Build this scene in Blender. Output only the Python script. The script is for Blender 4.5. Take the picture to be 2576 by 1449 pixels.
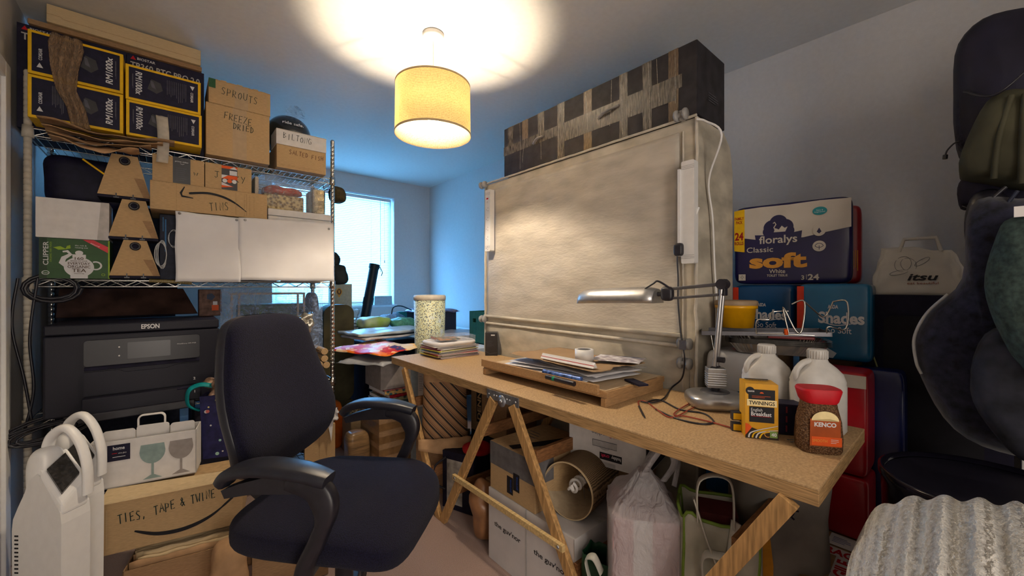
import bpy, bmesh, math, random
from mathutils import Vector, Matrix, noise, Euler
R = math.radians
for o in list(bpy.data.objects): bpy.data.objects.remove(o)
SC = bpy.context.scene
COL = SC.collection

# ------------------------------------------------------------------ camera
HC = 1.16; AZ = R(40.8); FP = 1000.0
cam = bpy.data.cameras.new('camera'); cam.sensor_width = 36; cam.lens = 36*FP/2576; cam.clip_start = .02
co = bpy.data.objects.new('camera', cam); COL.objects.link(co)
co.location = (0, 0, HC); co.rotation_euler = (R(90), 0, -AZ)
SC.camera = co
SC.view_settings.view_transform = 'Standard'; SC.view_settings.look = 'None'
SC.view_settings.gamma = 1; SC.view_settings.use_curve_mapping = False
SC.view_settings.exposure = 0.42
# ------------------------------------------------------------------ world and lights
w = bpy.data.worlds.new('world'); SC.world = w; w.use_nodes = True
w.node_tree.nodes['Background'].inputs[0].default_value = (.25, .5, 1, 1)
w.node_tree.nodes['Background'].inputs[1].default_value = 1.0
def lamp(name, kind, loc, energy, color, rot=(0, 0, 0), **k):
    l = bpy.data.lights.new(name, kind); l.energy = energy; l.color = color
    for a, v in k.items(): setattr(l, a, v)
    o = bpy.data.objects.new(name, l); COL.objects.link(o); o.location = loc; o.rotation_euler = rot
    return o
WX0, WX1, WZ0, WZ1 = .75, 1.98, .97, 2.20       # window opening in the far wall
CEIL, XL, XR, YF, YB = 2.40, -.50, 2.44, 4.39, -1.25
PEND = (.977, 1.72)
# the filament of the pendant bulb, and the blue evening daylight entering at the window
lamp('pendant_light', 'POINT', (PEND[0], PEND[1], 2.02), 165, (1, .82, .60), shadow_soft_size=.035)
lamp('window_daylight', 'AREA', ((WX0+WX1)/2, YF+.085, (WZ0+WZ1)/2), 98, (.14, .47, 1), rot=(R(-90), 0, 0), shape='RECTANGLE', size=WX1-WX0-.1, size_y=WZ1-WZ0-.1)
# added fill light, no visible lamp, in the doorway behind the camera
lamp('doorway_fill', 'AREA', (.1, YB-.10, 1.15), 25, (1, .88, .76), rot=(R(90), 0, 0), shape='RECTANGLE', size=.76, size_y=1.8)

# ------------------------------------------------------------------ helpers: pixel of the photo -> point on a plane of the room
SA, CA = math.sin(AZ), math.cos(AZ)
def _t(px): return (px-1288)/FP
def onY(px, py, Y):
    t = _t(px); d = Y/(CA-t*SA); return Vector((d*(SA+t*CA), Y, HC-(py-724.5)/FP*d))
def onX(px, py, X):
    t = _t(px); d = X/(SA+t*CA); return Vector((X, d*(CA-t*SA), HC-(py-724.5)/FP*d))
def onZ(px, py, Z):
    t = _t(px); d = (HC-Z)*FP/(py-724.5); return Vector((d*(SA+t*CA), d*(CA-t*SA), Z))
def atD(px, py, d):
    t = _t(px); return Vector((d*(SA+t*CA), d*(CA-t*SA), HC-(py-724.5)/FP*d))
def pX(px, Y): return onY(px, 724, Y).x
def pY(px, X): return onX(px, 724, X).y
# ------------------------------------------------------------------ materials
MATS = {}
def mat(name, c, rough=.7, metal=0, var=.08, scale=40, bump=.0, bscale=None, stretch=(1, 1, 1), kind='noise', c2=None, trans=0, alpha=1, emit=None, es=1, sheen=0, coat=0, transl=0):
    if name in MATS: return MATS[name]
    m = bpy.data.materials.new(name); m.use_nodes = True; nt = m.node_tree; N = nt.nodes; L = nt.links
    b = N['Principled BSDF']
    tc = N.new('ShaderNodeTexCoord'); mp = N.new('ShaderNodeMapping'); L.new(tc.outputs['Object'], mp.inputs[0])
    mp.inputs['Scale'].default_value = stretch
    if kind == 'wave':
        t = N.new('ShaderNodeTexWave'); t.inputs['Scale'].default_value = scale; t.inputs['Distortion'].default_value = 2.5; t.inputs['Detail'].default_value = 2
        fac = t.outputs['Fac']
    elif kind == 'voronoi':
        t = N.new('ShaderNodeTexVoronoi'); t.inputs['Scale'].default_value = scale; fac = t.outputs['Distance']
    else:
        t = N.new('ShaderNodeTexNoise'); t.inputs['Scale'].default_value = scale; t.inputs['Detail'].default_value = 4; fac = t.outputs['Fac']
    L.new(mp.outputs[0], t.inputs['Vector'])
    cr = N.new('ShaderNodeValToRGB')
    lo = [max(0, x*(1-var*2)) for x in c] if c2 is None else c2; hi = [min(1, x*(1+var)) for x in c]
    cr.color_ramp.elements[0].position = .3; cr.color_ramp.elements[1].position = .7
    cr.color_ramp.elements[0].color = (*lo, 1); cr.color_ramp.elements[1].color = (*hi, 1)
    L.new(fac, cr.inputs[0]); L.new(cr.outputs[0], b.inputs['Base Color'])
    b.inputs['Roughness'].default_value = rough; b.inputs['Metallic'].default_value = metal
    b.inputs['Specular IOR Level'].default_value = .5 if rough < .45 or metal else .25
    if trans: b.inputs['Transmission Weight'].default_value = trans
    if coat: b.inputs['Coat Weight'].default_value = coat
    if sheen: b.inputs['Sheen Weight'].default_value = sheen
    if alpha < 1: b.inputs['Alpha'].default_value = alpha
    if emit: b.inputs['Emission Color'].default_value = (*emit, 1); b.inputs['Emission Strength'].default_value = es
    if bump:
        bp = N.new('ShaderNodeBump'); bp.inputs['Strength'].default_value = bump; bp.inputs['Distance'].default_value = .004
        if bscale:
            t2 = N.new('ShaderNodeTexNoise'); t2.inputs['Scale'].default_value = bscale; t2.inputs['Detail'].default_value = 3
            L.new(mp.outputs[0], t2.inputs['Vector']); L.new(t2.outputs['Fac'], bp.inputs['Height'])
        else: L.new(fac, bp.inputs['Height'])
        L.new(bp.outputs[0], b.inputs['Normal'])
    if transl:
        tr = N.new('ShaderNodeBsdfTranslucent'); L.new(cr.outputs[0], tr.inputs[0]); mx = N.new('ShaderNodeMixShader'); mx.inputs[0].default_value = transl
        L.new(b.outputs[0], mx.inputs[1]); L.new(tr.outputs[0], mx.inputs[2]); L.new(mx.outputs[0], N['Material Output'].inputs[0])
    MATS[name] = m
    return m
def srgb(r, g, b):
    f = lambda v: (v/255/12.92) if v/255 <= .04045 else ((v/255+.055)/1.055)**2.4
    return (f(r), f(g), f(b))
wall_m = mat('wall_paint', (.60, .58, .56), .9, var=.02, scale=60, bump=.12, bscale=260)
ceil_m = mat('ceiling_paint', (.66, .64, .60), .92, var=.02, scale=40, bump=.06, bscale=200)
carpet = mat('carpet', (.42, .29, .25), .98, var=.22, scale=420, bump=.8, sheen=.2)
white_pl = mat('white_plastic', (.72, .71, .70), .42, var=.02)
white_tr = mat('white_gloss_trim', (.74, .74, .74), .35, var=.02)
card = mat('cardboard', (.46, .31, .16), .85, var=.09, scale=55, stretch=(1, 1, 9), bump=.12)
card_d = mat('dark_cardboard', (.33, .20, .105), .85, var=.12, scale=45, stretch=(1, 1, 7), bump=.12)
card_l = mat('light_cardboard', (.55, .42, .25), .85, var=.06, scale=55, stretch=(1, 1, 9), bump=.1)
card_e = mat('cardboard_edge', (.34, .22, .11), .9, var=.3, scale=300)
wht_card = mat('white_card', (.66, .64, .63), .7, var=.04, scale=30)
paper = mat('white_paper', (.70, .69, .71), .75, var=.03, scale=9, bump=.25, bscale=7)
kraft = mat('kraft_paper', (.42, .25, .13), .8, var=.15, scale=14, bump=.5, bscale=18)
ink = mat('black_ink', (.012, .012, .016), .6, var=.1)
pen = mat('green_black_marker', (.015, .03, .025), .6, var=.1)
navy = mat('near_black_navy', (.010, .009, .030), .55, var=.2)
blk = mat('black_plastic', (.014, .013, .020), .38, var=.15)
blk_m = mat('matt_black', (.009, .008, .024), .75, var=.2)
fab_b = mat('black_fabric', (.011, .010, .020), .95, var=.35, scale=330, bump=.7, sheen=.25)
chrome = mat('chrome', (.62, .60, .56), .22, 1, var=.05)
cream = mat('cream_post', (.55, .50, .42), .5, var=.06)
alu = mat('silver_metal', (.50, .50, .51), .33, .85, var=.05)
alu_d = mat('dark_silver_metal', (.16, .16, .18), .35, .8, var=.05)
steel = mat('galvanised_steel', (.34, .36, .40), .4, .8, var=.15, scale=50)
yellow = mat('yellow_print', srgb(225, 178, 20), .5, var=.05)
wprint = mat('white_print', (.62, .62, .64), .6, var=.02)
gprint = mat('grey_print', (.10, .10, .12), .6, var=.1)
tape_b = mat('brown_parcel_tape', (.22, .12, .05), .28, var=.15, scale=20)
tape_c = mat('clear_parcel_tape', (.33, .30, .26), .25, var=.25, scale=30, stretch=(1, 1, 4))
red = mat('red_print', srgb(178, 20, 32), .5, var=.06)
blue = mat('blue_print', srgb(20, 60, 140), .5, var=.08)
green = mat('green_print', srgb(52, 84, 50), .5, var=.06)
lime = mat('lime_print', srgb(140, 170, 50), .6, var=.08)
gold = mat('gold_print', srgb(215, 150, 60), .5, var=.05)
orange = mat('orange_print', srgb(215, 85, 25), .5, var=.05)
teal = mat('teal', srgb(20, 120, 120), .6, var=.1)
pine = mat('pine_wood', (.50, .29, .115), .6, var=.22, scale=9, stretch=(14, 14, 1.2), kind='noise', bump=.15)
pine_l = mat('light_pine_wood', (.62, .44, .20), .6, var=.15, scale=9, stretch=(1, 14, 14), bump=.1)
beech = mat('beech_wood', (.40, .235, .11), .5, var=.12, scale=20, stretch=(12, 1.5, 12), bump=.08)
beech_l = mat('pale_beech_wood', (.60, .45, .28), .5, var=.08, scale=16, stretch=(8, 1, 8), bump=.05)
chip = mat('hardboard_top', (.49, .33, .175), .6, var=.15, scale=170, c2=(.35, .225, .11), bump=.1)
clearp = None
def film(name, tint, mix=.30, rough=.15):
    m = bpy.data.materials.new(name); m.use_nodes = True; N = m.node_tree.nodes; L = m.node_tree.links
    b = N['Principled BSDF']; b.inputs['Base Color'].default_value = (*tint, 1); b.inputs['Roughness'].default_value = rough
    n = N.new('ShaderNodeTexNoise'); n.inputs['Scale'].default_value = 14; n.inputs['Detail'].default_value = 5; n.inputs['Distortion'].default_value = 1.5
    mr = N.new('ShaderNodeMapRange'); mr.inputs[1].default_value = .35; mr.inputs[2].default_value = .75; mr.inputs[3].default_value = mix*.4; mr.inputs[4].default_value = min(1, mix*1.8)
    L.new(n.outputs['Fac'], mr.inputs[0]); bp = N.new('ShaderNodeBump'); bp.inputs['Distance'].default_value = .01; L.new(n.outputs['Fac'], bp.inputs['Height']); L.new(bp.outputs[0], b.inputs['Normal'])
    t = N.new('ShaderNodeBsdfTransparent'); mx = N.new('ShaderNodeMixShader'); L.new(mr.outputs[0], mx.inputs[0])
    L.new(t.outputs[0], mx.inputs[1]); L.new(b.outputs[0], mx.inputs[2]); L.new(mx.outputs[0], N['Material Output'].inputs[0])
    return m
clearp = film('clear_plastic_film', (.75, .76, .78), .22)
bluep = film('bluish_plastic_film', (.35, .48, .75), .35)
glass = film('window_glass', (.8, .9, .95), .06, .03)

# ------------------------------------------------------------------ mesh collector
class Fr:
    def __init__(s, o, ux, uy): s.o = Vector(o); s.ux = Vector(ux).normalized(); s.uy = Vector(uy).normalized(); s.n = s.ux.cross(s.uy)
    def p(s, u, v, off=0): return s.o+s.ux*u+s.uy*v+s.n*off
def front(x=0, y=0, z=0): return Fr((x, y, z), (1, 0, 0), (0, 0, 1))
def rside(x, y=0, z=0): return Fr((x, y, z), (0, 1, 0), (0, 0, 1))
def lside(x, y, z=0): return Fr((x, y, z), (0, -1, 0), (0, 0, 1))
def top(z, x=0, y=0): return Fr((x, y, z), (1, 0, 0), (0, 1, 0))
HAND = {'A': [[(0,0),(.45,1),(.9,0)],[(.2,.4),(.75,.4)]], 'B': [[(0,0),(0,1),(.6,.85),(.1,.55),(.7,.3),(0,0)]], 'C': [[(.8,.85),(.3,1),(0,.5),(.3,0),(.8,.1)]],
 'D': [[(.1,0),(.1,1)],[(0,1),(.6,.85),(.8,.45),(.5,.1),(0,0)]], 'E': [[(.8,1),(.05,.95),(0,0),(.8,.05)],[(0,.5),(.65,.52)]], 'F': [[(.8,1),(.05,.95),(0,0)],[(0,.5),(.65,.52)]],
 'G': [[(.8,.85),(.3,1),(0,.5),(.3,0),(.8,.1),(.8,.45),(.5,.45)]], 'H': [[(0,0),(0,1)],[(.75,0),(.75,1)],[(0,.5),(.75,.5)]], 'I': [[(.3,0),(.35,1)]], 'J': [[(0,1),(.9,1)],[(.5,1),(.5,.15),(.2,0),(0,.2)]],
 'K': [[(0,0),(0,1)],[(.7,1),(0,.45),(.75,0)]], 'L': [[(.05,1),(0,0),(.7,.03)]], 'M': [[(0,0),(.1,1),(.45,.3),(.8,1),(.9,0)]], 'N': [[(0,0),(.05,1),(.75,0),(.8,1)]],
 'O': [[(.4,.9),(.05,.6),(.15,.1),(.55,.05),(.8,.5),(.6,.9),(.4,.9)]], 'P': [[(0,0),(.05,1),(.7,.85),(.6,.5),(.05,.45)]], 'R': [[(0,0),(.05,1),(.65,.85),(.55,.5),(.05,.48),(.8,0)]],
 'S': [[(.75,.9),(.3,1),(.05,.75),(.65,.35),(.5,.05),(0,.1)]], 'T': [[(0,.97),(.9,1)],[(.45,1),(.4,0)]], 'U': [[(0,1),(.05,.2),(.4,0),(.75,.2),(.8,1)]], 'W': [[(0,1),(.2,0),(.45,.7),(.7,0),(.95,1)]],
 'Y': [[(0,1),(.4,.5)],[(.85,1),(.25,-.1)]], 'Z': [[(0,1),(.8,1),(0,0),(.85,0)]], '&': [[(.9,0),(.2,.8),(.4,1),(.6,.75),(.05,.25),(.3,0),(.85,.45)]], ',': [[(.3,.12),(.15,-.2)]], ' ': [], 'X': [[(0,0),(.8,1)],[(0,1),(.8,0)]]}
_tc = {}
def text_geo(s, shear=0, bold=0):
    k = (s, shear, bold)
    if k in _tc: return _tc[k]
    c = bpy.data.curves.new('t', 'FONT'); c.body = s; c.size = 1; c.shear = shear; c.offset = bold; c.resolution_u = 3; c.align_x = 'LEFT'
    o = bpy.data.objects.new('t', c); COL.objects.link(o); bpy.context.view_layer.update()
    me = bpy.data.meshes.new_from_object(o.evaluated_get(bpy.context.evaluated_depsgraph_get()))
    vs = [(v.co.x, v.co.y) for v in me.vertices]; fs = [tuple(p.vertices) for p in me.polygons]
    bpy.data.objects.remove(o); bpy.data.curves.remove(c); bpy.data.meshes.remove(me)
    if vs:
        x0 = min(v[0] for v in vs); x1 = max(v[0] for v in vs)
        vs = [(v[0]-x0, v[1]) for v in vs]
        _tc[k] = (vs, fs, x1-x0)
    else: _tc[k] = ([], [], 1)
    return _tc[k]
class MB:
    def __init__(s): s.v = []; s.f = []; s.mi = []; s.sm = []; s.mats = []; s.k = 0
    def m(s, mt):
        if mt not in s.mats: s.mats.append(mt)
        return s.mats.index(mt)
    def add(s, vs, fs, mt, smooth=False):
        b = len(s.v); s.v += [tuple(v) for v in vs]; i = s.m(mt)
        for f in fs: s.f.append(tuple(b+j for j in f)); s.mi.append(i); s.sm.append(smooth)
        return s
    def box(s, x0, x1, y0, y1, z0, z1, mt, M=None):
        vs = [Vector((x, y, z)) for z in (z0, z1) for y in (y0, y1) for x in (x0, x1)]
        if M is not None: vs = [M @ v for v in vs]
        return s.add(vs, [(0,2,3,1),(4,5,7,6),(0,1,5,4),(2,6,7,3),(0,4,6,2),(1,3,7,5)], mt)
    def hexa(s, b, t, mt):   # bottom quad, top quad (counter-clockwise from above)
        return s.add(list(b)+list(t), [(3,2,1,0),(4,5,6,7),(0,1,5,4),(1,2,6,5),(2,3,7,6),(3,0,4,7)], mt)
    def prism(s, pts, y0, y1, mt, fr=None, smooth=False):  # outline in a frame, extruded backwards
        fr = fr or front(); n = len(pts)
        vs = [fr.p(u, v, -y0) for u, v in pts]+[fr.p(u, v, -y1) for u, v in pts]
        s.add(vs, [tuple(range(n)), tuple(range(2*n-1, n-1, -1))], mt)
        s.add(vs, [(i, n+i, n+(i+1) % n, (i+1) % n) for i in range(n)], mt, smooth)
        return s
    def tube(s, pts, r, mt, n=8, close=False, cap=True, flat=1):
        pts = [Vector(p) for p in pts]; N = len(pts)
        rs = r if isinstance(r, (list, tuple)) else [r]*N
        vs = []; up = None
        for i, p in enumerate(pts):
            a = pts[(i-1) % N] if (i or close) else p; b = pts[(i+1) % N] if (i < N-1 or close) else p
            t = (b-a); t = t.normalized() if t.length > 1e-9 else Vector((0, 0, 1))
            if up is None: up = Vector((0, 0, 1)) if abs(t.z) < .9 else Vector((1, 0, 0))
            x = t.cross(up)
            if x.length < 1e-5: x = t.cross(Vector((1, .3, .2)))
            x.normalize(); y = x.cross(t).normalized(); up = y
            for k in range(n):
                a2 = 2*math.pi*k/n; vs.append(p+x*math.cos(a2)*rs[i]+y*math.sin(a2)*rs[i]*flat)
        fs = []
        for i in range(N if close else N-1):
            for k in range(n):
                k2 = (k+1) % n; j = (i+1) % N; fs.append((i*n+k, i*n+k2, j*n+k2, j*n+k))
        s.add(vs, fs, mt, True)
        if cap and not close: s.add(vs, [tuple(range(n-1, -1, -1)), tuple((N-1)*n+k for k in range(n))], mt)
        return s
    def cyl(s, p0, p1, r, mt, n=16, r1=None): return s.tube([p0, p1], [r, r if r1 is None else r1], mt, n)
    def lathe(s, prof, mt, c=(0, 0, 0), n=28, M=None, sx=1, sy=1, capb=False, capt=False):
        vs = []; c = Vector(c)
        for r, z in prof:
            for k in range(n):
                a = 2*math.pi*k/n; q = Vector((r*math.cos(a)*sx, r*math.sin(a)*sy, z)); vs.append((M @ q if M else q)+c)
        fs = [(i*n+k, i*n+(k+1) % n, (i+1)*n+(k+1) % n, (i+1)*n+k) for i in range(len(prof)-1) for k in range(n)]
        s.add(vs, fs, mt, True)
        if capb: s.add(vs, [tuple(range(n-1, -1, -1))], mt)
        if capt: s.add(vs, [tuple((len(prof)-1)*n+k for k in range(n))], mt)
        return s
    def grid(s, fn, nu, nv, mt, smooth=True, flip=False):
        vs = [fn(i/nu, j/nv) for j in range(nv+1) for i in range(nu+1)]
        W = nu+1; fs = []
        for j in range(nv):
            for i in range(nu):
                f = (j*W+i, j*W+i+1, (j+1)*W+i+1, (j+1)*W+i); fs.append(f[::-1] if flip else f)
        return s.add(vs, fs, mt, smooth)
    def lump(s, c, rad, mt, e=1.0, amp=.0, ns=6, seed=0, nu=36, nv=20, M=None, taper=0, fn=None):
        c = Vector(c); vs = []
        sg = lambda v, p: math.copysign(abs(v)**p, v)
        for j in range(nv+1):
            ph = -math.pi/2+math.pi*j/nv
            for i in range(nu):
                th = 2*math.pi*i/nu
                q = Vector((sg(math.cos(ph), e)*sg(math.cos(th), e)*rad[0], sg(math.cos(ph), e)*sg(math.sin(th), e)*rad[1], sg(math.sin(ph), e)*rad[2]))
                k = 1-taper*(q.z/rad[2]+1)/2; q.x *= k; q.y *= k
                if fn: q = fn(q)
                if amp: q += q.normalized()*amp*noise.noise(q*ns+Vector((seed*7.1, seed*3.3, seed)))*1.0
                vs.append(c+(M @ q if M else q))
        fs = [(j*nu+i, j*nu+(i+1) % nu, (j+1)*nu+(i+1) % nu, (j+1)*nu+i) for j in range(nv) for i in range(nu)]
        return s.add(vs, fs, mt, True)
    # --- printing on a face frame
    def _o(s): s.k += 1; return .0005+.00012*s.k
    def poly(s, fr, pts, mt):
        o = s._o(); return s.add([fr.p(u, v, o) for u, v in pts], [tuple(range(len(pts)))], mt)
    def rect(s, fr, u0, v0, u1, v1, mt): return s.poly(fr, [(u0, v0), (u1, v0), (u1, v1), (u0, v1)], mt)
    def disc(s, fr, u, v, ru, rv, mt, n=28, a0=0, a1=360):
        return s.poly(fr, [(u+ru*math.cos(R(a0+(a1-a0)*k/n)), v+rv*math.sin(R(a0+(a1-a0)*k/n))) for k in range(n if a1-a0 == 360 else n+1)], mt)
    def stroke(s, fr, pts, wd, mt, close=False):
        o = s._o(); P = [Vector((p[0], p[1])) for p in pts]
        if close: P.append(P[0])
        vs = []; n = len(P)
        ws = wd if isinstance(wd, (list, tuple)) else [wd]*n
        for i in range(n):
            a = P[max(i-1, 0)]; b = P[min(i+1, n-1)]; t = (b-a)
            if t.length < 1e-9: t = Vector((1, 0))
            t.normalize(); q = Vector((-t.y, t.x))*ws[i]/2
            vs += [fr.p(*(P[i]+q), o), fr.p(*(P[i]-q), o)]
        return s.add(vs, [(2*i+1, 2*i+3, 2*i+2, 2*i) for i in range(n-1)], mt)
    def text(s, fr, u, v, st, h, mt, w=None, rot=0, shear=0, bold=0, align='c'):
        vs, fs, tw = text_geo(st, shear, bold); sc = h/.72; sx = (w/tw if w else sc)
        W = tw*sx; o = s._o(); ca, sa = math.cos(R(rot)), math.sin(R(rot)); off = {'c': -W/2, 'l': 0, 'r': -W}[align]
        out = []
        for x, y in vs:
            x = x*sx+off; y = y*sc-h/2; out.append(fr.p(u+x*ca-y*sa, v+x*sa+y*ca, o))
        return s.add(out, fs, mt)
    def hand(s, fr, u, v, st, h, w, mt, th=.004, rot=0):
        n = len(st); cw = w/n; ca, sa = math.cos(R(rot)), math.sin(R(rot)); rnd = random.Random(st)
        for i, ch in enumerate(st):
            jy = rnd.uniform(-.1, .1)*h
            for stn in HAND.get(ch, []):
                pts = []
                for a, b in stn:
                    x = -w/2+(i+a*.82)*cw; y = (b-.5)*h+jy+b*.05*h; pts.append((u+x*ca-y*sa, v+x*sa+y*ca))
                s.stroke(fr, pts, th, mt)
        return s
    def lines(s, fr, u0, v0, u1, v1, n, mt, th=.0012, seed=1, vertical=False):
        rnd = random.Random(seed)
        for i in range(n):
            f = (i+.5)/n; l = rnd.uniform(.6, 1)
            if vertical: x = u0+(u1-u0)*f; s.rect(fr, x-th/2, v0+(v1-v0)*(1-l), x+th/2, v1, mt)
            else: y = v0+(v1-v0)*f; s.rect(fr, u0, y-th/2, u0+(u1-u0)*l, y+th/2, mt)
        return s
    def build(s, name, parent=None, bevel=0, subsurf=0, solid=0, loc=None, rot=None, label=None, seg=2):
        me = bpy.data.meshes.new(name); me.from_pydata(s.v, [], s.f)
        for mt in s.mats: me.materials.append(mt)
        me.polygons.foreach_set('material_index', s.mi); me.polygons.foreach_set('use_smooth', s.sm); me.update()
        o = bpy.data.objects.new(name, me); COL.objects.link(o)
        if parent: o.parent = parent
        if loc is not None: o.location = loc
        if rot is not None: o.rotation_euler = (0, 0, R(rot)) if isinstance(rot, (int, float)) else rot
        if label: o['label'] = label
        if solid: md = o.modifiers.new('s', 'SOLIDIFY'); md.thickness = solid; md.offset = 0
        if bevel: md = o.modifiers.new('b', 'BEVEL'); md.width = bevel; md.segments = seg; md.limit_method = 'ANGLE'; md.angle_limit = R(40)
        if subsurf: md = o.modifiers.new('u', 'SUBSURF'); md.levels = subsurf; md.render_levels = subsurf
        return o
def tag(o, label, cat, group=None):
    o['label'] = label; o['category'] = cat
    if group: o['group'] = group
    return o
def thing(name, label, cat, loc=(0, 0, 0), rot=0, group=None):
    o = bpy.data.objects.new(name, None); COL.objects.link(o); o.location = loc
    o.rotation_euler = (0, 0, R(rot)) if isinstance(rot, (int, float)) else rot
    o.empty_display_size = .05
    return tag(o, label, cat, group)
def struct(o): o['kind'] = 'structure'; return o
def cb(w, d, h, mt=None, tape=None, seam=True, ft=None):   # closed carton: local x 0..w, y 0..d, z 0..h, front at y = 0
    m = MB(); mt = mt or card; m.box(0, w, 0, d, 0, h, mt)
    t = top(h)
    if seam: m.rect(t, 0, d/2-.0015, w, d/2+.0015, card_e)
    if tape: m.rect(t, 0, d/2-.025, w, d/2+.025, tape)
    if ft: m.rect(front(), w*.42, 0, w*.58, h, ft)
    return m
def arc(cx, cy, r, a0, a1, n=10, ry=None):
    ry = ry or r; return [(cx+r*math.cos(R(a0+(a1-a0)*k/n)), cy+ry*math.sin(R(a0+(a1-a0)*k/n))) for k in range(n+1)]
def rrect(x0, y0, x1, y1, r, n=5):
    return arc(x1-r, y0+r, r, -90, 0, n)+arc(x1-r, y1-r, r, 0, 90, n)+arc(x0+r, y1-r, r, 90, 180, n)+arc(x0+r, y0+r, r, 180, 270, n)
def spline(pts, n=8, close=False):
    P = [Vector(p) for p in pts]; out = []; N = len(P)
    rng = range(N if close else N-1)
    for i in rng:
        if close: a, b, c, d = P[(i-1) % N], P[i], P[(i+1) % N], P[(i+2) % N]
        else: a, b, c, d = P[max(i-1, 0)], P[i], P[i+1], P[min(i+2, N-1)]
        for k in range(n):
            t = k/n; out.append(.5*((2*b)+(c-a)*t+(2*a-5*b+4*c-d)*t*t+(3*b-a-3*c+d)*t**3))
    if not close: out.append(P[-1])
    return out
def nz(x, y=0, z=0, s=1): return noise.noise(Vector((x*s, y*s, z*s)))

# ------------------------------------------------------------------ room shell
T = .12
def sbox(name, x0, x1, y0, y1, z0, z1, mt, **k):
    m = MB(); m.box(x0, x1, y0, y1, z0, z1, mt); return struct(m.build(name, **k))
sbox('floor', XL-T, XR+T, YB-.9, YF+T, -.1, 0, carpet)
sbox('ceiling', XL-T, XR+T, YB-.9, YF+T+.3, CEIL, CEIL+.1, ceil_m)
sbox('wall_right', XR, XR+T, YB-.9, YF+T, 0, CEIL, wall_m)
sbox('wall_left', XL-T, XL, YB-.9, YF+T, 0, CEIL, wall_m)
m = MB()
m.box(XL, WX0, YF, YF+.25, 0, CEIL, wall_m); m.box(WX1, XR, YF, YF+.25, 0, CEIL, wall_m)
m.box(WX0, WX1, YF, YF+.25, 0, WZ0, wall_m); m.box(WX0, WX1, YF, YF+.25, WZ1, CEIL, wall_m)
struct(m.build('wall_far'))
m = MB(); m.box(XL, -.33, YB-.12, YB, 0, CEIL, wall_m); m.box(.53, XR, YB-.12, YB, 0, CEIL, wall_m); m.box(-.33, .53, YB-.12, YB, 2.02, CEIL, wall_m)
struct(m.build('wall_near'))
sbox('wall_landing', XL-T, XR+T, YB-.95, YB-.9, 0, CEIL, wall_m)
m = MB(); bh = .07
m.box(XR-.015, XR, YB, YF, 0, bh, white_tr); struct(m.build('baseboard_right', bevel=.003))
m = MB(); m.box(XL, XR-.015, YF-.015, YF, 0, bh, white_tr); struct(m.build('baseboard_far', bevel=.003))
m = MB(); m.box(XL, XL+.015, 2.62, YF-.015, 0, bh, white_tr); struct(m.build('baseboard_left', bevel=.003))
# white architrave on the left wall at the edge of the picture
m = MB(); m.box(XL, XL+.018, 2.47, 2.535, 0, 2.05, white_tr); m.box(XL, XL+.018, 1.65, 2.47, 1.985, 2.05, white_tr); m.box(XL, XL+.018, 1.65, 1.715, 0, 1.985, white_tr); struct(m.build('trim_1', bevel=.004))
m = MB(); m.box(XL, XL+.006, 1.715, 2.47, 0, 1.985, white_tr); struct(m.build('door_1'))
# ------------------------------------------------------------------ window
wr = bpy.data.objects.new('window_1', None); COL.objects.link(wr); wr.location = ((WX0+WX1)/2, YF+.1, WZ0); struct(wr)
hw = (WX1-WX0)/2; hh = WZ1-WZ0
m = MB(); fw = .06
for x0, x1, z0, z1 in ((-hw, -hw+fw, 0, hh), (hw-fw, hw, 0, hh), (-hw+fw, hw-fw, 0, fw), (-hw+fw, hw-fw, hh-fw, hh), (.2, .2+fw*.9, fw, hh-fw)):
    m.box(x0, x1, 0, .05, z0, z1, white_tr)
m.build('window_frame', wr, bevel=.006)
m = MB(); m.box(-hw+fw, .2, .02, .026, fw, hh-fw, glass); m.box(.2+fw*.9, hw-fw, .02, .026, fw, hh-fw, glass); m.build('window_pane', wr)
m = MB(); m.box(-hw-.03, hw+.03, -.125, 0, -.025, 0, white_tr); m.build('window_sill', wr, bevel=.005)
# venetian blind hung in the reveal
slat_m = mat('blind_slat', (.74, .80, .78), .5, var=.02, transl=.20)
bl = thing('venetian_blind', 'white slatted venetian blind, closed over the window in the far wall', 'blind', ((WX0+WX1)/2, YF+.055, WZ0+.02))
m = MB(); bw = hw-.035; H = hh-.06; N = 58
for i in range(N):
    z = .03+(H-.05)*i/N; a = R(58); dx = math.cos(a)*.0125; dz = math.sin(a)*.0125
    P = [(-bw, -dx, z-dz), (bw, -dx, z-dz), (bw, 0, z+.0015), (-bw, 0, z+.0015), (bw, dx, z+dz), (-bw, dx, z+dz)]
    m.add(P, [(0, 1, 2, 3), (3, 2, 4, 5)], slat_m, True)
m.build('slat', bl)
m = MB(); m.box(-bw-.005, bw+.005, -.02, .012, H-.005, H+.03, white_pl); m.build('head_rail', bl, bevel=.003)
m = MB(); m.box(-bw, bw, -.012, .012, 0, .016, white_pl); m.build('bottom_rail', bl, bevel=.003)
m = MB(); x = bw*.8
for k in range(150): pass
m.tube([(x, -.022, H), (x+.003, -.022, .35)], .0035, white_pl, 6)
for xx in (-bw*.8, -bw*.1, bw*.62): m.tube([(xx, -.0175, H), (xx, -.0175, .01)], .0012, white_pl, 4)
m.tube([(bw*.88, -.025, H), (bw*.885, -.025, .5), (bw*.885, -.025, .46)], [.0012, .0012, .006], gprint, 6)
m.build('cord', bl)
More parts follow.
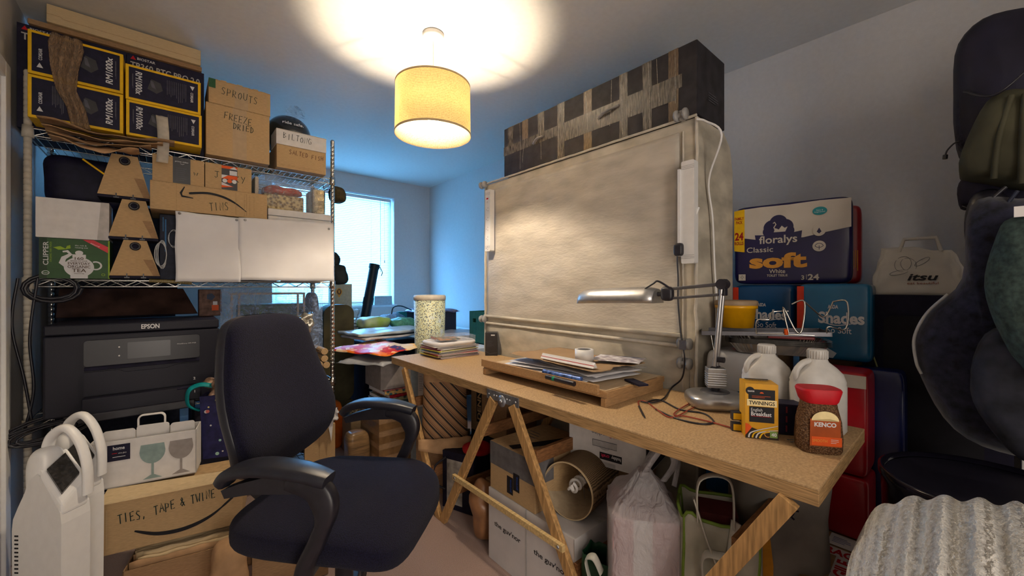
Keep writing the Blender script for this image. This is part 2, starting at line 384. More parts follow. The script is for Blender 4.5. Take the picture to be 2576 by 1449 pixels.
# ------------------------------------------------------------------ pendant lamp
pd = thing('pendant_lamp', 'warm lit pendant lamp with a woven beige drum shade hanging from the ceiling', 'lamp', (PEND[0], PEND[1], CEIL))
m = MB(); m.lathe([(.0, 0), (.048, 0), (.052, -.006), (.05, -.028), (.042, -.036), (0, -.036)], white_pl); m.build('ceiling_rose', pd)
m = MB(); m.tube([(0, 0, -.035), (0, 0, -.30)], .0028, white_pl, 8); m.build('cord', pd)
m = MB(); m.lathe([(0, -.27), (.012, -.272), (.02, -.29), (.02, -.335), (0, -.336)], white_pl, n=18); m.build('bulb_holder', pd)
# shade: woven fabric lets light through
sh = bpy.data.materials.new('woven_shade'); sh.use_nodes = True; N_ = sh.node_tree.nodes; L_ = sh.node_tree.links
tc = N_.new('ShaderNodeTexCoord'); sp = N_.new('ShaderNodeSeparateXYZ'); L_.new(tc.outputs['Object'], sp.inputs[0])
w1 = N_.new('ShaderNodeTexWave'); w1.wave_type = 'BANDS'; w1.bands_direction = 'Z'; w1.inputs['Scale'].default_value = 42; w1.inputs['Distortion'].default_value = .5
L_.new(tc.outputs['Object'], w1.inputs[0]); nn = N_.new('ShaderNodeTexNoise'); nn.inputs['Scale'].default_value = 160; L_.new(tc.outputs['Object'], nn.inputs[0])
ad = N_.new('ShaderNodeMath'); ad.operation = 'MULTIPLY_ADD'; L_.new(w1.outputs['Fac'], ad.inputs[0]); ad.inputs[1].default_value = .45; L_.new(nn.outputs['Fac'], ad.inputs[2])
cr = N_.new('ShaderNodeValToRGB'); cr.color_ramp.elements[0].color = (.50, .38, .19, 1); cr.color_ramp.elements[1].color = (.86, .75, .50, 1); cr.color_ramp.elements[0].position = .3; cr.color_ramp.elements[1].position = .95
L_.new(ad.outputs[0], cr.inputs[0]); b = N_['Principled BSDF']; b.inputs['Roughness'].default_value = .85; L_.new(cr.outputs[0], b.inputs['Base Color'])
tr = N_.new('ShaderNodeBsdfTranslucent'); L_.new(cr.outputs[0], tr.inputs[0]); mx = N_.new('ShaderNodeMixShader'); mx.inputs[0].default_value = .72
L_.new(b.outputs[0], mx.inputs[1]); L_.new(tr.outputs[0], mx.inputs[2]); L_.new(mx.outputs[0], N_['Material Output'].inputs[0])
m = MB(); z0, z1 = -.495, -.255
m.lathe([(.181, z0), (.178, z1)], sh, n=72)
m.lathe([(.1825, z0-.002), (.1825, z0+.008)], card_l, n=72); m.lathe([(.1795, z1-.006), (.1795, z1+.002)], card_l, n=72)
for a in (0, 120, 240): m.tube([(0, 0, -.30), (.178*math.cos(R(a)), .178*math.sin(R(a)), z1-.01)], .0015, white_pl, 6)
shade = m.build('lamp_shade', pd, solid=.001)
bm_ = mat('lit_bulb', (1, .9, .7), .3, emit=(1, .82, .52), es=14)
m = MB(); m.lathe([(0, -.44), (.012, -.438), (.026, -.425), (.032, -.405), (.028, -.38), (.016, -.35), (.014, -.335)], bm_, n=24); bo = m.build('bulb', pd)
bo.visible_shadow = True
# ================================================================== wire shelving unit
SX0, SX1, SY0, SY1 = -.45, .77, 2.60, 3.05
SH = [.12, .60, 1.20, 1.84]
su = thing('wire_shelving_unit', 'tall chrome wire shelving unit loaded with boxes along the left of the room', 'shelf', (0, 0, 0))
def ribbed(x, y, mt):
    m = MB(); pr = []; z = .0; prof = [(0, .02)]
    m.lathe([(.0, .0), (.02, .0), (.022, .012), (.014, .02)], blk, (x, y, 0), 12)
    r = .0125
    while z < 2.03:
        prof += [(r, .02+z), (r, .02+z+.022), (r*.9, .02+z+.0235), (r*.9, .02+z+.0255)]; z += .0254
    prof += [(r, 2.07), (r*.7, 2.078), (0, 2.08)]
    m.lathe(prof, mt, (x, y, 0), 12); return m
for x, y, mt in ((SX0, SY0, cream), (SX1, SY0, chrome), (SX0, SY1, chrome), (SX1, SY1, chrome)):
    p = ribbed(x, y, mt).build('post', su, label='cream taped post' if mt is cream else None)
    for z in SH: c = MB(); c.lathe([(.0126, z-.045), (.019, z-.045), (.0165, z+.005), (.0126, z+.005)], cream if mt is cream else chrome, (x, y, 0), 12); c.build('collar', p)
for z in SH:
    m = MB(); r = .0032
    for zz in (z-.004, z-.034):
        for y in (SY0, SY1): m.cyl((SX0, y, zz), (SX1, y, zz), r, chrome, 6)
        for x in (SX0, SX1): m.cyl((x, SY0, zz), (x, SY1, zz), r, chrome, 6)
    for y in (SY0, SY1):
        n = 26; pts = [(SX0+.02+(SX1-SX0-.04)*i/n, y, z-.006 if i % 2 else z-.032) for i in range(n+1)]
        m.tube(pts, .0022, chrome, 5)
    for i in range(1, 44):
        x = SX0+(SX1-SX0)*i/44; m.cyl((x, SY0, z-.002), (x, SY1, z-.002), .0016, chrome, 4)
    for y in (SY0+.15, SY0+.3): m.cyl((SX0, y, z-.006), (SX1, y, z-.006), .0028, chrome, 5)
    m.build('wire_shelf', su)
Z1, Z2, Z3 = SH[1]+.001, SH[2]+.001, SH[3]+.001

# ------------------------------------------------------------------ top shelf
def psu(x0, x1, z0, h, flip, label):
    w = x1-x0; m = MB(); m.box(0, w, 0, .135, 0, h, yellow); f = front()
    b = .011; m.rect(f, b, b, w-b, h-b, navy)
    if not flip:
        m.text(f, w-.045, h*.5, 'RM1000x', .022, wprint, w=h*.66, rot=90, shear=.15, bold=.02)
        lu = .034; m.poly(f, [(lu-.010, .03), (lu+.008, .03), (lu-.002, .05)], wprint); m.text(f, lu, .085, 'CORSAIR', .010, wprint, w=.048, rot=90, bold=.02)
        m.lines(f, w-.026, .04, w-.022, h-.04, 2, gprint, .0015, 3, True); m.lines(f, .065, .03, .10, h-.03, 8, gprint, .0018, 4, True); cx = w*.62
    else:
        m.text(f, .045, h*.52, 'RM1000x', .022, wprint, w=h*.66, rot=-90, shear=.15, bold=.02)
        lu = w-.034; m.poly(f, [(lu-.008, h-.03), (lu+.010, h-.03), (lu+.002, h-.05)], wprint); m.text(f, lu, h-.085, 'CORSAIR', .010, wprint, w=.048, rot=-90, bold=.02)
        m.lines(f, .022, .04, .026, h-.04, 2, gprint, .0015, 3, True); m.lines(f, w*.52, .03, w*.80, h-.03, 11, gprint, .0018, 4, True); cx = w*.37
    m.poly(f, [(cx-.026, h*.42), (cx+.006, h*.33), (cx+.028, h*.46), (cx+.02, h*.66), (cx-.012, h*.72)], mat('grey_case', (.05, .05, .055), .5))
    m.poly(f, [(cx-.012, h*.50), (cx+.004, h*.45), (cx-.006, h*.66), (cx-.016, h*.68)], gprint)
    o = m.build('power_supply_box', bevel=.002, loc=(x0, 2.50, z0))
    tag(o, label, 'box', 'yellow-edged power supply boxes on the top shelf')
xa, xb, xc, xd = pX(69, 2.5), pX(310, 2.5), pX(317, 2.5), pX(505, 2.5)
psu(xa, xb, 1.855, .175, False, 'yellow-edged black box at the bottom of the left pair, under the draped tan cloth')
psu(xa, xb, 2.034, .178, False, 'yellow-edged black box at the top of the left pair, tan cloth over its front')
psu(xc, xd+.004, 1.855, .160, True, 'yellow-edged black box at the bottom right, with a strip of masking tape hanging over it')
psu(xc-.002, xd, 2.0165, .160, True, 'yellow-edged black box at the top of the right pair, upside-down lettering, no tape')
silver = mat('silver_letters', (.42, .40, .38), .45, var=.05)
for i, (x0, lab) in enumerate(((-.487, 'black mainboard box behind the left pair of yellow-edged boxes'), (-.152, 'black mainboard box with silver lettering behind the right pair of yellow-edged boxes'))):
    m = MB(); w_ = .333 if i == 0 else .292; m.box(0, w_, 0, .30, 0, .443, navy); f = front()
    m.poly(f, [(.012, .418), (.022, .436), (.032, .418)], red); m.text(f, .036, .427, 'BIOSTAR', .012, wprint, align='l', bold=.01)
    m.text(f, .012, .392, 'TB360-BTC PRO 2.0', .030, silver, w=w_-.03, align='l', bold=.02)
    tag(m.build('mainboard_box', bevel=.003, loc=(x0, 2.64, 1.843)), lab, 'box', 'black mainboard boxes')
# flat cartons on top of them
def flat(x0, x1, z0, h, y0, d, mt, lab, nm='flat_carton'):
    m = MB(); w_ = x1-x0; m.box(0, w_, 0, d, 0, h, mt); f = front()
    m.stroke(f, [(0, h*.45), (.04, h*.45), (.05, h*.35), (w_, h*.35)], .0015, card_e)
    tag(m.build(nm, bevel=.002, loc=(x0, y0, z0)), lab, 'box', 'flat cartons on top of the shelving')
flat(-.455, .13, 2.288, .022, 2.625, .30, card_d, 'thin orange-brown carton lying flat under a wider pale one, below the ceiling')
flat(-.40, .125, 2.311, .078, 2.61, .30, card_l, 'long pale cardboard carton lying flat highest on the shelving')
def hcarton(name, x0, x1, y0, d, z0, z1, words, lab, mt=None, dd=None, tape=None, group=None, inkm=None, cat='box'):
    w_, h_ = x1-x0, z1-z0; m = cb(w_, d, h_, mt); f = front()
    if tape: m.rect(f, w_*.40, 0, w_*.62, h_, tape)
    m.rect(f, 0, h_-.004, w_, h_-.0025, card_e)
    for (st, u, v, hh_, ww, rt) in words: m.hand(f, u*w_, v*h_, st, hh_, ww, inkm or pen, .0028, rt)
    if dd: dd(m, f, w_, h_)
    o = m.build(name, bevel=.002, loc=(x0, y0, z0)); return tag(o, lab, cat, group)
tl = mat('tan_tape', (.40, .28, .16), .4, var=.05)
hcarton('cardboard_box', pX(518, 2.54), pX(678, 2.54), 2.54, .30, Z3, 2.108, [('FREEZE', .5, .80, .034, .125, -4), ('DRIED', .58, .64, .030, .095, -2)], 'large brown cardboard box marked FREEZE DRIED on the top shelf', tape=tl)
def spr(m, f, w_, h_):
    m.rect(f, 0, h_*.62, .028, h_, mat('dark_green_tape', (.03, .10, .04), .5))
    for k in range(7): m.box(w_*(.05+.13*k), w_*(.14+.13*k), 0, .28, h_, h_+.003*(k % 2+.5), card)
hcarton('cardboard_box', pX(525, 2.54), pX(680, 2.54), 2.54, .29, 2.109, 2.232, [('SPROUTS', .5, .55, .036, .165, -3)], 'shallow cardboard box marked SPROUTS with green tape, on the FREEZE DRIED box', dd=spr, tape=tl)
def salt(m, f, w_, h_): m.lines(f, .01, .008, w_-.01, .022, 2, card_e, .0012)
hcarton('cardboard_box', pX(696, 2.55), pX(820, 2.55), 2.55, .36, Z3, 1.972, [('SALTED FISH', .60, .72, .024, .185, -2)], 'cardboard box marked SALTED FISH in faint brown pen below a white box', dd=salt, inkm=mat('brown_pen', (.10, .035, .02), .6))
hcarton('white_box', pX(695, 2.55), pX(821, 2.55), 2.55, .15, 1.973, 2.060, [('BILTONG', .42, .55, .032, .15, -3)], 'small white card box marked BILTONG at the right end of the top shelf', mt=wht_card)
# helmet in its film
hx = pX(729, 2.80)
hl = thing('helmet', 'black motorcycle helmet in clear film behind the white box', 'helmet', (hx, 2.835, 1.973))
m = MB(); m.lump((0, 0, .135), (.128, .128, .135), mat('helmet_shell', (.012, .014, .017), .22, coat=.6), e=.92, nu=40, nv=24)
f = Fr((-.0, -.1285, .17), (1, 0, 0), (0, .14, 1)); m.text(f, .0, .02, 'ride safe.', .018, wprint, w=.115, bold=.01); m.build('shell', hl)
m = MB(); m.grid(lambda u, v: Vector((-.03+u*.11+.01*nz(u*5, v*5), -.06+.05*nz(u*6, 3, v*6), .26+v*.075*(1-abs(u-.5))+.012*nz(u*9, v*9))), 10, 8, clearp); m.build('film_wrap', hl)
# folded kraft paper slumping over the edge, left of the top shelf
fp = thing('folded_kraft_paper', 'sheets of brown kraft paper folded loosely on the left front edge of the top shelf', 'paper', (-.40, 2.46, 1.79))
for k in range(4):
    def fn(u, v, k=k):
        x = u*.42*(1-.12*k)+.01*k; return Vector((x, -.03+.10*v+.03*math.sin(u*3+k), .055-.022*k+.015*nz(u*4+k*3, v*3, k)-.05*(1-v)*math.sin(u*3.0)**2*(.3+.2*k)+.0))
    m = MB(); m.grid(fn, 18, 6, kraft if k % 2 else card_d); m.build('paper_sheet', fp, solid=.003)
# tan net cloth draped over the left pair, masking tape strip over the right pair
cloth = film('tan_net_cloth', (.34, .22, .13), .85, .9)
cx_ = pX(172, 2.485)
def dr(u, v):
    c = [( -.045, .035, 2.235), (-.055, .045, 2.17), (-.05, .03, 2.08), (-.035, .025, 1.99), (-.005, .05, 1.92), (.01, .065, 1.84)]
    t = v*5; i = min(4, int(t)); q = t-i; a = c[i]; b = c[i+1]; l = a[0]+(b[0]-a[0])*q; r_ = a[1]+(b[1]-a[1])*q; z = a[2]+(b[2]-a[2])*q
    return Vector((cx_+l+(r_-l)*u, 2.486-.012*abs(math.sin(u*9+v*4))-.006*nz(u*4, v*8)+(.06 if v < .05 else 0), z))
m = MB(); m.grid(dr, 20, 30, cloth); tag(m.build('draped_cloth', solid=.002), 'tan net cloth hanging over the left pair of yellow-edged boxes', 'cloth')
mt_ = mat('masking_tape', (.44, .40, .34), .75, var=.1, scale=30, bump=.2)
tx = pX(407, 2.48)
m = MB(); m.grid(lambda u, v: Vector((tx-.021+.042*u+.006*math.sin(v*3), 2.49-.03*v+.006*nz(u*3, v*6), 1.968-.225*v)), 4, 16, mt_); tag(m.build('masking_tape_strip', solid=.001), 'crumpled strip of pale masking tape hanging down from the top shelf', 'tape')

# ------------------------------------------------------------------ middle shelf
def tea(m, w_, h_):
    f = front(); m.rect(f, 0, 0, .022, h_, mat('dark_green', (.02, .045, .02), .5)); m.rect(f, w_-.005, 0, w_, h_, lime)
    m.text(f, .018, h_*.62, 'CLIPPER', .015, wprint, w=h_*.58, rot=90, bold=.01); m.text(f, .032, h_*.66, 'ORGANIC FAIR TRADE', .006, lime, w=h_*.5, rot=90)
    m.disc(f, .018, h_*.14, .011, .009, wprint); m.disc(f, .018, h_*.14, .009, .007, green); m.text(f, .018, h_*.14, 'Organic', .005, wprint, w=.016)
    cx = w_*.55; cy = h_*.35
    m.disc(f, cx, cy-.01, .045, .043, wprint); m.rect(f, cx-.026, .0005, cx+.026, .02, wprint); m.disc(f, cx, cy+.052, .012, .010, wprint); m.rect(f, cx-.02, cy+.03, cx+.02, cy+.045, wprint)
    m.stroke(f, [(cx-.03, cy-.01), (cx-.05, cy+.01), (cx-.045, cy+.028), (cx-.025, cy+.045), (cx-.035, cy+.058), (cx-.048, cy+.055)], [.02, .02, .016, .012, .01, .006], wprint)
    m.stroke(f, arc(cx+.05, cy-.002, .017, -110, 120, 12), .006, wprint)
    m.poly(f, [(cx-.06, cy+.062), (cx-.075, cy+.072), (cx-.055, cy+.078), (cx-.035, cy+.066)], lime); m.poly(f, [(cx-.04, cy+.066), (cx-.036, cy+.08), (cx-.026, cy+.085), (cx-.025, cy+.07)], lime)
    for st, dv, hh_, ww in (('160', .028, .012, .026), ('BAGS OF OUR', .017, .005, .05), ('EVERYDAY', .006, .011, .066), ('ORGANIC', -.008, .012, .068), ('TEA', -.024, .015, .042), ('unbleached bags', -.037, .004, .03)):
        m.text(f, cx, cy+dv, st, hh_, mat('brown_print', (.09, .05, .03), .6), w=ww, bold=.01)
    m.text(f, cx+.005, cy+.084, 'the rich &', .006, wprint, w=.035); m.text(f, cx+.007, cy+.075, 'rousing one', .006, wprint, w=.038)
    m.poly(f, [(w_*.60, h_), (w_-.005, h_-.055), (w_-.005, h_-.028), (w_*.76, h_)], mat('pink_red', srgb(200, 60, 70), .5)); m.text(f, w_-.045, h_-.021, 'Natural', .006, wprint, w=.03, rot=-27)
    m.disc(f, w_-.02, .018, .006, .006, lime); m.disc(f, w_-.02, .018, .004, .004, green)
x0 = pX(98, 2.54); x1 = pX(276, 2.54)
m = MB(); m.box(0, x1-x0, 0, .14, 0, .170, green); tea(m, x1-x0, .170)
tag(m.build('tea_box', bevel=.002, loc=(x0, 2.54, Z2)), 'green box of organic tea with a cream teapot print, left on the middle shelf', 'tea box')
m = MB(); f = front(); w_ = x1-x0+.008; m.box(0, w_, 0, .16, 0, .168, wht_card); m.poly(f, [(w_*.88, .168), (w_, .168), (w_, 0), (w_*.83, 0), (w_*.83, .012)], mat('grey_card', (.46, .44, .43), .7))
tag(m.build('white_box', bevel=.002, loc=(x0-.010, 2.54, Z2+.172)), 'plain white card box resting on the green tea box', 'box')
m = MB(); m.lump((.17, .13, .115), (.17, .12, .115), navy, e=.35, amp=.01, ns=8)
tag(m.build('black_cloth_bag', loc=(-.43, 2.69, Z2+.342)), 'dark blue-black cloth bag above the plain white box', 'bag')
m = MB(); a = onY(208, 400, 2.54); b = onY(262, 438, 2.54); m.tube([a, b], .004, yellow, 8); tag(m.build('yellow_pencil'), 'yellow pencil poking out behind the topmost trapezoid box', 'pencil')
# three trapezoid cardboard units with round black lens
def trap(cx, z0, h, wb, wt, lab, y):
    o = thing('trapezoid_box', lab, 'box', (cx, y, z0), 0, 'trapezoid cardboard boxes with a black ring')
    m = MB(); m.prism([(-wb/2, .012), (wb/2, .012), (wt/2, h), (-wt/2, h)], 0, .14, card)
    m.rect(front(z=0), wb*.29, .013, wb*.40, h*.52, card) if 0 else None
    m.poly(front(), [(wb*.36, .013), (wb/2, .013), (wt/2+.02, h*.5), (wt/2-.012, h*.5)], card_d)
    m.build('card_body', o, bevel=.0015)
    m = MB(); m.prism([(-wb/2, 0), (wb/2, 0), (wb/2, .011), (-wb/2, .011)], -.002, .14, blk_m)
    for sx in (-.028, .028): m.box(sx-.002, sx+.002, -.006, 0, .004, .022, blk); m.box(sx-.009, sx+.009, -.004, 0, 0, .006, blk)
    m.build('base_strip', o)
    m = MB(); M = Matrix.Rotation(R(90), 3, 'X'); m.lathe([(.010, 0), (.010, .010), (.016, .012), (.0195, .006), (.0195, -.002)], blk, (0, 0, h-.028), 18, M=M); m.lathe([(0, .002), (.010, .002)], blk_m, (0, 0, h-.028), 14, M=M)
    m.build('ring', o)
ty = 2.54
trap((pX(276, ty)+pX(401, ty))/2, Z2+.004, .176, .172, .078, 'trapezoid cardboard box with a black ring, lowest of three', ty)
trap((pX(274, ty)+pX(397, ty))/2, Z2+.182, .184, .168, .080, 'trapezoid cardboard box with a black ring, middle one of the three', ty)
trap((pX(250, ty)+pX(374, ty))/2, Z2+.368, .200, .176, .086, 'trapezoid cardboard box with a black ring, topmost of three, tilted to the left', ty)
# dark electronics box beside them with a coiled white cable
dkb = mat('dark_blue_box', (.020, .024, .045), .6, var=.2)
m = MB(); m.box(0, .52, 0, .35, 0, .325, dkb); f = front(); m.rect(f, .012, .24, .016, .31, mat('cyan_print', (.03, .15, .35), .5)); m.rect(f, .02, .14, .026, .30, mat('cyan_print', (.03, .15, .35), .5))
tag(m.build('dark_carton', bevel=.003, loc=(pX(401, 2.62), 2.62, Z2)), 'dark blue carton holding up the long smile-arrow box, mostly behind the white sheets', 'box')
m = MB(); c = onY(408, 640, 2.60)
for k in range(3): m.tube([(c.x+(.016+.003*k)*math.cos(R(a))-.003*k, 2.608-.005*k, c.z+(.07-.006*k)*math.sin(R(a))) for a in range(0, 360, 20)], .0022, white_pl, 5, close=True)
tag(m.build('white_cable'), 'loop of thin white cable hanging beside the lowest trapezoid box', 'cable')
m = MB(); c = onY(437, 600, 2.60)
for k in range(2): m.tube([(c.x+(.018+.003*k)*math.cos(R(a)), 2.608-.004*k, c.z+(.045-.006*k)*math.sin(R(a))) for a in range(0, 360, 20)], .002, alu, 5, close=True)
tag(m.build('grey_cable'), 'small coil of grey cable at the left edge of the white sheets', 'cable')
# TINS box
def tins(m, f, w_, h_):
    pts = [(.80, .22), (.70, .50), (.60, .68), (.50, .76), (.42, .76), (.30, .68)]
    m.stroke(f, [(u*w_, v*h_) for u, v in [(p.x, p.y) for p in spline([(a, b, 0) for a, b in pts], 5)]], [.003+.008*min(1, i/8)*min(1, (26-i)/3+.4) for i in range(26)], ink)
    m.stroke(f, [(.265*w_, .90*h_), (.235*w_, .66*h_), (.245*w_, .55*h_), (.335*w_, .52*h_)], [.004, .009, .009, .004], ink)
    for u in (.70, .78, .80, .83, .87): m.rect(f, u*w_, .05*h_, u*w_+.0012, .92*h_, card_e)
    m.rect(f, .20*w_, 0, .202*w_, h_, card_e)
hcarton('cardboard_box', pX(377, 2.50), pX(672, 2.50), 2.50, .34, Z2+.330, 1.665, [('TINS', .56, .30, .038, .085, 6)], 'long cardboard box marked TINS with a printed black arrow, above the white sheets', dd=tins)
def prime(m, f, w_, h_):
    m.rect(f, w_*.38, 0, w_*.72, h_, mat('dark_tape', (.03, .03, .035), .35)); m.text(f, w_*.55, h_*.84, 'prime video', .007, wprint, w=.05, bold=.01); m.stroke(f, [(w_*.52, h_*.77), (w_*.56, h_*.74), (w_*.6, h_*.77)], .0015, wprint); m.lines(f, w_*.44, h_*.1, w_*.67, h_*.62, 7, gprint, .002)
hcarton('cardboard_box', pX(383, 2.53), pX(514, 2.53), 2.53, .24, 1.668, 1.798, [('W', .84, .45, .014, .02, 0)], 'cardboard box with a wide dark printed tape band, left one on the TINS box', dd=prime)
def jerky(m, f, w_, h_):
    a, b = w_*.34, w_*.68; m.rect(f, a, 0, b, h_, mat('dark_tape', (.03, .03, .035), .35)); q = (b-a)
    m.rect(f, a, h_*.86, b, h_*.97, orange); m.rect(f, a+q*.5, h_*.62, b-.002, h_*.80, wprint); m.rect(f, a, h_*.45, b, h_*.6, orange)
    m.poly(f, [(a, h_*.45), (a+q*.4, h_*.6), (a, h_*.6)], wprint); m.poly(f, [(a+q*.5, h_*.86), (a+q*.8, h_*.97), (b, h_*.86)], wprint)
    for k in range(3): m.disc(f, a+q*(.2+.3*k), h_*.37, q*.15, q*.15, orange if k == 1 else wprint)
    m.poly(f, [(a, h_*.08), (a+q*.75, h_*.16), (a, h_*.30)], orange); m.poly(f, [(a, h_*.18), (a+q*.65, h_*.16), (a, h_*.30)], wprint)
hcarton('cardboard_box', pX(516, 2.53), pX(633, 2.53), 2.53, .24, 1.668, 1.797, [('J', .26, .55, .03, .025, 0), ('ER', .50, .5, .026, .04, 0), ('KY', .76, .5, .03, .05, 0)], 'cardboard box marked JERKY with orange, white and black printed tape', dd=jerky)
# white flat trays, and bag with red packet over wicker
wx0 = pX(672, 2.55)+.004; wx1 = SX1-.022
for k, (z, lab) in enumerate(((1.526, 'flat white box at the right end of the middle shelf, lower of two'), (1.566, 'flat white box at the right end of the middle shelf, upper of two'))):
    m = MB(); m.box(0, wx1-wx0, 0, .30, 0, .038, wht_card); tag(m.build('flat_white_box', bevel=.004, loc=(wx0, 2.55, z)), lab, 'box', 'flat white boxes')
m = MB(); m.box(0, .30, 0, .3, 0, .20, card_d); tag(m.build('cardboard_box', bevel=.002, loc=(wx0+.03, 2.60, Z2+.124)), 'brown box hidden behind the white sheets, under two flat white boxes', 'box') if 0 else None
wk = mat('wicker', (.50, .40, .22), .7, kind='voronoi', scale=70, c2=(.16, .11, .05), var=.1, bump=.8)
m = MB(); m.box(0, .20, 0, .20, 0, .085, wk); tag(m.build('wicker_basket', bevel=.006, loc=(pX(665, 2.57), 2.57, 1.605)), 'small wicker basket under a red packet on the flat white boxes', 'basket')
m = MB(); m.lump((.10, .08, .03), (.10, .075, .026), mat('red_foil', srgb(160, 35, 25), .25, var=.2, bump=.5, bscale=40), e=.6, amp=.012, ns=22)
tag(m.build('red_packet', loc=(pX(665, 2.58), 2.57, 1.690)), 'shiny red packet lying on the small wicker basket', 'packet')
m = MB(); m.lump((.16, .10, .095), (.165, .10, .095), clearp, e=.45, amp=.02, ns=9); tag(m.build('clear_plastic_bag', loc=(pX(652, 2.56)-.005, 2.545, 1.606)), 'crumpled clear plastic bag around the basket and red packet', 'bag')
m = MB(); m.box(0, .075, 0, .16, 0, .155, mat('foil', (.5, .47, .40), .25, .7, var=.3, scale=25, bump=1, bscale=30)); tag(m.build('foil_pack', bevel=.01, loc=(SX1-.115, 2.60, 1.606)), 'crinkled silver foil pack beside the right front post', 'packet')
m = MB(); m.box(0, .018, 0, .20, 0, .175, cream); tag(m.build('cream_frame', bevel=.003, loc=(pX(648, 2.57)-.008, 2.60, 1.606)), 'narrow cream frame standing on edge between the JERKY box and the basket', 'tray')  # a pale frame seen edge-on, modelled as a thin slab
# support under the flat white boxes
m = MB(); m.box(0, .20, 0, .3, 0, .322, card_d); tag(m.build('cardboard_box', bevel=.002, loc=(.545, 2.62, Z2)), 'brown cardboard box on the middle shelf, hidden behind the right white sheet', 'box')
# white sheets hung in front
def sheet(x0, x1, zt0, zt1, zb, y, lab, seed):
    m = MB(); m.grid(lambda u, v: Vector((x0+(x1-x0)*u+.004*nz(v*3, seed), y-.006*math.sin(u*6+seed)*v-.012*nz(u*2.3, v*2, seed)-.010*v*u, (zt0+(zt1-zt0)*u)+(zb-(zt0+(zt1-zt0)*u))*v+.003*nz(u*4, seed))), 24, 16, paper)
    for (u, v) in ((.06, .03), (.94, .05)): m.lathe([(0, .004), (.005, .002), (.006, 0)], alu, (x0+(x1-x0)*u, y-.004, zt0+(zb-zt0)*v), 10, M=Matrix.Rotation(R(90), 3, 'X'))
    tag(m.build('paper_sheet', solid=.0012), lab, 'paper', 'large white sheets pinned to the shelving')
sheet(pX(441, 2.50), pX(603, 2.50), 1.528, 1.522, 1.19, 2.485, 'large blank white paper sheet pinned to the middle shelf, left one with a crease', 1)
sheet(pX(599, 2.49), pX(838, 2.49), 1.524, 1.545, 1.20, 2.478, 'large blank white paper sheet pinned to the middle shelf, right and wider one', 5)
m = MB(); a = onY(375, 694, 2.585); m.tube([(a.x, 2.59, 1.196), (a.x+.08, 2.592, 1.192), (a.x+.16, 2.59, 1.186)], .009, mat('gold_spiral', (.45, .33, .10), .4, kind='wave', scale=60, c2=(.04, .03, .02)), 8); tag(m.build('rolled_tape_measure'), 'mottled yellow strip lying on the front rail left of the white sheets', 'strip')

# ------------------------------------------------------------------ lower shelf: printer
px0, px1 = pX(106, 2.46), pX(552, 2.46); pw = px1-px0
pr = thing('printer', 'large black office printer with a small touch screen on the lower shelf', 'printer', (px0, 2.46, Z1))
pk2 = mat('printer_panel_black', (.007, .007, .013), .4)
pk = mat('printer_black', (.010, .010, .019), .5, var=.1, scale=200)
m = MB(); m.box(0, pw, 0, .40, .02, .36, pk); m.box(.05, pw-.05, .03, .40, 0, .02, blk); m.build('body', pr, bevel=.008, seg=3)
m = MB(); m.box(.002, pw-.002, -.004, .40, .362, .405, pk); f = front(y=-.004); m.text(f, pw*.56, .385, 'EPSON', .020, wprint, w=.062, bold=.03); m.build('scanner_lid', pr, bevel=.006)
m = MB(); u0, u1 = pw*.20, pw*.865; m.prism([(p[0], p[1]) for p in rrect(u0, .225, u1, .335, .012)], -.012, .001, pk2); f = front(y=-.012)
m.prism(rrect(pw*.43, .245, pw*.68, .318, .004), -.0135, -.012, mat('screen_glass', (.006, .006, .012), .3)); m.disc(f, pw*.385, .300, .003, .003, wprint); m.disc(f, pw*.385, .262, .003, .003, wprint); m.text(f, pw*.78, .296, 'WorkForce WF-7720', .005, wprint, w=.07)
m.build('control_panel', pr, bevel=.002)
m = MB(); m.box(u0, u1, -.004, .02, .205, .222, blk_m); m.prism([(u0, .10), (u1, .10), (u1, .20), (pw*.72, .20), (pw*.66, .188), (pw*.42, .188), (pw*.38, .20), (u0, .20)], -.01, .004, pk); f = front(y=-.01); m.text(f, u1-.02, .125, '2', .012, wprint, bold=.02); m.build('output_tray', pr, bevel=.003)
m = MB(); m.box(u0-.002, u1+.004, -.05, .02, .03, .095, pk); f = front(y=-.05); m.text(f, u1-.02, .07, '1', .012, wprint, bold=.02); m.box(u0+.3, u0+.36, -.052, -.04, .085, .096, blk_m); m.build('paper_cassette', pr, bevel=.004)
m = MB(); m.box(u0-.01, u1-.02, -.07, -.051, .0, .035, blk); m.build('lower_lip', pr, bevel=.004)
# brown smoked flat lid standing behind the printer
smk = mat('smoked_brown_film', (.055, .028, .022), .35, var=.3, scale=12, bump=.3, bscale=9)
m = MB(); m.add([(-.40, 2.80, 1.02), (.12, 2.80, 1.02), (.06, 2.88, 1.155), (-.40, 2.88, 1.155)], [(0, 1, 2, 3)], smk); tag(m.build('smoked_plastic_sheet', solid=.006), 'dark brown wrapped panel leaning behind the printer under the middle shelf', 'panel')
m = MB(); m.box(0, .46, 0, .20, 0, .11, mat('dark_brown_box', (.035, .02, .017), .6, var=.3)); tag(m.build('dark_box', bevel=.004, loc=(-.40, 2.60, 1.008)), 'dark brown wrapped box lying on top of the printer', 'box') if 0 else None
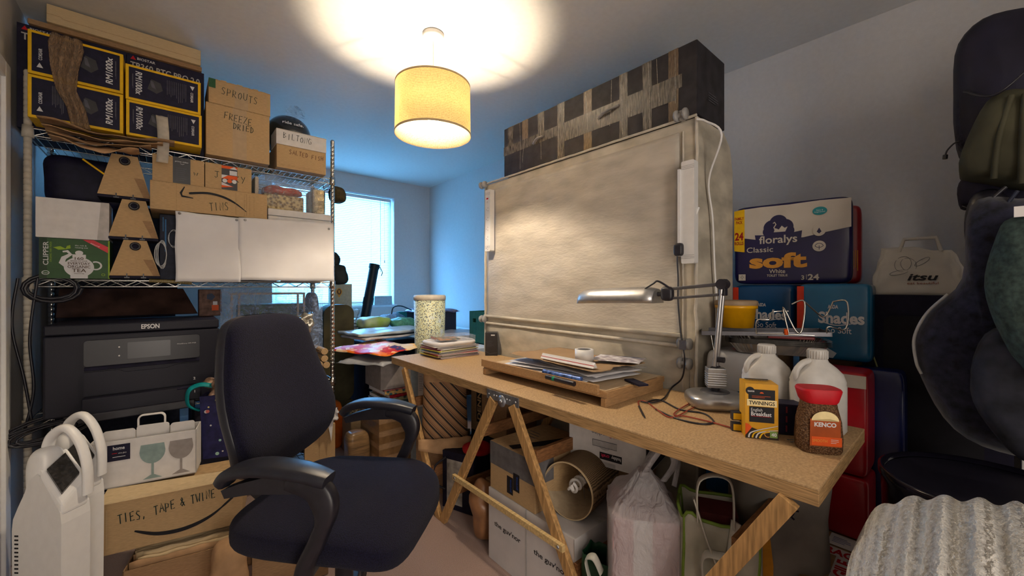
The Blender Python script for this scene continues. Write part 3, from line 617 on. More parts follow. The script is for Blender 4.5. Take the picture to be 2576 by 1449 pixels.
# things on the lower shelf right of the printer
vx = lambda p, y: pX(p, y)
grnpk = mat('green_black_pack', srgb(70, 110, 50), .4, kind='noise', scale=11, c2=(.02, .025, .03), bump=.4, bscale=14)
m = MB(); w_ = pX(775, 2.86)-pX(600, 2.86); m.box(0, w_, 0, .12, 0, .46, grnpk); f = front(); m.disc(f, w_*.42, .30, .09, .09, mat('dark_grey_print', (.035, .035, .045), .5)); m.text(f, w_*.40, .33, 'BLACK', .028, wprint, w=.12, rot=-90, bold=.02); m.text(f, w_*.30, .33, 'WONDERFUL', .018, lime, w=.16, rot=-90); m.lines(f, w_*.5, .24, w_*.7, .38, 9, wprint, .002, 5, True)
m.disc(f, w_*.78, .36, .018, .018, mat('mint_print', srgb(120, 180, 120), .5)); m.disc(f, w_*.76, .25, .018, .018, mat('mint_print', srgb(120, 180, 120), .5))
tag(m.build('green_packet', bevel=.012, loc=(pX(600, 2.86), 2.86, Z1)), 'large green and dark grey packet standing behind the blue office chair back', 'packet')
mx0, mx1 = pX(580, 2.70), pX(768, 2.70)
fr_ = thing('wooden_frame', 'pale wooden frame wrapped in clear film on the lower shelf right of the printer', 'frame', (mx0, 2.70, Z1))
m = MB(); zt = .52
for x in (0, .034, mx1-mx0-.046, mx1-mx0-.012): m.box(x, x+.011, 0, .012, 0, zt, mat('pale_wood', (.50, .38, .26), .6))
m.box(0, mx1-mx0, 0, .012, zt, zt+.012, mat('pale_wood', (.50, .38, .26), .6)); m.box(0, mx1-mx0, .08, .092, zt, zt+.012, mat('pale_wood', (.50, .38, .26), .6)); m.build('frame', fr_, bevel=.002)
m = MB()
m.grid(lambda u, v: Vector((-.05+(mx1-mx0+.14)*u, -.035+.02*nz(u*5, v*5, 2)-.01*v, .02+.535*v+.015*nz(u*4, v*3))), 16, 16, bluep); m.build('film_wrap', fr_)
m = MB()
for (a, b, c) in (((650, 730), (668, 760), (662, 800)), ((692, 728), (690, 765), (672, 800)), ((728, 728), (708, 765), (676, 800))):
    m.tube(spline([onY(*a, 2.655), onY(*b, 2.645), onY(*c, 2.65)], 6), .0028, mat('string', (.45, .42, .36), .8), 5)
m.build('string', fr_)
m = MB(); m.box(0, .10, 0, .12, 0, .145, mat('brown_pack', (.16, .09, .07), .6, var=.3)); f = front(); m.disc(f, .05, .105, .02, .02, mat('dark_blue_star', (.02, .04, .09), .5), n=5); m.rect(f, .055, .03, .085, .06, orange); m.rect(f, .06, .06, .08, .08, wprint)
tag(m.build('brown_packet', bevel=.004, loc=(pX(503, 2.74)-.005, 2.72, Z1+.406)), 'brown packet with a blue star and an orange mark, behind the printer corner', 'packet')
m = MB(); m.lump((.04, .05, .05), (.045, .05, .055), mat('foil', (.5, .47, .40), .25, .7), e=.6, amp=.03, ns=30); tag(m.build('foil_bag', loc=(pX(752, 2.64), 2.62, .90)), 'crumpled silver foil bag beside the office chair back', 'bag')
kb = mat('dark_grey_plastic', (.03, .03, .04), .4)
m = MB(); m.prism([(0, .10), (.05, .10), (.065, -.02), (.055, -.05), (.0, -.05)], 0, .06, kb); m.box(.0, .07, .005, .06, -.24, -.05, navy); tag(m.build('speaker_box', bevel=.004, loc=(pX(752, 2.60), 2.60, .845)), 'dark grey plastic box with a tilted front under the foil bag', 'box')
kn = thing('knob_device', 'small black metal device with a shiny round knob at the end of the lower shelf', 'device', (pX(785, 2.57), 2.56, Z1))
m = MB(); m.box(0, .055, 0, .12, 0, .105, kb); m.build('case', kn, bevel=.003)
m = MB(); m.lathe([(0, .022), (.011, .020), (.013, 0)], chrome, (.028, 0, .075), 16, M=Matrix.Rotation(R(90), 3, 'X')); m.build('knob', kn)
rl = mat('rolled_bamboo', (.55, .38, .20), .7, kind='wave', scale=90, c2=(.28, .17, .08), var=.1, bump=.3)
labs = ['uppermost', 'second from the top', 'lower left', 'lower right']
for i, (px_, py_) in enumerate(((817, 884), (817, 902), (804, 917), (822, 918))):
    c = onY(px_, py_, 2.55); m = MB(); m.cyl((0, 0, 0), (-.004, .20, .0), .0195, rl, 18)
    fr2 = Fr((0, 0, 0), Vector((1, .02, 0)), (0, 0, 1))
    sp_ = [(.0015*t*math.cos(t*1.1), .0015*t*math.sin(t*1.1)) for t in [k*.5 for k in range(2, 24)]]; m.stroke(fr2, sp_, .0014, card_e)
    tag(m.build('rolled_mat', loc=c), 'end of a rolled tan mat, %s of four by the right post' % labs[i], 'roll', 'rolled tan mats')
# dark cloth bags below the rolls
m = MB(); m.lump((0, 0, 0), (.085, .13, .205), navy, e=.6, amp=.03, ns=7); tag(m.build('black_bag', loc=(.665, 2.78, .345)), 'black cloth bag under the lower shelf by the right post', 'bag')
m = MB(); m.lump((0, 0, 0), (.034, .09, .262), mat('grey_nylon', (.05, .05, .055), .6, var=.3, scale=5, bump=.3, bscale=6), e=.5, amp=.02, ns=5); tag(m.build('grey_garment_bag', loc=(.715, 2.86, .868)), 'grey nylon garment bag standing at the right end of the lower shelf', 'bag')
# cap hung on the right end, black pouch and belt bag
olv = mat('olive_cloth', (.055, .042, .018), .9, var=.25, scale=60, bump=.3)
m = MB(); c = onY(848, 490, 2.80); m.lump(c, (.05, .06, .055), olv, e=.7, amp=.012, ns=14); m.tube([c+Vector((-.02, 0, .04)), Vector((SX1+.006, 2.80, 1.806)), Vector((SX1, 2.80, 1.842))], .003, olv, 6); tag(m.build('sun_hat'), 'olive cloth hat hooked on the shelving post above the window blind', 'hat')
m = MB(); c = onY(852, 690, 2.95); m.lump(c+Vector((0, 0, 0)), (.055, .05, .07), mat('bag_black', (.008, .014, .016), .7), e=.6, amp=.02, ns=16); m.lump(c+Vector((-.03, 0, .11)), (.03, .04, .05), mat('bag_black', (.008, .014, .016), .7), e=.7, amp=.02, ns=16); m.tube([(c.x+.045+.012*math.cos(R(a)), c.y, c.z-.03+.012*math.sin(R(a))) for a in range(0, 360, 30)], .004, mat('bag_black', (.008, .014, .016), .7), 6, close=True)
m.tube([c+Vector((-.03, 0, .05)), Vector((SX1+.004, 2.95, 1.196)), Vector((SX1, 2.95, 1.201))], .004, blk, 6); tag(m.build('black_pouch'), 'black strapped pouch hanging from the shelving end before the blind', 'bag')
# ================================================================== trestle table
TX, TY0, TY1, TZ = 1.03, .21, 2.32, .74
tb = thing('trestle_table', 'long hardboard-topped table on pine trestles along the right side of the room', 'table', (TX, (TY0+TY1)/2, 0))
ty = (TY0+TY1)/2
ply = mat('ply_edge', (.44, .27, .12), .6, var=.25, scale=14, stretch=(2, 1, 30), bump=.1)
for a, b in ((TY0, 1.235), (1.237, TY1)):
    m = MB(); m.box(0, .54, a-ty, b-ty, TZ-.04, TZ-.006, ply); m.box(-.001, .54, a-ty, b-ty, TZ-.006, TZ, chip); m.build('table_top', tb, bevel=.0012)
def leg(x, y0, z0, y1, z1, w=.041, t=.022, mt=pine):
    m = MB(); d = Vector((0, y1-y0, z1-z0)).normalized(); q = Vector((0, d.z, -d.y))*w/2; e = Vector((t/2, 0, 0))
    A = Vector((x, y0-ty, z0)); B = Vector((x, y1-ty, z1))
    k = -q.z/max(d.z, 1e-6) if z0 == 0 else 0
    P = [A-q-e, A+q-e, A+q+e, A-q+e]
    if z0 == 0:
        for v in P: v += d*(-v.z/d.z)
    T_ = [B-q-e, B+q-e, B+q+e, B-q+e]
    m.hexa(P[::-1], T_[::-1], mt) if d.z < 0 else m.hexa(P, T_, mt)
    return m.build('leg', tb, bevel=.002)
for hy, sides in ((1.25, (1, -1)), (.203, (1,)), (2.16, (-1,))):
    for xo in (.002, .46):
        for s in sides:
            if hy == 2.16: leg(xo, 1.755, 0, 2.15, TZ-.045)
            else: leg(xo, hy+s*.47, 0, hy+s*.06, TZ-.045)
    for s in sides:
        for z, hh_ in ((.17, .055), (.50, .05)):
            f_ = 1-z/(TZ-.045); yy = (hy+s*(.06+.41*f_)) if hy != 2.16 else 1.755+(2.15-1.755)*z/(TZ-.045)
            m = MB(); m.box(.014, .448, yy-ty-.009, yy-ty+.009, z, z+hh_, mat('brown_rail', (.22, .10, .04), .6, var=.2, scale=20, stretch=(2, 10, 10))); m.build('cross_rail', tb, bevel=.0015)
m = MB(); zz = .275; m.box(-.024, -.009, 1.25-.345-ty, 1.25+.345-ty, zz-.012, zz+.012, pine_l)
for s in (-1, 1): m.lathe([(0, .004), (.005, .003), (.006, 0)], steel, (-.0245, 1.25+s*.325-ty, zz), 10, M=Matrix.Rotation(R(-90), 3, 'Y'))
m.build('spreader_bar', tb, bevel=.0015)
m = MB(); m.box(-.006, -.001, 1.15-ty, 1.35-ty, TZ-.046, TZ-.008, steel); m.lathe([(.024, 0), (.024, .003), (0, .004)], steel, (-.006, 1.25-ty, TZ-.040), 24, M=Matrix.Rotation(R(-90), 3, 'Y')); m.lathe([(.007, .0), (.007, .004), (0, .006)], alu, (-.0095, 1.25-ty, TZ-.040), 12, M=Matrix.Rotation(R(-90), 3, 'Y'))
for dy in (-.085, -.05, -.033, .033, .05, .085): m.lathe([(.0035, 0), (.003, .002), (0, .003)], alu, (-.006, 1.25+dy-ty, TZ-.026), 10, M=Matrix.Rotation(R(-90), 3, 'Y'))
m.build('hinge_plate', tb)

# ================================================================== fabric wardrobe with a rolled screen front
WX, WY0, WY1, WZT = 1.60, .72, 2.12, 1.852; WD = .36
canvas = mat('off_white_canvas', (.50, .455, .39), .45, var=.10, scale=5, stretch=(1, 1, 3), bump=.55, bscale=34)
canvas2 = mat('dirty_canvas', (.52, .47, .38), .6, var=.18, scale=6, stretch=(1, 1, 2), bump=.35, bscale=22)
grey_pl = mat('grey_plastic_joint', (.33, .32, .31), .4)
wd = thing('fabric_wardrobe', 'off-white canvas covered wardrobe standing behind the table against the right wall', 'wardrobe', (WX, (WY0+WY1)/2, 0))
wy = (WY0+WY1)/2; W = WY1-WY0
m = MB()
pts = [(0, 0), (WD, 0), (WD, WZT-.16), (WD-.03, WZT-.06), (WD-.10, WZT-.006), (0, WZT-.004)]
m.prism(pts, 0, W, canvas2, fr=Fr((0, -W/2, 0), (1, 0, 0), (0, 0, 1)))
m.build('canvas_cover', wd, bevel=.01)
def wf(name, z0, z1, y0, y1, x, mt, amp=.006, seed=0, nx=50, nz_=40):
    m = MB()
    def fn(u, v):
        y = y0+(y1-y0)*u-wy; z = z0+(z1-z0)*v
        e = min(1, 8*min(u, 1-u, v, 1-v))
        return Vector((x-amp*e*(.5+nz(y*2.2, z*7, seed))-.003*nz(y*4, z*22, seed+3)-.0015*nz(y*30, z*9, 7), y, z))
    m.grid(fn, nx, nz_, mt, flip=False); return m.build(name, wd, solid=.002)
wf('screen_panel', .955, 1.80, WY0+.07, WY1-.02, -.006, canvas, .012, 1)
wf('lower_panel', .60, .925, WY0+.03, WY1-.02, -.004, canvas2, .010, 5, 40, 14)
m = MB(); m.cyl((-.012, WY1+.0-wy, .975), (-.012, WY0+.06-wy, .965), .010, canvas2, 10); m.cyl((-.010, WY1-.01-wy, .930), (-.010, WY0+.04-wy, .922), .0085, cream, 10); m.build('rolled_hem', wd)
def piping(n=40, y0=WY0, y1=WY1, z=WZT, x=-.004):
    m = MB(); m.tube([(x-.002*nz(i*.9), y0+(y1-y0)*i/n-wy, z+.003*nz(i*1.7, 4)) for i in range(n+1)], .006, cream, 6); return m
piping().build('piping', wd)
m = MB(); m.tube([(-.006+.004*nz(i*.8, 2), WY0-wy+.008*nz(i*.5), .02+(WZT-.03)*i/40) for i in range(41)], .007, cream, 6); m.build('piping', wd)
m = MB(); m.tube([(-.004, WY0+.055-wy+.004*nz(i*.7), .55+(WZT-.6)*i/30) for i in range(31)], .004, cream, 6); m.build('piping', wd)
m = MB(); m.tube([(-.006+.002*nz(i*.8, 2), WY1-wy+.004*nz(i*.5), .02+(WZT-.03)*i/40) for i in range(41)], .006, cream, 6); m.build('piping', wd)
for (y, z) in ((WY1, WZT-.01), (WY1+.0, .955), (WY0+.055, WZT+.012), (WY0+.04, .935), (WY0+.04, .855)):
    m = MB(); M = Matrix.Rotation(R(-90), 3, 'X')
    for dy in (-.018, .018): m.lathe([(.0, -.006), (.022, -.006), (.024, 0), (.022, .006), (0, .006)], grey_pl, (-.022, y-wy+dy, z), 18, M=M)
    m.cyl((-.022, y-wy-.02, z), (-.022, y-wy+.02, z), .010, grey_pl, 10); m.box(-.022, 0, y-wy-.008, y-wy+.008, z-.02, z+.02, grey_pl); m.build('pipe_joint', wd)
# loose cable down the side and power strips hung on the front
lf = lambda px, py, x=WX-.03: onX(px, py, x)
m = MB(); m.tube(spline([lf(1752, 300), lf(1775, 305, 1.585), onX(1795, 345, 1.60)+Vector((0, -.03, 0)), Vector((1.66, .700, 1.60)), Vector((1.70, .702, 1.45)), Vector((1.72, .702, 1.25)), Vector((1.74, .703, 1.12)), Vector((1.74, .703, .95))], 6), .0045, white_pl, 7)
tag(m.build('white_cable'), 'white mains cable hanging down the right side of the canvas wardrobe', 'cable')
def strip(name, xt, yt, yb, px, lab, sockets, cablepts):
    a = onX(px, yt, WX-.045); b = onX(px, yb, WX-.045); L_ = a.z-b.z
    o = thing(name, lab, 'power strip', (WX-.022, a.y, b.z), 0, 'white power strips')
    m = MB(); m.prism(rrect(-.026, 0, .026, L_, .006), -.034, .0, white_pl, fr=Fr((0, 0, 0), (0, -1, 0), (0, 0, 1)))
    for z in (.02, .026, .032, L_-.02, L_-.026, L_-.032): m.box(-.0348, -.034, -.026, .026, z, z+.0015, grey_pl)
    f = Fr((-.034, 0, 0), (0, -1, 0), (0, 0, 1))
    if sockets:
        m.rect(f, -.012, L_-.062, .008, L_-.052, red)
        for du in (-.006, .002): m.rect(f, du, L_-.085, du+.0015, L_-.073, ink)
        for k in range(5):
            z = L_-.13-k*.062; m.rect(f, -.013, z, -.009, z+.004, ink); m.rect(f, .003, z+.010, .006, z+.016, ink); m.rect(f, .003, z-.008, .006, z-.002, ink)
    else:
        m.box(-.045, -.020, .026, .036, .03, L_-.03, white_pl)
    m.build('strip_body', o, bevel=.003)
    m = MB(); m.tube(spline([Vector((-.015, 0, L_))]+[Vector(p) for p in cablepts], 6), .005, white_pl, 7); m.build('cable', o)
strip('power_strip', 0, 478, 632, 1230, 'white power strip with a red switch, hanging at the left edge of the wardrobe', True, [(-.02, 0, .02), (-.015, .015, .035), (-.002, .02, .02)])
strip('power_strip', 0, 405, 663, 1733, 'long white power strip hanging near the right corner of the canvas wardrobe', False, [(-.018, .003, .05), (-.015, -.012, .15), (-.005, -.03, .22)])
pl = onX(1708, 628, WX-.06); pb = thing('black_plug', 'black plug and flex hanging from the right power strip down to the table', 'plug', (pl.x, pl.y, pl.z))
m = MB(); m.lump((0, 0, 0), (.016, .018, .026), blk, e=.5); m.build('plug', pb)
L2 = [onX(1704, 650, 1.54), onX(1706, 700, 1.53), onX(1706, 760, 1.52), onX(1714, 850, 1.52), onX(1722, 900, 1.52), onX(1716, 950, 1.545), onX(1690, 975, 1.585), onZ(1670, 1002, TZ+.005), onZ(1640, 1013, TZ+.005), onZ(1612, 1010, TZ+.005)]
m = MB(); m.tube([p-pl for p in spline([pl]+L2, 8)], .0032, blk, 6); m.build('flex', pb)
m = MB(); c = onX(1717, 868, 1.519); m.box(-.004, .004, -.012, .012, -.018, .018, gprint, Matrix.Translation(c-pl)); m.build('cable_tag', pb)
# big black taped box on the wardrobe
by0, by1 = .72, 1.93
bb = thing('black_carton', 'long black cardboard box wrapped in clear tape on top of the canvas wardrobe', 'box', (1.60, by1, WZT+.006), -90)
m = MB(); w_ = by1-by0; h_ = .300; blkcard = mat('black_card', (.026, .023, .028), .55, var=.25, scale=20); m.box(0, w_, 0, .27, 0, h_, blkcard)
f = front(); rnd = random.Random(4)
tpc = mat('glossy_clear_tape', (.115, .098, .082), .24, var=.45, scale=26, stretch=(6, 1, .8), bump=.35)
tpd = mat('brown_clear_tape', (.15, .10, .06), .28, var=.35, scale=40, stretch=(8, 1, .8))
for u in (.03, .14, .25, .375, .525, .70, .80, .90): m.rect(f, u*w_+.001, (0 if u > .33 else .14), u*w_+(.052 if u < .6 else .045), h_-.001, tpd if u in (.14, .525, .90) else tpc)
m.rect(f, 0, .13, w_*.95, .185, tpc); m.rect(f, .38*w_, .085, w_*.93, .145, tpc)
for u in (.13, .15, .27, .39, .54, .66, .71, .83, .86, .92): m.stroke(f, [(u*w_+rnd.uniform(-.01, .01), h_*rnd.uniform(.02, .4)), (u*w_+rnd.uniform(-.01, .01), h_*.6), (u*w_+rnd.uniform(-.01, .01), h_*.98)], .0022, tape_c)
rs = rside(w_); m.lines(rs, .10, .08, .2, .12, 4, gprint, .003)
m.build('carton_body', bb, bevel=.004)
for u, du in ((.225, .075), (.60, .12)):
    m = MB(); m.rect(front(), u*w_, .13, u*w_+du, .165, ink); m.tube(spline([(u*w_, -.002, .135), (u*w_+du*.5, -.016, .150), (u*w_+du, -.002, .158)], 8), .009, mat('grey_handle', (.30, .29, .28), .4), 8, flat=.5); m.build('handle', bb)

# ================================================================== drawing board and what lies on it
bd = thing('drawing_board', 'beech drawing board with a raised front lip lying on the table', 'board', (1.165, 1.56, TZ), -90)
m = MB(); w_ = .72; m.box(0, w_, .0, .40, .030, .052, beech); m.box(.012, w_-.012, .012, .395, .0525, .0535, beech_l); m.build('panel', bd, bevel=.0015)
m = MB(); m.box(-.002, w_-.03, -.014, -.0005, .040, .074, beech); m.build('front_lip', bd, bevel=.001)
for x in (.0, w_-.022):
    m = MB(); m.box(x, x+.022, -.006, .39, .0, .030, beech); m.build('foot', bd, bevel=.002)
PZ = TZ+.0545
def crumple(name, lab, cat, c, w_, d_, z, rot, mt, seed, amp=.008, nx=16, curl=0, solid=.001, group=None, edge=.0):
    m = MB()
    def fn(u, v):
        x = (u-.5)*w_; y = (v-.5)*d_; ex = max(abs(u-.5), abs(v-.5))*2
        if edge: x += edge*nz(v*9, seed)*(ex > .85); y += edge*nz(u*9, seed+2)*(ex > .85)
        return Vector((x, y, .001+amp*(.5+.5*nz(u*3, v*3, seed))+curl*ex**4))
    m.grid(fn, nx, nx, mt); o = m.build(name, solid=solid, loc=(c[0], c[1], z), rot=rot); return tag(o, lab, cat, group)
pc = (1.35, 1.17)
for k, (dx, dy, r, mt) in enumerate(((-.03, .02, 4, paper), (.02, -.04, -8, paper), (-.01, .05, 12, paper), (.03, -.02, -3, paper), (0, .03, 7, paper), (.02, -.05, -14, paper))):
    crumple('paper_sheet', ['bottom white sheet of the loose pile on the drawing board, shifted left', 'white sheet in the pile on the drawing board, one above the bottom, turned clockwise', 'white sheet in the pile on the drawing board, third from the bottom', 'white sheet in the pile on the drawing board, fourth from the bottom', 'white sheet in the pile on the drawing board, fifth from the bottom', 'uppermost white sheet of the pile, just under the brown paper'][k], 'paper', (pc[0]+dx, pc[1]+dy), .27, .44, PZ+.002+.0055*k, r, mt, k, .008, group='white papers in the pile on the drawing board')
crumple('plastic_sleeve', 'clear plastic document sleeve sticking out of the paper pile toward the right', 'sleeve', (1.41, 1.05), .23, .32, PZ+.036, -16, clearp, 4, .01)
crumple('brown_paper', 'torn sheet of brown wrapping paper topping the pile on the drawing board', 'paper', (1.345, 1.15), .31, .52, PZ+.040, -4, mat('brown_wrap', (.34, .22, .12), .8, var=.1, scale=8, bump=.5, bscale=16), 9, .012, 26, curl=.012, edge=.02)
crumple('printed_page', 'page printed with a street map pattern, right of the tape roll', 'paper', (1.45, .985), .15, .20, PZ+.060, 20, mat('map_print', (.62, .60, .62), .6, kind='voronoi', scale=36, c2=(.30, .26, .30), var=.1), 3, .006)
ra, rb_ = onZ(1365, 900, PZ+.054), onZ(1508, 929, PZ+.054)
rl_ = thing('scale_ruler', 'white triangular scale ruler with a red line on the brown paper', 'ruler', ra, math.degrees(math.atan2(rb_.y-ra.y, rb_.x-ra.x)))
m = MB(); L_ = .30; m.prism([(-.013, 0), (.013, 0), (.0, .022)], 0, -L_, white_pl, fr=Fr((0, 0, 0), (0, 1, 0), (0, 0, 1)))
f = Fr((0, -.013, 0), (1, 0, 0), (0, .013, .022)); m.rect(f, 0, .010, L_, .0125, red)
for k in range(60): m.rect(f, .003+k*.0049, .018, .0035+k*.0049, .023, ink)
m.build('ruler_body', rl_)
m = MB(); m.lathe([(.028, 0), (.040, 0), (.040, .048), (.028, .048), (.028, 0)], white_pl, n=40); m.lathe([(.0275, 0), (.0275, .048)], mat('grey_core', (.35, .34, .34), .7), n=40)
tag(m.build('tape_roll', loc=(1.345, 1.085, PZ+.056)), 'roll of white tape standing on the brown paper behind the ruler', 'tape roll')
def penn(name, lab, a, b, r, mts, fracs):
    m = MB(); a = Vector(a); b = Vector(b)
    for i, mt in enumerate(mts): m.cyl(a.lerp(b, fracs[i]), a.lerp(b, fracs[i+1]), r, mt, 12)
    tag(m.build(name), lab, 'pen')
penn('marker_pen', 'black marker pen with a green band at the front of the drawing board', onZ(1375, 948, PZ+.012), onZ(1445, 966, PZ+.012), .0095, [blk, mat('green_band', (.0, .25, .12), .5), blk], [0, .25, .33, 1])
m = MB(); a = onZ(1368, 935, PZ+.022); b = onZ(1462, 955, PZ+.022); m.cyl(a, b, .011, mat('blue_silver_tube', (.08, .16, .45), .35, .3, var=.5, scale=60), 12); tag(m.build('blue_tube'), 'blue and silver tube lying behind the black marker on the board', 'tube')
m = MB(); c = onZ(1600, 962, PZ+.004); m.box(-.02, .02, -.05, .05, -.003, .004, navy, Matrix.Translation(c) @ Matrix.Rotation(R(-25), 4, 'Z')); tag(m.build('dark_phone'), 'thin dark flat device lying at the right end of the paper pile', 'device')

# ================================================================== desk lamp
B = Vector((1.478, .60, TZ+.001))
dl = thing('desk_lamp', 'silver articulated desk lamp with a long horizontal head on the table', 'lamp', B)
m = MB(); m.lump((0, 0, .022), (.098, .088, .030), alu, e=.62, nu=48, M=Matrix.Rotation(R(-50), 3, 'Z')); m.lathe([(0, .006), (.045, .004), (.05, 0)], alu_d, (-.005, 0, .05), 30); m.build('base', dl)
up0 = Vector((0, .0, .185)); E_ = Vector((-.025, -.035, 1.172-TZ)); Hd = Vector((-.03, .145, 1.155-TZ))
m = MB(); M = Matrix.Rotation(R(-55), 4, 'Z')
m.box(-.030, .030, -.024, .024, .066, .135, alu, M)
for k in range(6): m.box(-.0315, .0315, -.0255, .0255, .074+k*.008, .0785+k*.008, alu, M)
m.cyl((0, 0, .045), (0, 0, .07), .014, blk); m.build('weight_block', dl, bevel=.003)
dY = Vector((0, .012, 0)); dX = Vector((.012, 0, 0))
m = MB()
for s in (-1, 1): m.tube([Vector((0, 0, .13))+dX*s, E_+dX*s*.8], .0065, alu, 8)
m.cyl(Vector((0, 0, .13))-dX*1.6, Vector((0, 0, .13))+dX*1.6, .012, blk); m.cyl(Vector((.0, -.03, .165)), Vector((0, .005, .165)), .010, blk); m.build('lower_arm', dl)
m = MB(); m.box(-.012, .012, -.012, .012, -.04, .018, blk, Matrix.Translation(E_)); m.cyl(E_+Vector((-.018, 0, 0)), E_+Vector((.018, 0, 0)), .018, blk, 18); m.build('elbow', dl, bevel=.003)
m = MB()
m.box(-.007, .007, 0, (Hd-E_).length, -.006, .006, alu_d, Matrix.Translation(E_+Vector((0, .012, 0))) @ Matrix.Rotation(math.atan2((Hd-E_).z, (Hd-E_).y), 4, 'X'))
m.box(-.006, .006, 0, (Hd-E_).length, -.005, .005, alu_d, Matrix.Translation(E_+Vector((0, .012, -.036))) @ Matrix.Rotation(math.atan2((Hd-E_).z, (Hd-E_).y), 4, 'X')); m.build('upper_arm', dl, bevel=.002)
m = MB(); m.lump(Hd+Vector((0, .02, -.018)), (.016, .024, .028), blk, e=.6); m.tube(spline([Hd+Vector((-.01, .0, .0)), Hd+Vector((-.012, .05, .030)), Hd+Vector((-.02, .07, .020)), Hd+Vector((-.03, .13, -.018))], 6), .004, blk, 6); m.cyl(Hd+Vector((0, .04, -.02)), Hd+Vector((0, .075, -.02)), .009, blk); m.build('head_joint', dl)
m = MB(); L_ = .375; y0 = Hd.y+.06; zc = Hd.z-.025
prof = [(-.052, -.022), (-.050, -.004), (-.036, .014), (-.012, .022), (.012, .022), (.036, .014), (.050, -.004), (.052, -.022)]
vs = []; fs = []; secs = [(0, .85, -.004), (.04, 1, 0), (.30, .98, -.002), (.355, .90, -.008), (L_, .72, -.016)]
for (yy, s, dz) in secs:
    for (a, b) in prof: vs.append((Hd.x+a*s, y0+yy, zc+(b+.022)*s*1.45-.030-(.012*(yy/L_)**2)))
for i in range(len(secs)-1):
    for k in range(7): fs.append((i*8+k, i*8+k+1, (i+1)*8+k+1, (i+1)*8+k))
m.add(vs, fs, alu, True); m.add(vs, [tuple(range(8)), tuple(range(39, 31, -1))], alu); m.build('lamp_head', dl, solid=.002)
m = MB(); m.box(Hd.x-.04, Hd.x+.04, y0+.01, y0+L_-.03, zc-.029, zc-.026, white_pl); m.build('diffuser', dl)
# red and black test lead
rc = mat('red_flex', (.30, .05, .03), .45); 
tl_ = thing('test_lead', 'thin red wire with a black probe curling across the table by the lamp base', 'wire', onZ(1610, 1015, TZ+.004))
o0 = onZ(1610, 1015, TZ+.004); q = lambda px, py: onZ(px, py, TZ+.004)-o0
m = MB(); m.tube(spline([q(1608, 1022), q(1606, 1010), q(1625, 1010), q(1655, 1032), q(1690, 1050), q(1735, 1030), q(1775, 1008), q(1768, 1000), q(1725, 1020), q(1695, 1042), q(1730, 1048), q(1790, 1062), q(1850, 1078), q(1876, 1078)], 7), .0022, rc, 6); m.build('wire', tl_)
m = MB(); m.tube([q(1607, 1022), q(1618, 1044), q(1622, 1050)], [.0035, .0035, .002], blk, 8); m.build('probe', tl_)
m = MB(); m.tube(spline([onZ(1625, 1012, TZ+.003), onZ(1660, 1006, TZ+.003), onZ(1710, 1030, TZ+.003), onZ(1770, 1040, TZ+.003), onZ(1795, 1062, TZ+.003), onZ(1760, 1066, TZ+.003), onZ(1700, 1052, TZ+.003), onZ(1650, 1030, TZ+.003)], 7), .003, blk, 6); tag(m.build('black_cable'), 'black cable loop lying in front of the lamp base', 'cable')

# ================================================================== right end of the table: tea, coffee, bottles
def faced(name, p0, p1, z, d, h, mt): pass
a = Vector((1.228, .418)); bq = Vector((1.271, .3495)); ang = math.degrees(math.atan2(bq.y-a.y, bq.x-a.x)); w_ = (bq-a).length
h_ = .152; m = MB(); m.box(0, w_, 0, .065, 0, h_, mat('tea_yellow', srgb(205, 150, 30), .45, var=.05)); f = front()
m.rect(f, .008, h_*.70, w_-.008, h_*.90, ink); m.disc(f, .012, h_*.87, .011, .011, ink); m.text(f, .014, h_*.87, 'taste', .006, wprint, w=.017, bold=.01); m.disc(f, w_*.5, h_*.83, .005, .004, orange, a0=0, a1=180); m.lines(f, w_*.2, h_*.74, w_*.8, h_*.79, 2, orange, .001)
m.rect(f, .004, h_*.595, w_-.004, h_*.715, mat('cream_band', srgb(235, 215, 160), .5)); m.text(f, w_/2, h_*.655, 'TWININGS', .0105, ink, w=w_*.78, bold=.02)
m.rect(f, .010, h_*.30, w_-.010, h_*.585, ink); m.text(f, .014, h_*.53, 'English', .009, wprint, w=.028, align='l'); m.text(f, .014, h_*.455, 'Breakfast', .011, wprint, w=.050, align='l', bold=.02); m.rect(f, .014, h_*.405, w_-.02, h_*.412, red)
m.poly(f, [(0, 0), (w_, 0), (w_, h_*.16), (w_*.5, h_*.14), (w_*.2, h_*.20), (0, h_*.12)], mat('tea_dark', (.03, .018, .01), .5))
m.poly(f, [(0, h_*.05), (w_*.2, h_*.20), (w_*.1, h_*.26), (0, h_*.27)], orange)
for k in range(4): m.stroke(f, [(p.x, p.y) for p in spline([(w_*(.10+.11*k), .002, 0), (w_*(.16+.12*k), h_*.10, 0), (w_*(.45+.1*k), h_*(.17-.01*k), 0), (w_*.98, h_*(.26-.04*k), 0)], 6)], [.0035*(1-i/22) +.0008 for i in range(19)], yellow if k % 2 else wprint)
m.stroke(f, arc(w_*.68, h_*.10, .008, 0, 300, 14), .0018, gold); m.rect(f, w_*.74, .006, w_-.003, .024, mat('green_tag', srgb(120, 150, 80), .5)); m.text(f, w_*.86, .015, '40', .009, wprint, bold=.03)
t = top(h_); m.text(t, w_/2, .033, 'TWININGS', .010, ink, w=w_*.6); m.rect(t, .01, .045, w_-.01, .058, ink)
tag(m.build('tea_box', bevel=.001, loc=(a.x, a.y, TZ), rot=ang), 'yellow and black box of breakfast tea at the table end, marked 40', 'tea box')
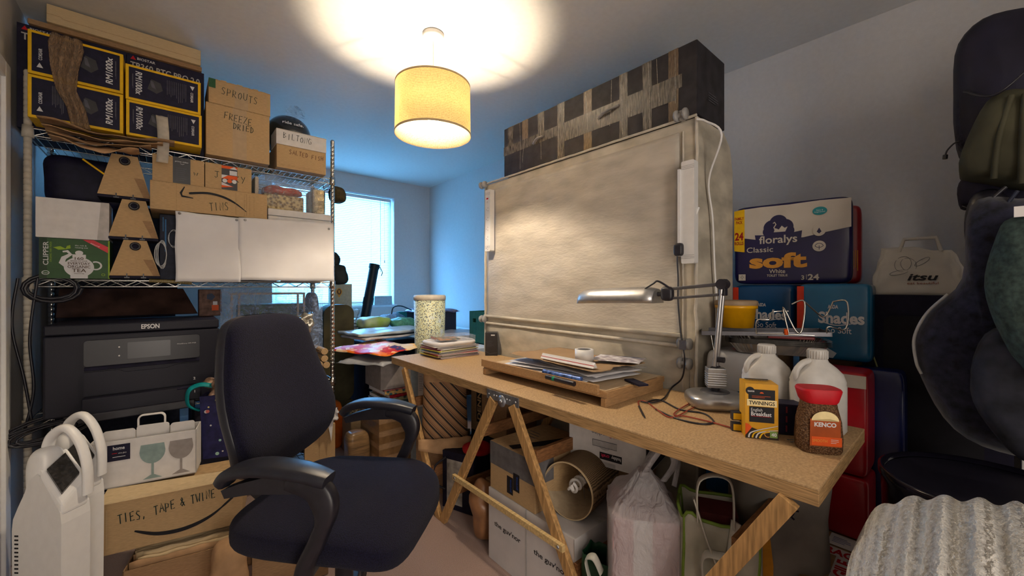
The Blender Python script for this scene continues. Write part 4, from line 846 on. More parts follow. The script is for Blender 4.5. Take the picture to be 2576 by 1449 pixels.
# coffee jar
jr = thing('coffee_jar', 'instant coffee jar with a red lid and orange label at the corner of the table', 'jar', (1.275, .262, TZ), -54)
cof = mat('coffee_granules', (.055, .024, .010), .6, kind='voronoi', scale=230, c2=(.16, .085, .04), var=.3, bump=.8)
def ring(w2, d2, z, n=32, e=.55): 
    sg = lambda v: math.copysign(abs(v)**e, v); return [Vector((w2*sg(math.cos(2*math.pi*k/n)), d2*sg(math.sin(2*math.pi*k/n)), z)) for k in range(n)]
def loft(m, secs, mt, n=32, cap=True, e=.55):
    vs = []; 
    for (w2, d2, z) in secs: vs += ring(w2, d2, z, n, e)
    m.add(vs, [(i*n+k, i*n+(k+1) % n, (i+1)*n+(k+1) % n, (i+1)*n+k) for i in range(len(secs)-1) for k in range(n)], mt, True)
    if cap: m.add(vs, [tuple(range(n-1, -1, -1)), tuple((len(secs)-1)*n+k for k in range(n))], mt)
m = MB(); loft(m, [(.044, .031, 0), (.048, .034, .008), (.049, .035, .035), (.046, .033, .08), (.038, .030, .115), (.036, .029, .128)], cof)
f = Fr((0, -.0345, .012), (1, 0, 0), (0, 0, 1)); lb = mat('kenco_orange', srgb(170, 75, 20), .5, var=.15, scale=20)
vs = []
m.poly(f, [(-.034, .010), (.034, .010), (.033, .078), (-.033, .078)], lb); m.poly(f, [(-.031, .074)]+[(x, y) for x, y in arc(0, .074, .030, 180, 0, 14, .024)]+[(.031, .074), (.01, .080), (-.008, .078), (-.02, .075)], mat('cream_band', srgb(235, 215, 160), .5))
m.text(f, 0, .065, 'KENCO', .0105, wprint, w=.048, bold=.04); m.rect(f, -.030, .012, .036, .034, orange); m.text(f, -.012, .024, 'SMOOTH', .007, gold, w=.032); m.lines(f, .012, .018, .030, .030, 3, wprint, .001)
m.build('jar_body', jr)
m = MB(); loft(m, [(.036, .030, .126), (.040, .032, .132), (.047, .036, .158), (.044, .034, .163)], red); m.build('lid', jr, bevel=.001)
# white bottles
hd = mat('hdpe_white', (.62, .60, .57), .4, var=.04, transl=.15)
def bottle(x, y, lab, rot):
    o = thing('white_bottle', lab, 'bottle', (x, y, TZ), rot, 'large white plastic bottles')
    m = MB(); loft(m, [(.062, .045, 0), (.068, .050, .010), (.068, .050, .135), (.066, .049, .140), (.067, .049, .148), (.060, .044, .170), (.044, .034, .188), (.026, .024, .203), (.022, .022, .212)], hd, e=.7)
    m.build('bottle_body', o)
    m = MB(); m.lathe([(.0, .240), (.022, .240), (.025, .236), (.025, .212), (.0, .212)], hd, n=24)
    for k in range(24): a_ = 2*math.pi*k/24; m.box(-.0008, .0008, .0245, .0262, .213, .235, hd, Matrix.Rotation(a_, 4, 'Z'))
    m.build('screw_cap', o)
    m = MB(); m.tube(spline([(-.060, -.01, .150), (-.063, -.012, .175), (-.045, -.01, .198), (-.022, -.005, .205)], 5), .009, hd, 8); m.build('handle', o)
bottle(1.452, .432, 'white plastic bottle with ribbed cap, left one behind the tea box', -50); bottle(1.452, .300, 'white plastic bottle with ribbed cap, right one behind the coffee jar', -50)
# dark drawer organiser with red slots, yellow tins, clip
a = Vector((1.275, .44)); m = MB(); w_ = .20; m.box(0, w_, 0, .06, 0, .088, navy); f = front()
for r_ in range(3):
    for k in range(7): m.rect(f, .012+k*.026, .010+r_*.027, .013+k*.026+.003, .028+r_*.027, mat('dark_red_slot', (.16, .02, .03), .5))
    m.rect(f, .0, .004+r_*.027, w_, .0055+r_*.027, ink)
tag(m.build('drawer_organiser', bevel=.002, loc=(1.285, .425, TZ), rot=-57.7), 'dark slotted case with red marks between the tea box and coffee jar', 'case')
for k, lab in enumerate(('lower', 'upper')):
    m = MB(); m.box(0, .045, 0, .020, 0, .024, blk); m.box(.004, .041, -.0008, 0, .003, .021, yellow); tag(m.build('yellow_fronted_box', bevel=.002, loc=(1.252, .462, TZ+.026*k+.006*(k > 0)), rot=-57.7), 'small yellow-fronted black box peeping out left of the tea box, %s of two' % lab, 'box', 'small yellow and black boxes')
m = MB(); c = onZ(1988, 1112, TZ+.003); m.tube([c+Vector(v) for v in ((0, 0, 0), (.02, -.012, 0), (.024, -.006, .002), (.004, .008, .004), (.0, .004, .004))], .0012, alu, 6); tag(m.build('metal_clip'), 'small wire paper clip on the table beside the coffee jar', 'clip')

# ================================================================== left end of the table: magazines, lens box
rnd = random.Random(11); cols = [srgb(190, 150, 160), srgb(70, 40, 60), srgb(200, 180, 60), srgb(60, 55, 60), srgb(170, 60, 50), srgb(190, 185, 180), srgb(90, 110, 130), srgb(60, 50, 40), srgb(200, 200, 90), srgb(150, 60, 110), srgb(220, 215, 205), srgb(90, 30, 40), srgb(120, 125, 130), srgb(230, 228, 225)]
z = TZ+.0005
desc = ['pink-backed', 'dark purple', 'yellow', 'charcoal', 'red', 'pale grey', 'blue-grey', 'dark brown', 'lime', 'magenta', 'ivory', 'maroon', 'mid grey', 'white']
for i, c in enumerate(cols):
    th = rnd.uniform(.004, .0075); m = MB(); W_, D_ = .285-.02*rnd.random(), .215; m.box(-W_/2, W_/2, -D_/2, D_/2, 0, th, mat('magazine_%d' % i, c, .4, var=.15, scale=25)); m.box(-W_/2+.001, W_/2+.0004, -D_/2-.0004, D_/2-.001, th*.2, th*.8, paper)
    tag(m.build('magazine', loc=(1.335+rnd.uniform(-.012, .012), 2.145+rnd.uniform(-.012, .012), z), rot=rnd.uniform(-6, 6)), '%s magazine in the stack at the left end of the table, %s' % (desc[i], 'bottom' if i == 0 else 'layer %d up' % i if i < 13 else 'topmost'), 'magazine', 'magazines stacked on the table'); z += th+.0003
m = MB(); m.tube(spline([(-.13, -.09, .012), (-.15, .02, .014), (-.11, .09, .012), (.10, .10, .012), (.13, 0, .013), (.11, -.10, .012), (-.02, -.11, .012)], 6, True), .012, paper, 8, close=True); m.box(-.11, .11, -.09, .09, .002, .014, paper); tag(m.build('folded_white_bag', loc=(1.335, 2.145, z)), 'white folded paper bag on top of the magazines', 'bag'); z += .026
m = MB(); m.box(-.12, .12, -.085, .085, 0, .028, clearp); m.box(-.10, .03, -.06, .06, .003, .010, mat('multi_print', (.5, .25, .12), .5, kind='voronoi', scale=30, c2=(.1, .16, .14), var=.3)); m.rect(Fr((-.12, .085, 0), (0, -1, 0), (0, 0, 1)), .03, .006, .13, .020, mat('peach_label', (.6, .3, .2), .5))
tag(m.build('clear_plastic_tray', loc=(1.345, 2.13, z), rot=-12), 'clear plastic food tray lying topmost on the pile of magazines', 'tray')
m = MB(); m.box(0, .075, 0, .075, 0, .142, mat('black_glossy_card', (.022, .021, .024), .3)); f = front(); ls = lside(0, .075)
for g in (f, ls): m.rect(g, .036, .124, .060, .131, wprint); m.lines(g, .012, .055, .055, .095, 6, gprint, .001); m.stroke(g, [(.0, .03), (.03, .012), (.075, .02)], .002, gprint)
tag(m.build('black_box', bevel=.001, loc=(1.485, 1.975, TZ), rot=-42), 'small upright black box beside the magazines at the wardrobe foot', 'box')
# ================================================================== office chair
ch = thing('office_chair', 'dark blue fabric office swivel chair with black armrests in the middle of the room', 'chair', (.43, 1.33, 0), 42)
seat_f = mat('seat_fabric', (.007, .0065, .024), .97, var=.4, scale=420, bump=.8, sheen=.04)
grip = mat('arm_plastic', (.014, .015, .024), .38, var=.1)
m = MB()
def sf(q):
    x, y, z = q; y2 = (y+.27)/.54
    z += -.035*max(0, 1-y2*3.2)**2*1.6+.012*math.cos(x*9)*-1*0 - .018*math.exp(-((x/.16)**2+((y-.03)/.18)**2))
    x *= 1+.10*(1-y2)*.6
    return Vector((x, y, z))
m.lump((0, -.01, .475), (.255, .265, .052), seat_f, e=.48, nu=56, nv=24, fn=sf); m.build('seat', ch)
m = MB(); m.lump((0, 0, .425), (.21, .22, .022), blk, e=.4); m.box(-.09, .09, -.13, .13, .33, .41, blk); m.box(-.16, .16, -.03, .03, .395, .425, blk)
m.cyl((-.09, .0, .36), (-.27, .02, .375), .008, blk); m.lump((-.29, .02, .378), (.035, .014, .008), blk); m.build('mechanism', ch, bevel=.004)
m = MB(); f = Fr((.02, -.13, .345), (1, 0, 0), (0, 0, 1)); 
# backrest pad
secs = [(.60, .15, .0), (.585+.02, .175, .0), (.64, .215, 0), (.72, .235, 0), (.80, .228, 0), (.90, .205, 0), (.98, .185, 0), (1.03, .168, 0), (1.058, .140, 0), (1.068, .095, 0)]
secs = [(.585, .11), (.60, .165), (.635, .205), (.70, .232), (.78, .236), (.87, .216), (.96, .192), (1.02, .176), (1.05, .155), (1.066, .12), (1.072, .07)]
n = 40; vs = []
for i, (z, wd2) in enumerate(secs):
    th = .045*min(1, .35+.65*math.sin(math.pi*min(1, max(0, (z-.575)/.06))/2) if z < .635 else 1)*(1 if z < 1.03 else max(.25, 1-((z-1.03)/.045)**2*.75))
    lean = .245+.045*((z-.58)/.5)-.045*math.exp(-((z-.70)/.10)**2)
    for k in range(n):
        a = 2*math.pi*k/n; sgn = lambda v, p: math.copysign(abs(v)**p, v)
        x = wd2*sgn(math.cos(a), .7); y = th*sgn(math.sin(a), .8); y += -.9*x*x*.9
        vs.append((x, lean+y, z))
m.add(vs, [(i*n+k, i*n+(k+1) % n, (i+1)*n+(k+1) % n, (i+1)*n+k) for i in range(len(secs)-1) for k in range(n)], seat_f, True)
m.add(vs, [tuple(range(n-1, -1, -1)), tuple((len(secs)-1)*n+k for k in range(n))], seat_f)
bk = m.build('backrest', ch, subsurf=1)
m = MB(); m.add([(x*1.015, y+.016, z) for x, y, z in vs], [(i*n+k, i*n+(k+1) % n, (i+1)*n+(k+1) % n, (i+1)*n+k) for i in range(len(secs)-1) for k in range(n)], grip, True); m.build('back_shell', ch, subsurf=1)
m = MB()
m.prism([(.02, .395), (.16, .395), (.305, .50), (.335, .70), (.30, .70), (.275, .52), (.15, .43), (.02, .43)], -.045, .045, blk, fr=Fr((0, 0, 0), (0, 1, 0), (0, 0, 1))); m.build('back_bracket', ch, bevel=.01)
for s in (-1, 1):
    X_ = s*.285
    path = spline([(X_, .165, .660), (X_+s*.0, .135, .688), (X_, .06, .705), (X_, -.05, .700), (X_, -.125, .682)], 6)
    m = MB(); 
    def strip_(m, P, wds, ths, mt):
        vs = []; N_ = len(P); nn = 12
        for i, p in enumerate(P):
            a = P[max(0, i-1)]; b = P[min(N_-1, i+1)]; t = (Vector(b)-Vector(a)).normalized(); up = Vector((1, 0, 0)).cross(t)*-1
            for k in range(nn):
                g = 2*math.pi*k/nn; sg = lambda v, p_=.6: math.copysign(abs(v)**p_, v)
                vs.append(Vector(p)+Vector((1, 0, 0))*wds[i]*sg(math.cos(g))+up*ths[i]*sg(math.sin(g)))
        m.add(vs, [(i*nn+k, i*nn+(k+1) % nn, (i+1)*nn+(k+1) % nn, (i+1)*nn+k) for i in range(N_-1) for k in range(nn)], mt, True)
        m.add(vs, [tuple(range(nn-1, -1, -1)), tuple((N_-1)*nn+k for k in range(nn))], mt)
    N_ = len(path); strip_(m, path, [.028+.014*math.sin(math.pi*i/(N_-1)) for i in range(N_)], [.016]*N_, grip)
    ar0 = m; m = MB(); m.prism([(.16, .645), (.11, .665), (.04, .685), (-.10, .68), (-.06, .650), (.08, .640), (.15, .625)], X_-.016, X_+.016, blk, fr=Fr((0, 0, 0), (0, 1, 0), (0, 0, 1)))
    ar = ar0.build('armrest', ch); m.build('pad_bracket', ar, bevel=.004)
    m = MB(); path = spline([(X_, -.02, .672), (X_, -.095, .655), (X_, -.118, .60), (X_, -.095, .53), (X_, -.065, .47), (X_, -.055, .43)], 6); N_ = len(path)
    strip_(m, path, [.022]*N_, [.014+.022*math.exp(-((i-8)/6)**2) if i < 16 else .020 for i in range(N_)], blk)
    m.build('arm_support', ar, bevel=.003)
    m = MB(); m.tube(spline([(X_, -.058, .46), (X_-s*.005, -.045, .41), (X_-s*.04, -.02, .385), (X_-s*.16, .0, .385)], 6), .019, mat('grey_metal', (.12, .12, .125), .45, .6), 10); m.build('arm_bracket', ar)
m = MB(); m.cyl((0, 0, .09), (0, 0, .35), .028, blk, 18); m.cyl((0, 0, .2), (0, 0, .34), .018, alu, 16); m.build('gas_column', ch)
m = MB()
for k in range(5):
    a = R(72*k+20); M = Matrix.Rotation(a, 4, 'Z'); m.hexa([M @ Vector(v) for v in ((0, -.025, .07), (.30, -.014, .06), (.30, .014, .06), (0, .025, .07))], [M @ Vector(v) for v in ((0, -.025, .115), (.30, -.014, .085), (.30, .014, .085), (0, .025, .115))], blk)
m.build('star_base', ch, bevel=.005)
for k in range(5):
    a = R(72*k+20); c = Vector((.29*math.cos(a), .29*math.sin(a), .027)); M = Matrix.Rotation(R(90), 3, 'X'); m = MB()
    for dy in (-.016, .016): m.lathe([(0, -.007), (.027, -.007), (.027, .007), (0, .007)], blk, c+Vector((0, dy, 0)), 16, M=M)
    m.cyl(c, c+Vector((0, 0, .04)), .008, blk); m.build('castor', ch)

# ================================================================== left foreground: heaters, boxes
heat = mat('heater_white', (.66, .65, .64), .45, var=.02)
def heater(x, y, rot, lab):
    o = thing('panel_heater', lab, 'heater', (x, y, 0), rot, 'white panel heaters')
    m = MB(); f = front()
    H_ = .60
    prof = [(-.105, .03), (.085, .03), (.095, .10), (.10, .42), (.095, .45), (.0, .55), (-.04, .53), (-.055, .50), (-.085, .46), (-.105, .43), (-.11, .40)]
    m.prism(prof, -.045, .045, heat, fr=Fr((0, 0, 0), (0, -1, 0), (0, 0, 1))); 
    m.build('heater_body', o, bevel=.016, seg=4)
    m = MB()
    for k in range(33):
        z = .05+k*.0105; m.box(-.0458, -.040, .082, .098, z, z+.004, ink); m.box(-.030, .03, .1075, .1095, z, z+.004, ink)
    m.build('side_vent', o)
    m = MB(); m.lump((0, .028, .535), (.044, .050, .070), white_pl, e=.7)
    B_ = [(-.044, -.012, .44), (.040, -.012, .44), (.040, -.100, .44), (-.044, -.100, .44)]; T_ = [(-.044, -.0, .560), (.040, -.0, .600), (.040, -.094, .520), (-.044, -.098, .470)]
    m.hexa([B_[3], B_[2], B_[1], B_[0]], [T_[3], T_[2], T_[1], T_[0]], white_pl); m.build('head', o, bevel=.010, seg=3)
    m = MB(); P = spline([(.012, .052, .57), (.016, .030, .628), (.026, -.02, .648), (.032, -.07, .610), (.034, -.100, .545), (.034, -.104, .47)], 8); m.tube(P, .011, white_pl, 12, flat=1.9); m.build('handle', o)
    c = [Vector(T_[k]) for k in (0, 1, 2, 3)]; cen = sum(c, Vector())/4; nrm = (c[2]-c[0]).cross(c[1]-c[3]).normalized(); nrm = nrm if nrm.z > 0 else -nrm
    q_ = [cen+(v-cen)*.66+Vector((-.004, -.004, 0))+nrm*.010 for v in c]; m = MB(); m.add([v-nrm*.012 for v in q_]+q_, [(0, 1, 2, 3), (7, 6, 5, 4), (0, 4, 5, 1), (1, 5, 6, 2), (2, 6, 7, 3), (3, 7, 4, 0)], mat('dark_window', (.02, .018, .018), .2, var=.5, scale=90)); m.build('control_window', o, bevel=.001)
    o.scale = (.85, .72, 1.13)
heater(-.262, 1.80, 47, 'white panel heater with a loop handle at the left, nearer of two'); heater(-.245, 1.95, 47, 'white panel heater with a loop handle, farther of two behind the first')
def amz(m, f, w_, h_):
    pts = spline([(.25*w_, .36*h_, 0), (.42*w_, .20*h_, 0), (.62*w_, .18*h_, 0), (.82*w_, .32*h_, 0), (1.0*w_, .62*h_, 0)], 7)
    N_ = len(pts); m.stroke(f, [(p.x, p.y) for p in pts], [.003+.011*math.sin(math.pi*min(1, (i+.5)/N_*1.15))**.6 if i/N_ < .85 else .008 for i in range(N_)], ink); m.stroke(f, [(.90*w_, .86*h_), (.98*w_, .90*h_)], .006, ink)
    m.rect(f, w_*.06, .02, w_*.063, h_-.02, card_l)
m = cb(.40, .22, .172, card); f = front(); amz(m, f, .37, .172); m.hand(f, .128, .118, 'TIES, TAPE', .030, .155, pen, .003, 5); m.hand(f, .268, .132, '& TWINE', .030, .105, pen, .003, 5)
m.add([(0, -.001, .172), (.40, -.001, .172), (.40, .09, .176), (0, .09, .190)], [(0, 1, 2, 3)], card_l)
_o = tag(m.build('cardboard_box', bevel=.002, loc=(-.199, 2.10, .168), rot=-11), 'cardboard box marked TIES, TAPE & TWINE with a curved black arrow', 'box'); _o.scale = (1.105,)*3
# box of folded kraft paper under it
ob = thing('open_cardboard_box', 'open brown box packed with folded kraft paper under the TIES box', 'box', (-.13, 2.05, 0), -11)
m = MB(); 
for (x0, x1, y0, y1) in ((0, .40, 0, .004), (0, .40, .246, .25), (0, .004, 0, .25), (.396, .40, 0, .25)): m.box(x0, x1, y0, y1, 0, .11, card_d)
m.box(0, .40, 0, .25, 0, .005, card_d); m.build('carton', ob)
m = MB(); rnd = random.Random(8)
for k in range(16):
    y = .012+k*.014; x0 = rnd.uniform(.005, .05); x1 = rnd.uniform(.33, .39); z1 = .148+rnd.uniform(-.02, .010); m.grid(lambda u, v: Vector((x0+(x1-x0)*u, y+.005*nz(u*5, v*4, k), .03+(z1-.03)*v+.008*nz(u*6, k))), 14, 5, card_l if k % 4 else kraft)
pf = m.build('folded_paper', ob, solid=.0015); pf['kind'] = 'stuff'
m = MB(); m.lump((0, 0, 0), (.06, .06, .115), kraft, e=.6, amp=.03, ns=10, seed=3); tag(m.build('brown_paper_bag', loc=(.165, 1.77, .115)), 'crumpled brown paper bag on the floor under the left of the office chair', 'bag')
m = cb(.26, .26, .20, card_d); f = front()
for u in (.10, .15): m.stroke(f, [(u, .13), (u, .17)], .006, red); m.poly(f, [(u-.010, .165), (u+.010, .165), (u, .182)], red)
m.poly(f, [(.035, .15), (.065, .15), (.055, .175), (.045, .175)], red); m.rect(f, .048, .128, .052, .15, red)
tag(m.build('cardboard_box', bevel=.002, loc=(.235, 1.76, .001), rot=-12), 'brown cardboard box with red handling symbols on the floor behind the office chair', 'box')
# wine glass box
wb = thing('glass_carrier', 'white card carrier box printed with wine glasses and a cut-out handle on the TIES box', 'box', (-.232, 2.205, .378), -10); wb.scale = (1.0, 1.105, 1.105)
w_ = .325; m = MB(); m.box(0, w_, 0, .004, 0, .165, wht_card); m.box(0, w_, .11, .114, 0, .165, wht_card); m.box(0, .004, 0, .114, 0, .165, wht_card); m.box(w_-.004, w_, 0, .114, 0, .165, wht_card); m.box(0, w_, 0, .114, 0, .004, wht_card)
f = front(); gl1 = mat('teal_glass_print', (.24, .33, .32), .6); gl2 = mat('grey_glass_print', (.30, .27, .26), .6); gl3 = mat('grey_print_light', (.42, .42, .44), .6)
def glass_(u, mt, s=1, v0=.018):
    m.poly(f, [(u-.036*s, v0+.118), (u+.036*s, v0+.118)]+[(p[0], p[1]) for p in arc(u, v0+.092, .040*s, 0, -180, 14, .045)], mt); m.rect(f, u-.004, v0, u+.004, v0+.05, mt); m.poly(f, [(u-.03, v0-.008), (u+.03, v0-.008), (u+.006, v0+.006), (u-.006, v0+.006)], mt)
glass_(.185, gl1); glass_(.275, gl2); m.disc(f, .003, .10, .032, .045, gl3, a0=-85, a1=85)
m.rect(f, .052, .095, .118, .152, navy); m.text(f, .085, .140, 'home', .012, wprint, w=.034, bold=.02); m.rect(f, .065, .121, .08, .123, red); m.text(f, .095, .122, 'wine glass', .005, wprint, w=.024); m.rect(f, .067, .108, .104, .110, wprint); m.lines(f, .008, .006, .03, .010, 1, gprint, .001)
m.build('carrier_body', wb)
m = MB(); m.prism(rrect(.035, .0, .125, .200, .012), -.030, -.027, wht_card, fr=Fr((0, 0, 0), (1, 0, 0), (0, 0, 1))) if 0 else None
for (a_, b_, z_, y_) in ((.03, .125, .195, .030), (.128, .23, .200, .035), (.235, .315, .195, .030)): m.prism(rrect(a_, .10, b_, z_, .010), y_, y_+.003, wht_card)
m.build('divider_flap', wb)
m = MB(); fr3 = Fr((0, .058, 0), (1, 0, 0), (0, 0, 1)); m.tube([fr3.p(a, b) for a, b in rrect(.128, .17, .212, .232, .016, 6)], .009, wht_card, 8, close=True, flat=.4); m.build('handle', wb)
# polka dot gift bag with teal ribbon
gb = thing('gift_bag', 'navy gift bag with pastel dots and a teal ribbon left of the office chair back', 'bag', (.118, 2.30, .376), -20); gb.scale = (1.105,)*3
m = MB(); w_ = .20; m.hexa([(0, 0, 0), (w_, 0, 0), (w_, .09, 0), (0, .09, 0)], [(-.012, .0, .26), (w_, .02, .26), (w_, .07, .26), (-.012, .09, .26)], mat('gift_navy', (.02, .02, .10), .45, var=.2)); f = Fr((-.003, -.001, 0), (1, 0, 0), (0, .0, 1)); rnd = random.Random(3)
cs = [mat('dot_mint', (.35, .6, .55), .6), mat('dot_white', (.7, .7, .72), .6), mat('dot_coral', (.6, .15, .15), .6), mat('dot_yellow', (.6, .55, .25), .6)]
for k in range(34):
    r_ = rnd.choice((.0035, .005, .007)); m.disc(f, rnd.uniform(.012, w_-.012), rnd.uniform(.01, .25), r_, r_, rnd.choice(cs), 12)
m.build('bag_body', gb)
m = MB(); m.tube(spline([(-.02, .02, .20), (-.05, .0, .23), (-.045, -.01, .29), (-.01, .0, .31), (.03, .01, .30)], 6), .013, mat('teal_ribbon', (.0, .22, .24), .5), 8, flat=.4); m.build('ribbon', gb)
m = MB(); m.lump((.045, .03, .29), (.045, .03, .045), mat('gold_tissue', (.40, .25, .17), .3, .4, var=.5, scale=40), amp=.05, ns=40, seed=2); m.build('tissue', gb)
# black cables on the left posts
def coil(name, lab, c, rx, rz, n, r=.005, seed=1, tilt=0, js=.3):
    m = MB(); pts = []; rnd = random.Random(seed); pr = []
    for k in range(n+1): pr.append((1+rnd.uniform(-js, js), 1+rnd.uniform(-js, js), rnd.uniform(-.25, .25)*rx*js*2, rnd.uniform(-.25, .25)*rz*js*2, rnd.uniform(-.02, .015)))
    for i in range(n*16+1):
        a = 2*math.pi*i/16; k = min(n-1, i//16); q_ = (i % 16)/16 if i < n*16 else 1; g = [pr[k][j_]+(pr[k+1][j_]-pr[k][j_])*q_ for j_ in range(5)]
        pts.append(Vector(c)+Vector((g[2]+rx*g[0]*math.cos(a), g[4], g[3]+rz*g[1]*math.sin(a)+tilt*math.cos(a))))
    m.tube(pts, r, blk, 6); return tag(m.build(name), lab, 'cable')
cc = onY(133, 725, 2.56); coil('black_cable', 'coil of thick black cable hanging from the left of the middle shelf', cc, .065, .05, 3, .007, 2)
cc = onY(118, 1085, 2.50); coil('black_cable', 'tangled coil of black cables at the left post below the printer', cc, .10, .045, 9, .0045, 5, .02, .45)
for k, (P, lab) in enumerate((([(45, 700), (30, 820), (60, 950), (80, 1060)], 'black cable sagging left of the cream shelf post'), ([(95, 700), (75, 850), (85, 980), (60, 1090)], 'black cable running down in front of the cream shelf post'))):
    m = MB(); m.tube(spline([onY(x, y, 2.555) for x, y in P], 8), .005, blk, 6); tag(m.build('black_cable'), lab, 'cable')
m = MB(); m.box(0, .035, 0, .10, 0, .34, card_d); tag(m.build('cardboard_panel', loc=(XL+.001, 2.86, .0)), 'piece of brown card standing against the left wall behind the shelving', 'card') if 0 else None
m = MB(); m.box(0, .25, 0, .16, 0, .30, card_d); tag(m.build('cardboard_box', bevel=.002, loc=(-.20, 2.62, .125)), 'brown cardboard box on the lowest shelf behind the farther heater', 'box')
m = MB(); m.box(0, .36, 0, .36, 0, .40, mat('dark_case', (.02, .02, .035), .6)); tag(m.build('dark_case', bevel=.006, loc=(.10, 2.64, .125)), 'dark storage case on the lowest shelf behind the office chair', 'case')

# ================================================================== right of the shelving, behind the office chair
m = MB(); olive2 = mat('olive_nylon', (.060, .050, .022), .7, var=.2, scale=9, bump=.3, bscale=10)
ob_ = thing('olive_case', 'tall olive padded case standing upright beyond the shelving end', 'case', (1.005, 3.20, 0))
m.prism(rrect(-.12, .28, .105, 1.03, .075, 8), 0, .14, olive2); m.build('case_body', ob_, bevel=.012, seg=3)
m = MB(); m.tube([(.106+.0*k, .07, .36+.6*k/10) for k in range(11)], .004, blk, 6); m.build('zip', ob_)
m = MB(); m.box(-.11, .10, .01, .13, 0, .281, olive2); m.build('case_foot', ob_, bevel=.01)
m = MB(); m.box(0, .17, 0, .02, 0, .335, card); m.rect(front(), .078, 0, .080, .335, card_e); tag(m.build('folded_cardboard', bevel=.002, loc=(.60, 2.545, .0)), 'folded cardboard standing on the floor at the foot of the right shelf post', 'cardboard')
m = MB(); c = onY(828, 1040, 2.50); m.grid(lambda u, v: c+Vector((-.045+.09*u+.01*nz(v*5, 2), -.02+.02*nz(u*5, v*4), .03-.07*v+.015*nz(u*4, v*5, 3))), 10, 10, paper); m.add([c+Vector(v) for v in ((-.01, 0, -.04), (.025, 0, -.04), (.012, .0, -.17))], [(0, 1, 2)], paper)
tag(m.build('crumpled_paper', solid=.001), 'crumpled white receipt paper hanging on the cardboard by the right post', 'paper')
ob2 = thing('open_cardboard_box', 'open cardboard box of shredded paper on the carpet behind the far armrest', 'box', (.925, 2.735, 0), -6)
m = MB()
for (x0, x1, y0, y1) in ((0, .19, 0, .004), (0, .19, .276, .28), (0, .004, 0, .28), (.186, .19, 0, .28)): m.box(x0, x1, y0, y1, 0, .29, card)
m.box(0, .19, 0, .28, 0, .004, card); m.rect(front(), .05, .06, .13, .15, card_e); m.build('carton', ob2)
m = MB(); rnd = random.Random(2)
for k in range(60):
    p = Vector((rnd.uniform(.02, .17), rnd.uniform(.02, .25), .27+rnd.uniform(0, .03))); m.tube(spline([p, p+Vector((rnd.uniform(-.03, .03), rnd.uniform(-.03, .03), .012)), p+Vector((rnd.uniform(-.04, .04), rnd.uniform(-.04, .04), -.005))], 3), .0022, card_l, 4)
sp2 = m.build('shredded_paper', ob2); sp2['kind'] = 'stuff'
m = MB(); m.lump((0, 0, .17), (.055, .06, .17), mat('orange_cloth', srgb(200, 95, 15), .8, var=.2, scale=12, bump=.4), e=.4, amp=.01); tag(m.build('orange_bag', loc=(.905, 3.04, 0)), 'bright orange bag between the olive case and the box of shredded paper', 'bag')
trunk = mat('trunk_black', (.012, .010, .026), .6, var=.3, scale=14)
m = MB(); m.box(0, .44, 0, .38, 0, .74, trunk); tag(m.build('storage_chest', bevel=.01, loc=(1.14, 3.04, 0)), 'large black chest behind the stack of books, heaped with bags', 'chest')
# stack: taped box, folders, books, grey box
m = MB(); m.box(0, .27, 0, .30, 0, .345, card_d)
for g, wd_ in ((front(), .27), (lside(0, .30), .30), (rside(.27), .30)):
    for z in (.05, .13, .21, .29): m.rect(g, 0, z-.022, wd_, z+.022, tape_b)
tag(m.build('cardboard_box', bevel=.003, loc=(.985, 2.40, 0)), 'brown box wound with shiny parcel tape on the floor beside the left trestle leg', 'box')
m = MB(); m.lump((0, 0, .13), (.07, .06, .125), mat('taped_round', (.25, .15, .07), .3, var=.3, scale=10, stretch=(1, 1, 8)), e=.45, amp=.008); tag(m.build('taped_bundle', loc=(1.02, 2.32, 0)) if 0 else m.build('taped_bundle', loc=(.905, 2.56, 0)), 'rounded bundle wound in brown tape left of the taped box', 'bundle')
z = .3465; rnd = random.Random(21)
for i, (c, dsc) in enumerate(((srgb(40, 42, 60), 'dark blue'), (srgb(110, 95, 90), 'taupe'), (srgb(60, 70, 95), 'slate blue'), (srgb(150, 140, 135), 'light grey'), (srgb(45, 35, 40), 'dark plum'), (srgb(90, 90, 100), 'grey'))):
    m = MB(); th = .011; m.box(-.12, .12, -.14, .14, 0, th, mat('folder_%d' % i, c, .6)); m.box(-.119, .1205, -.1405, .139, .002, th-.002, paper)
    tag(m.build('folder', loc=(1.13+rnd.uniform(-.01, .01), 2.545+rnd.uniform(-.01, .01), z), rot=rnd.uniform(-5, 5)), '%s paper folder under the books on the taped box, %s' % (dsc, ['lowest', 'second', 'third', 'fourth', 'fifth', 'top'][i]), 'folder', 'folders under the books'); z += th+.0004
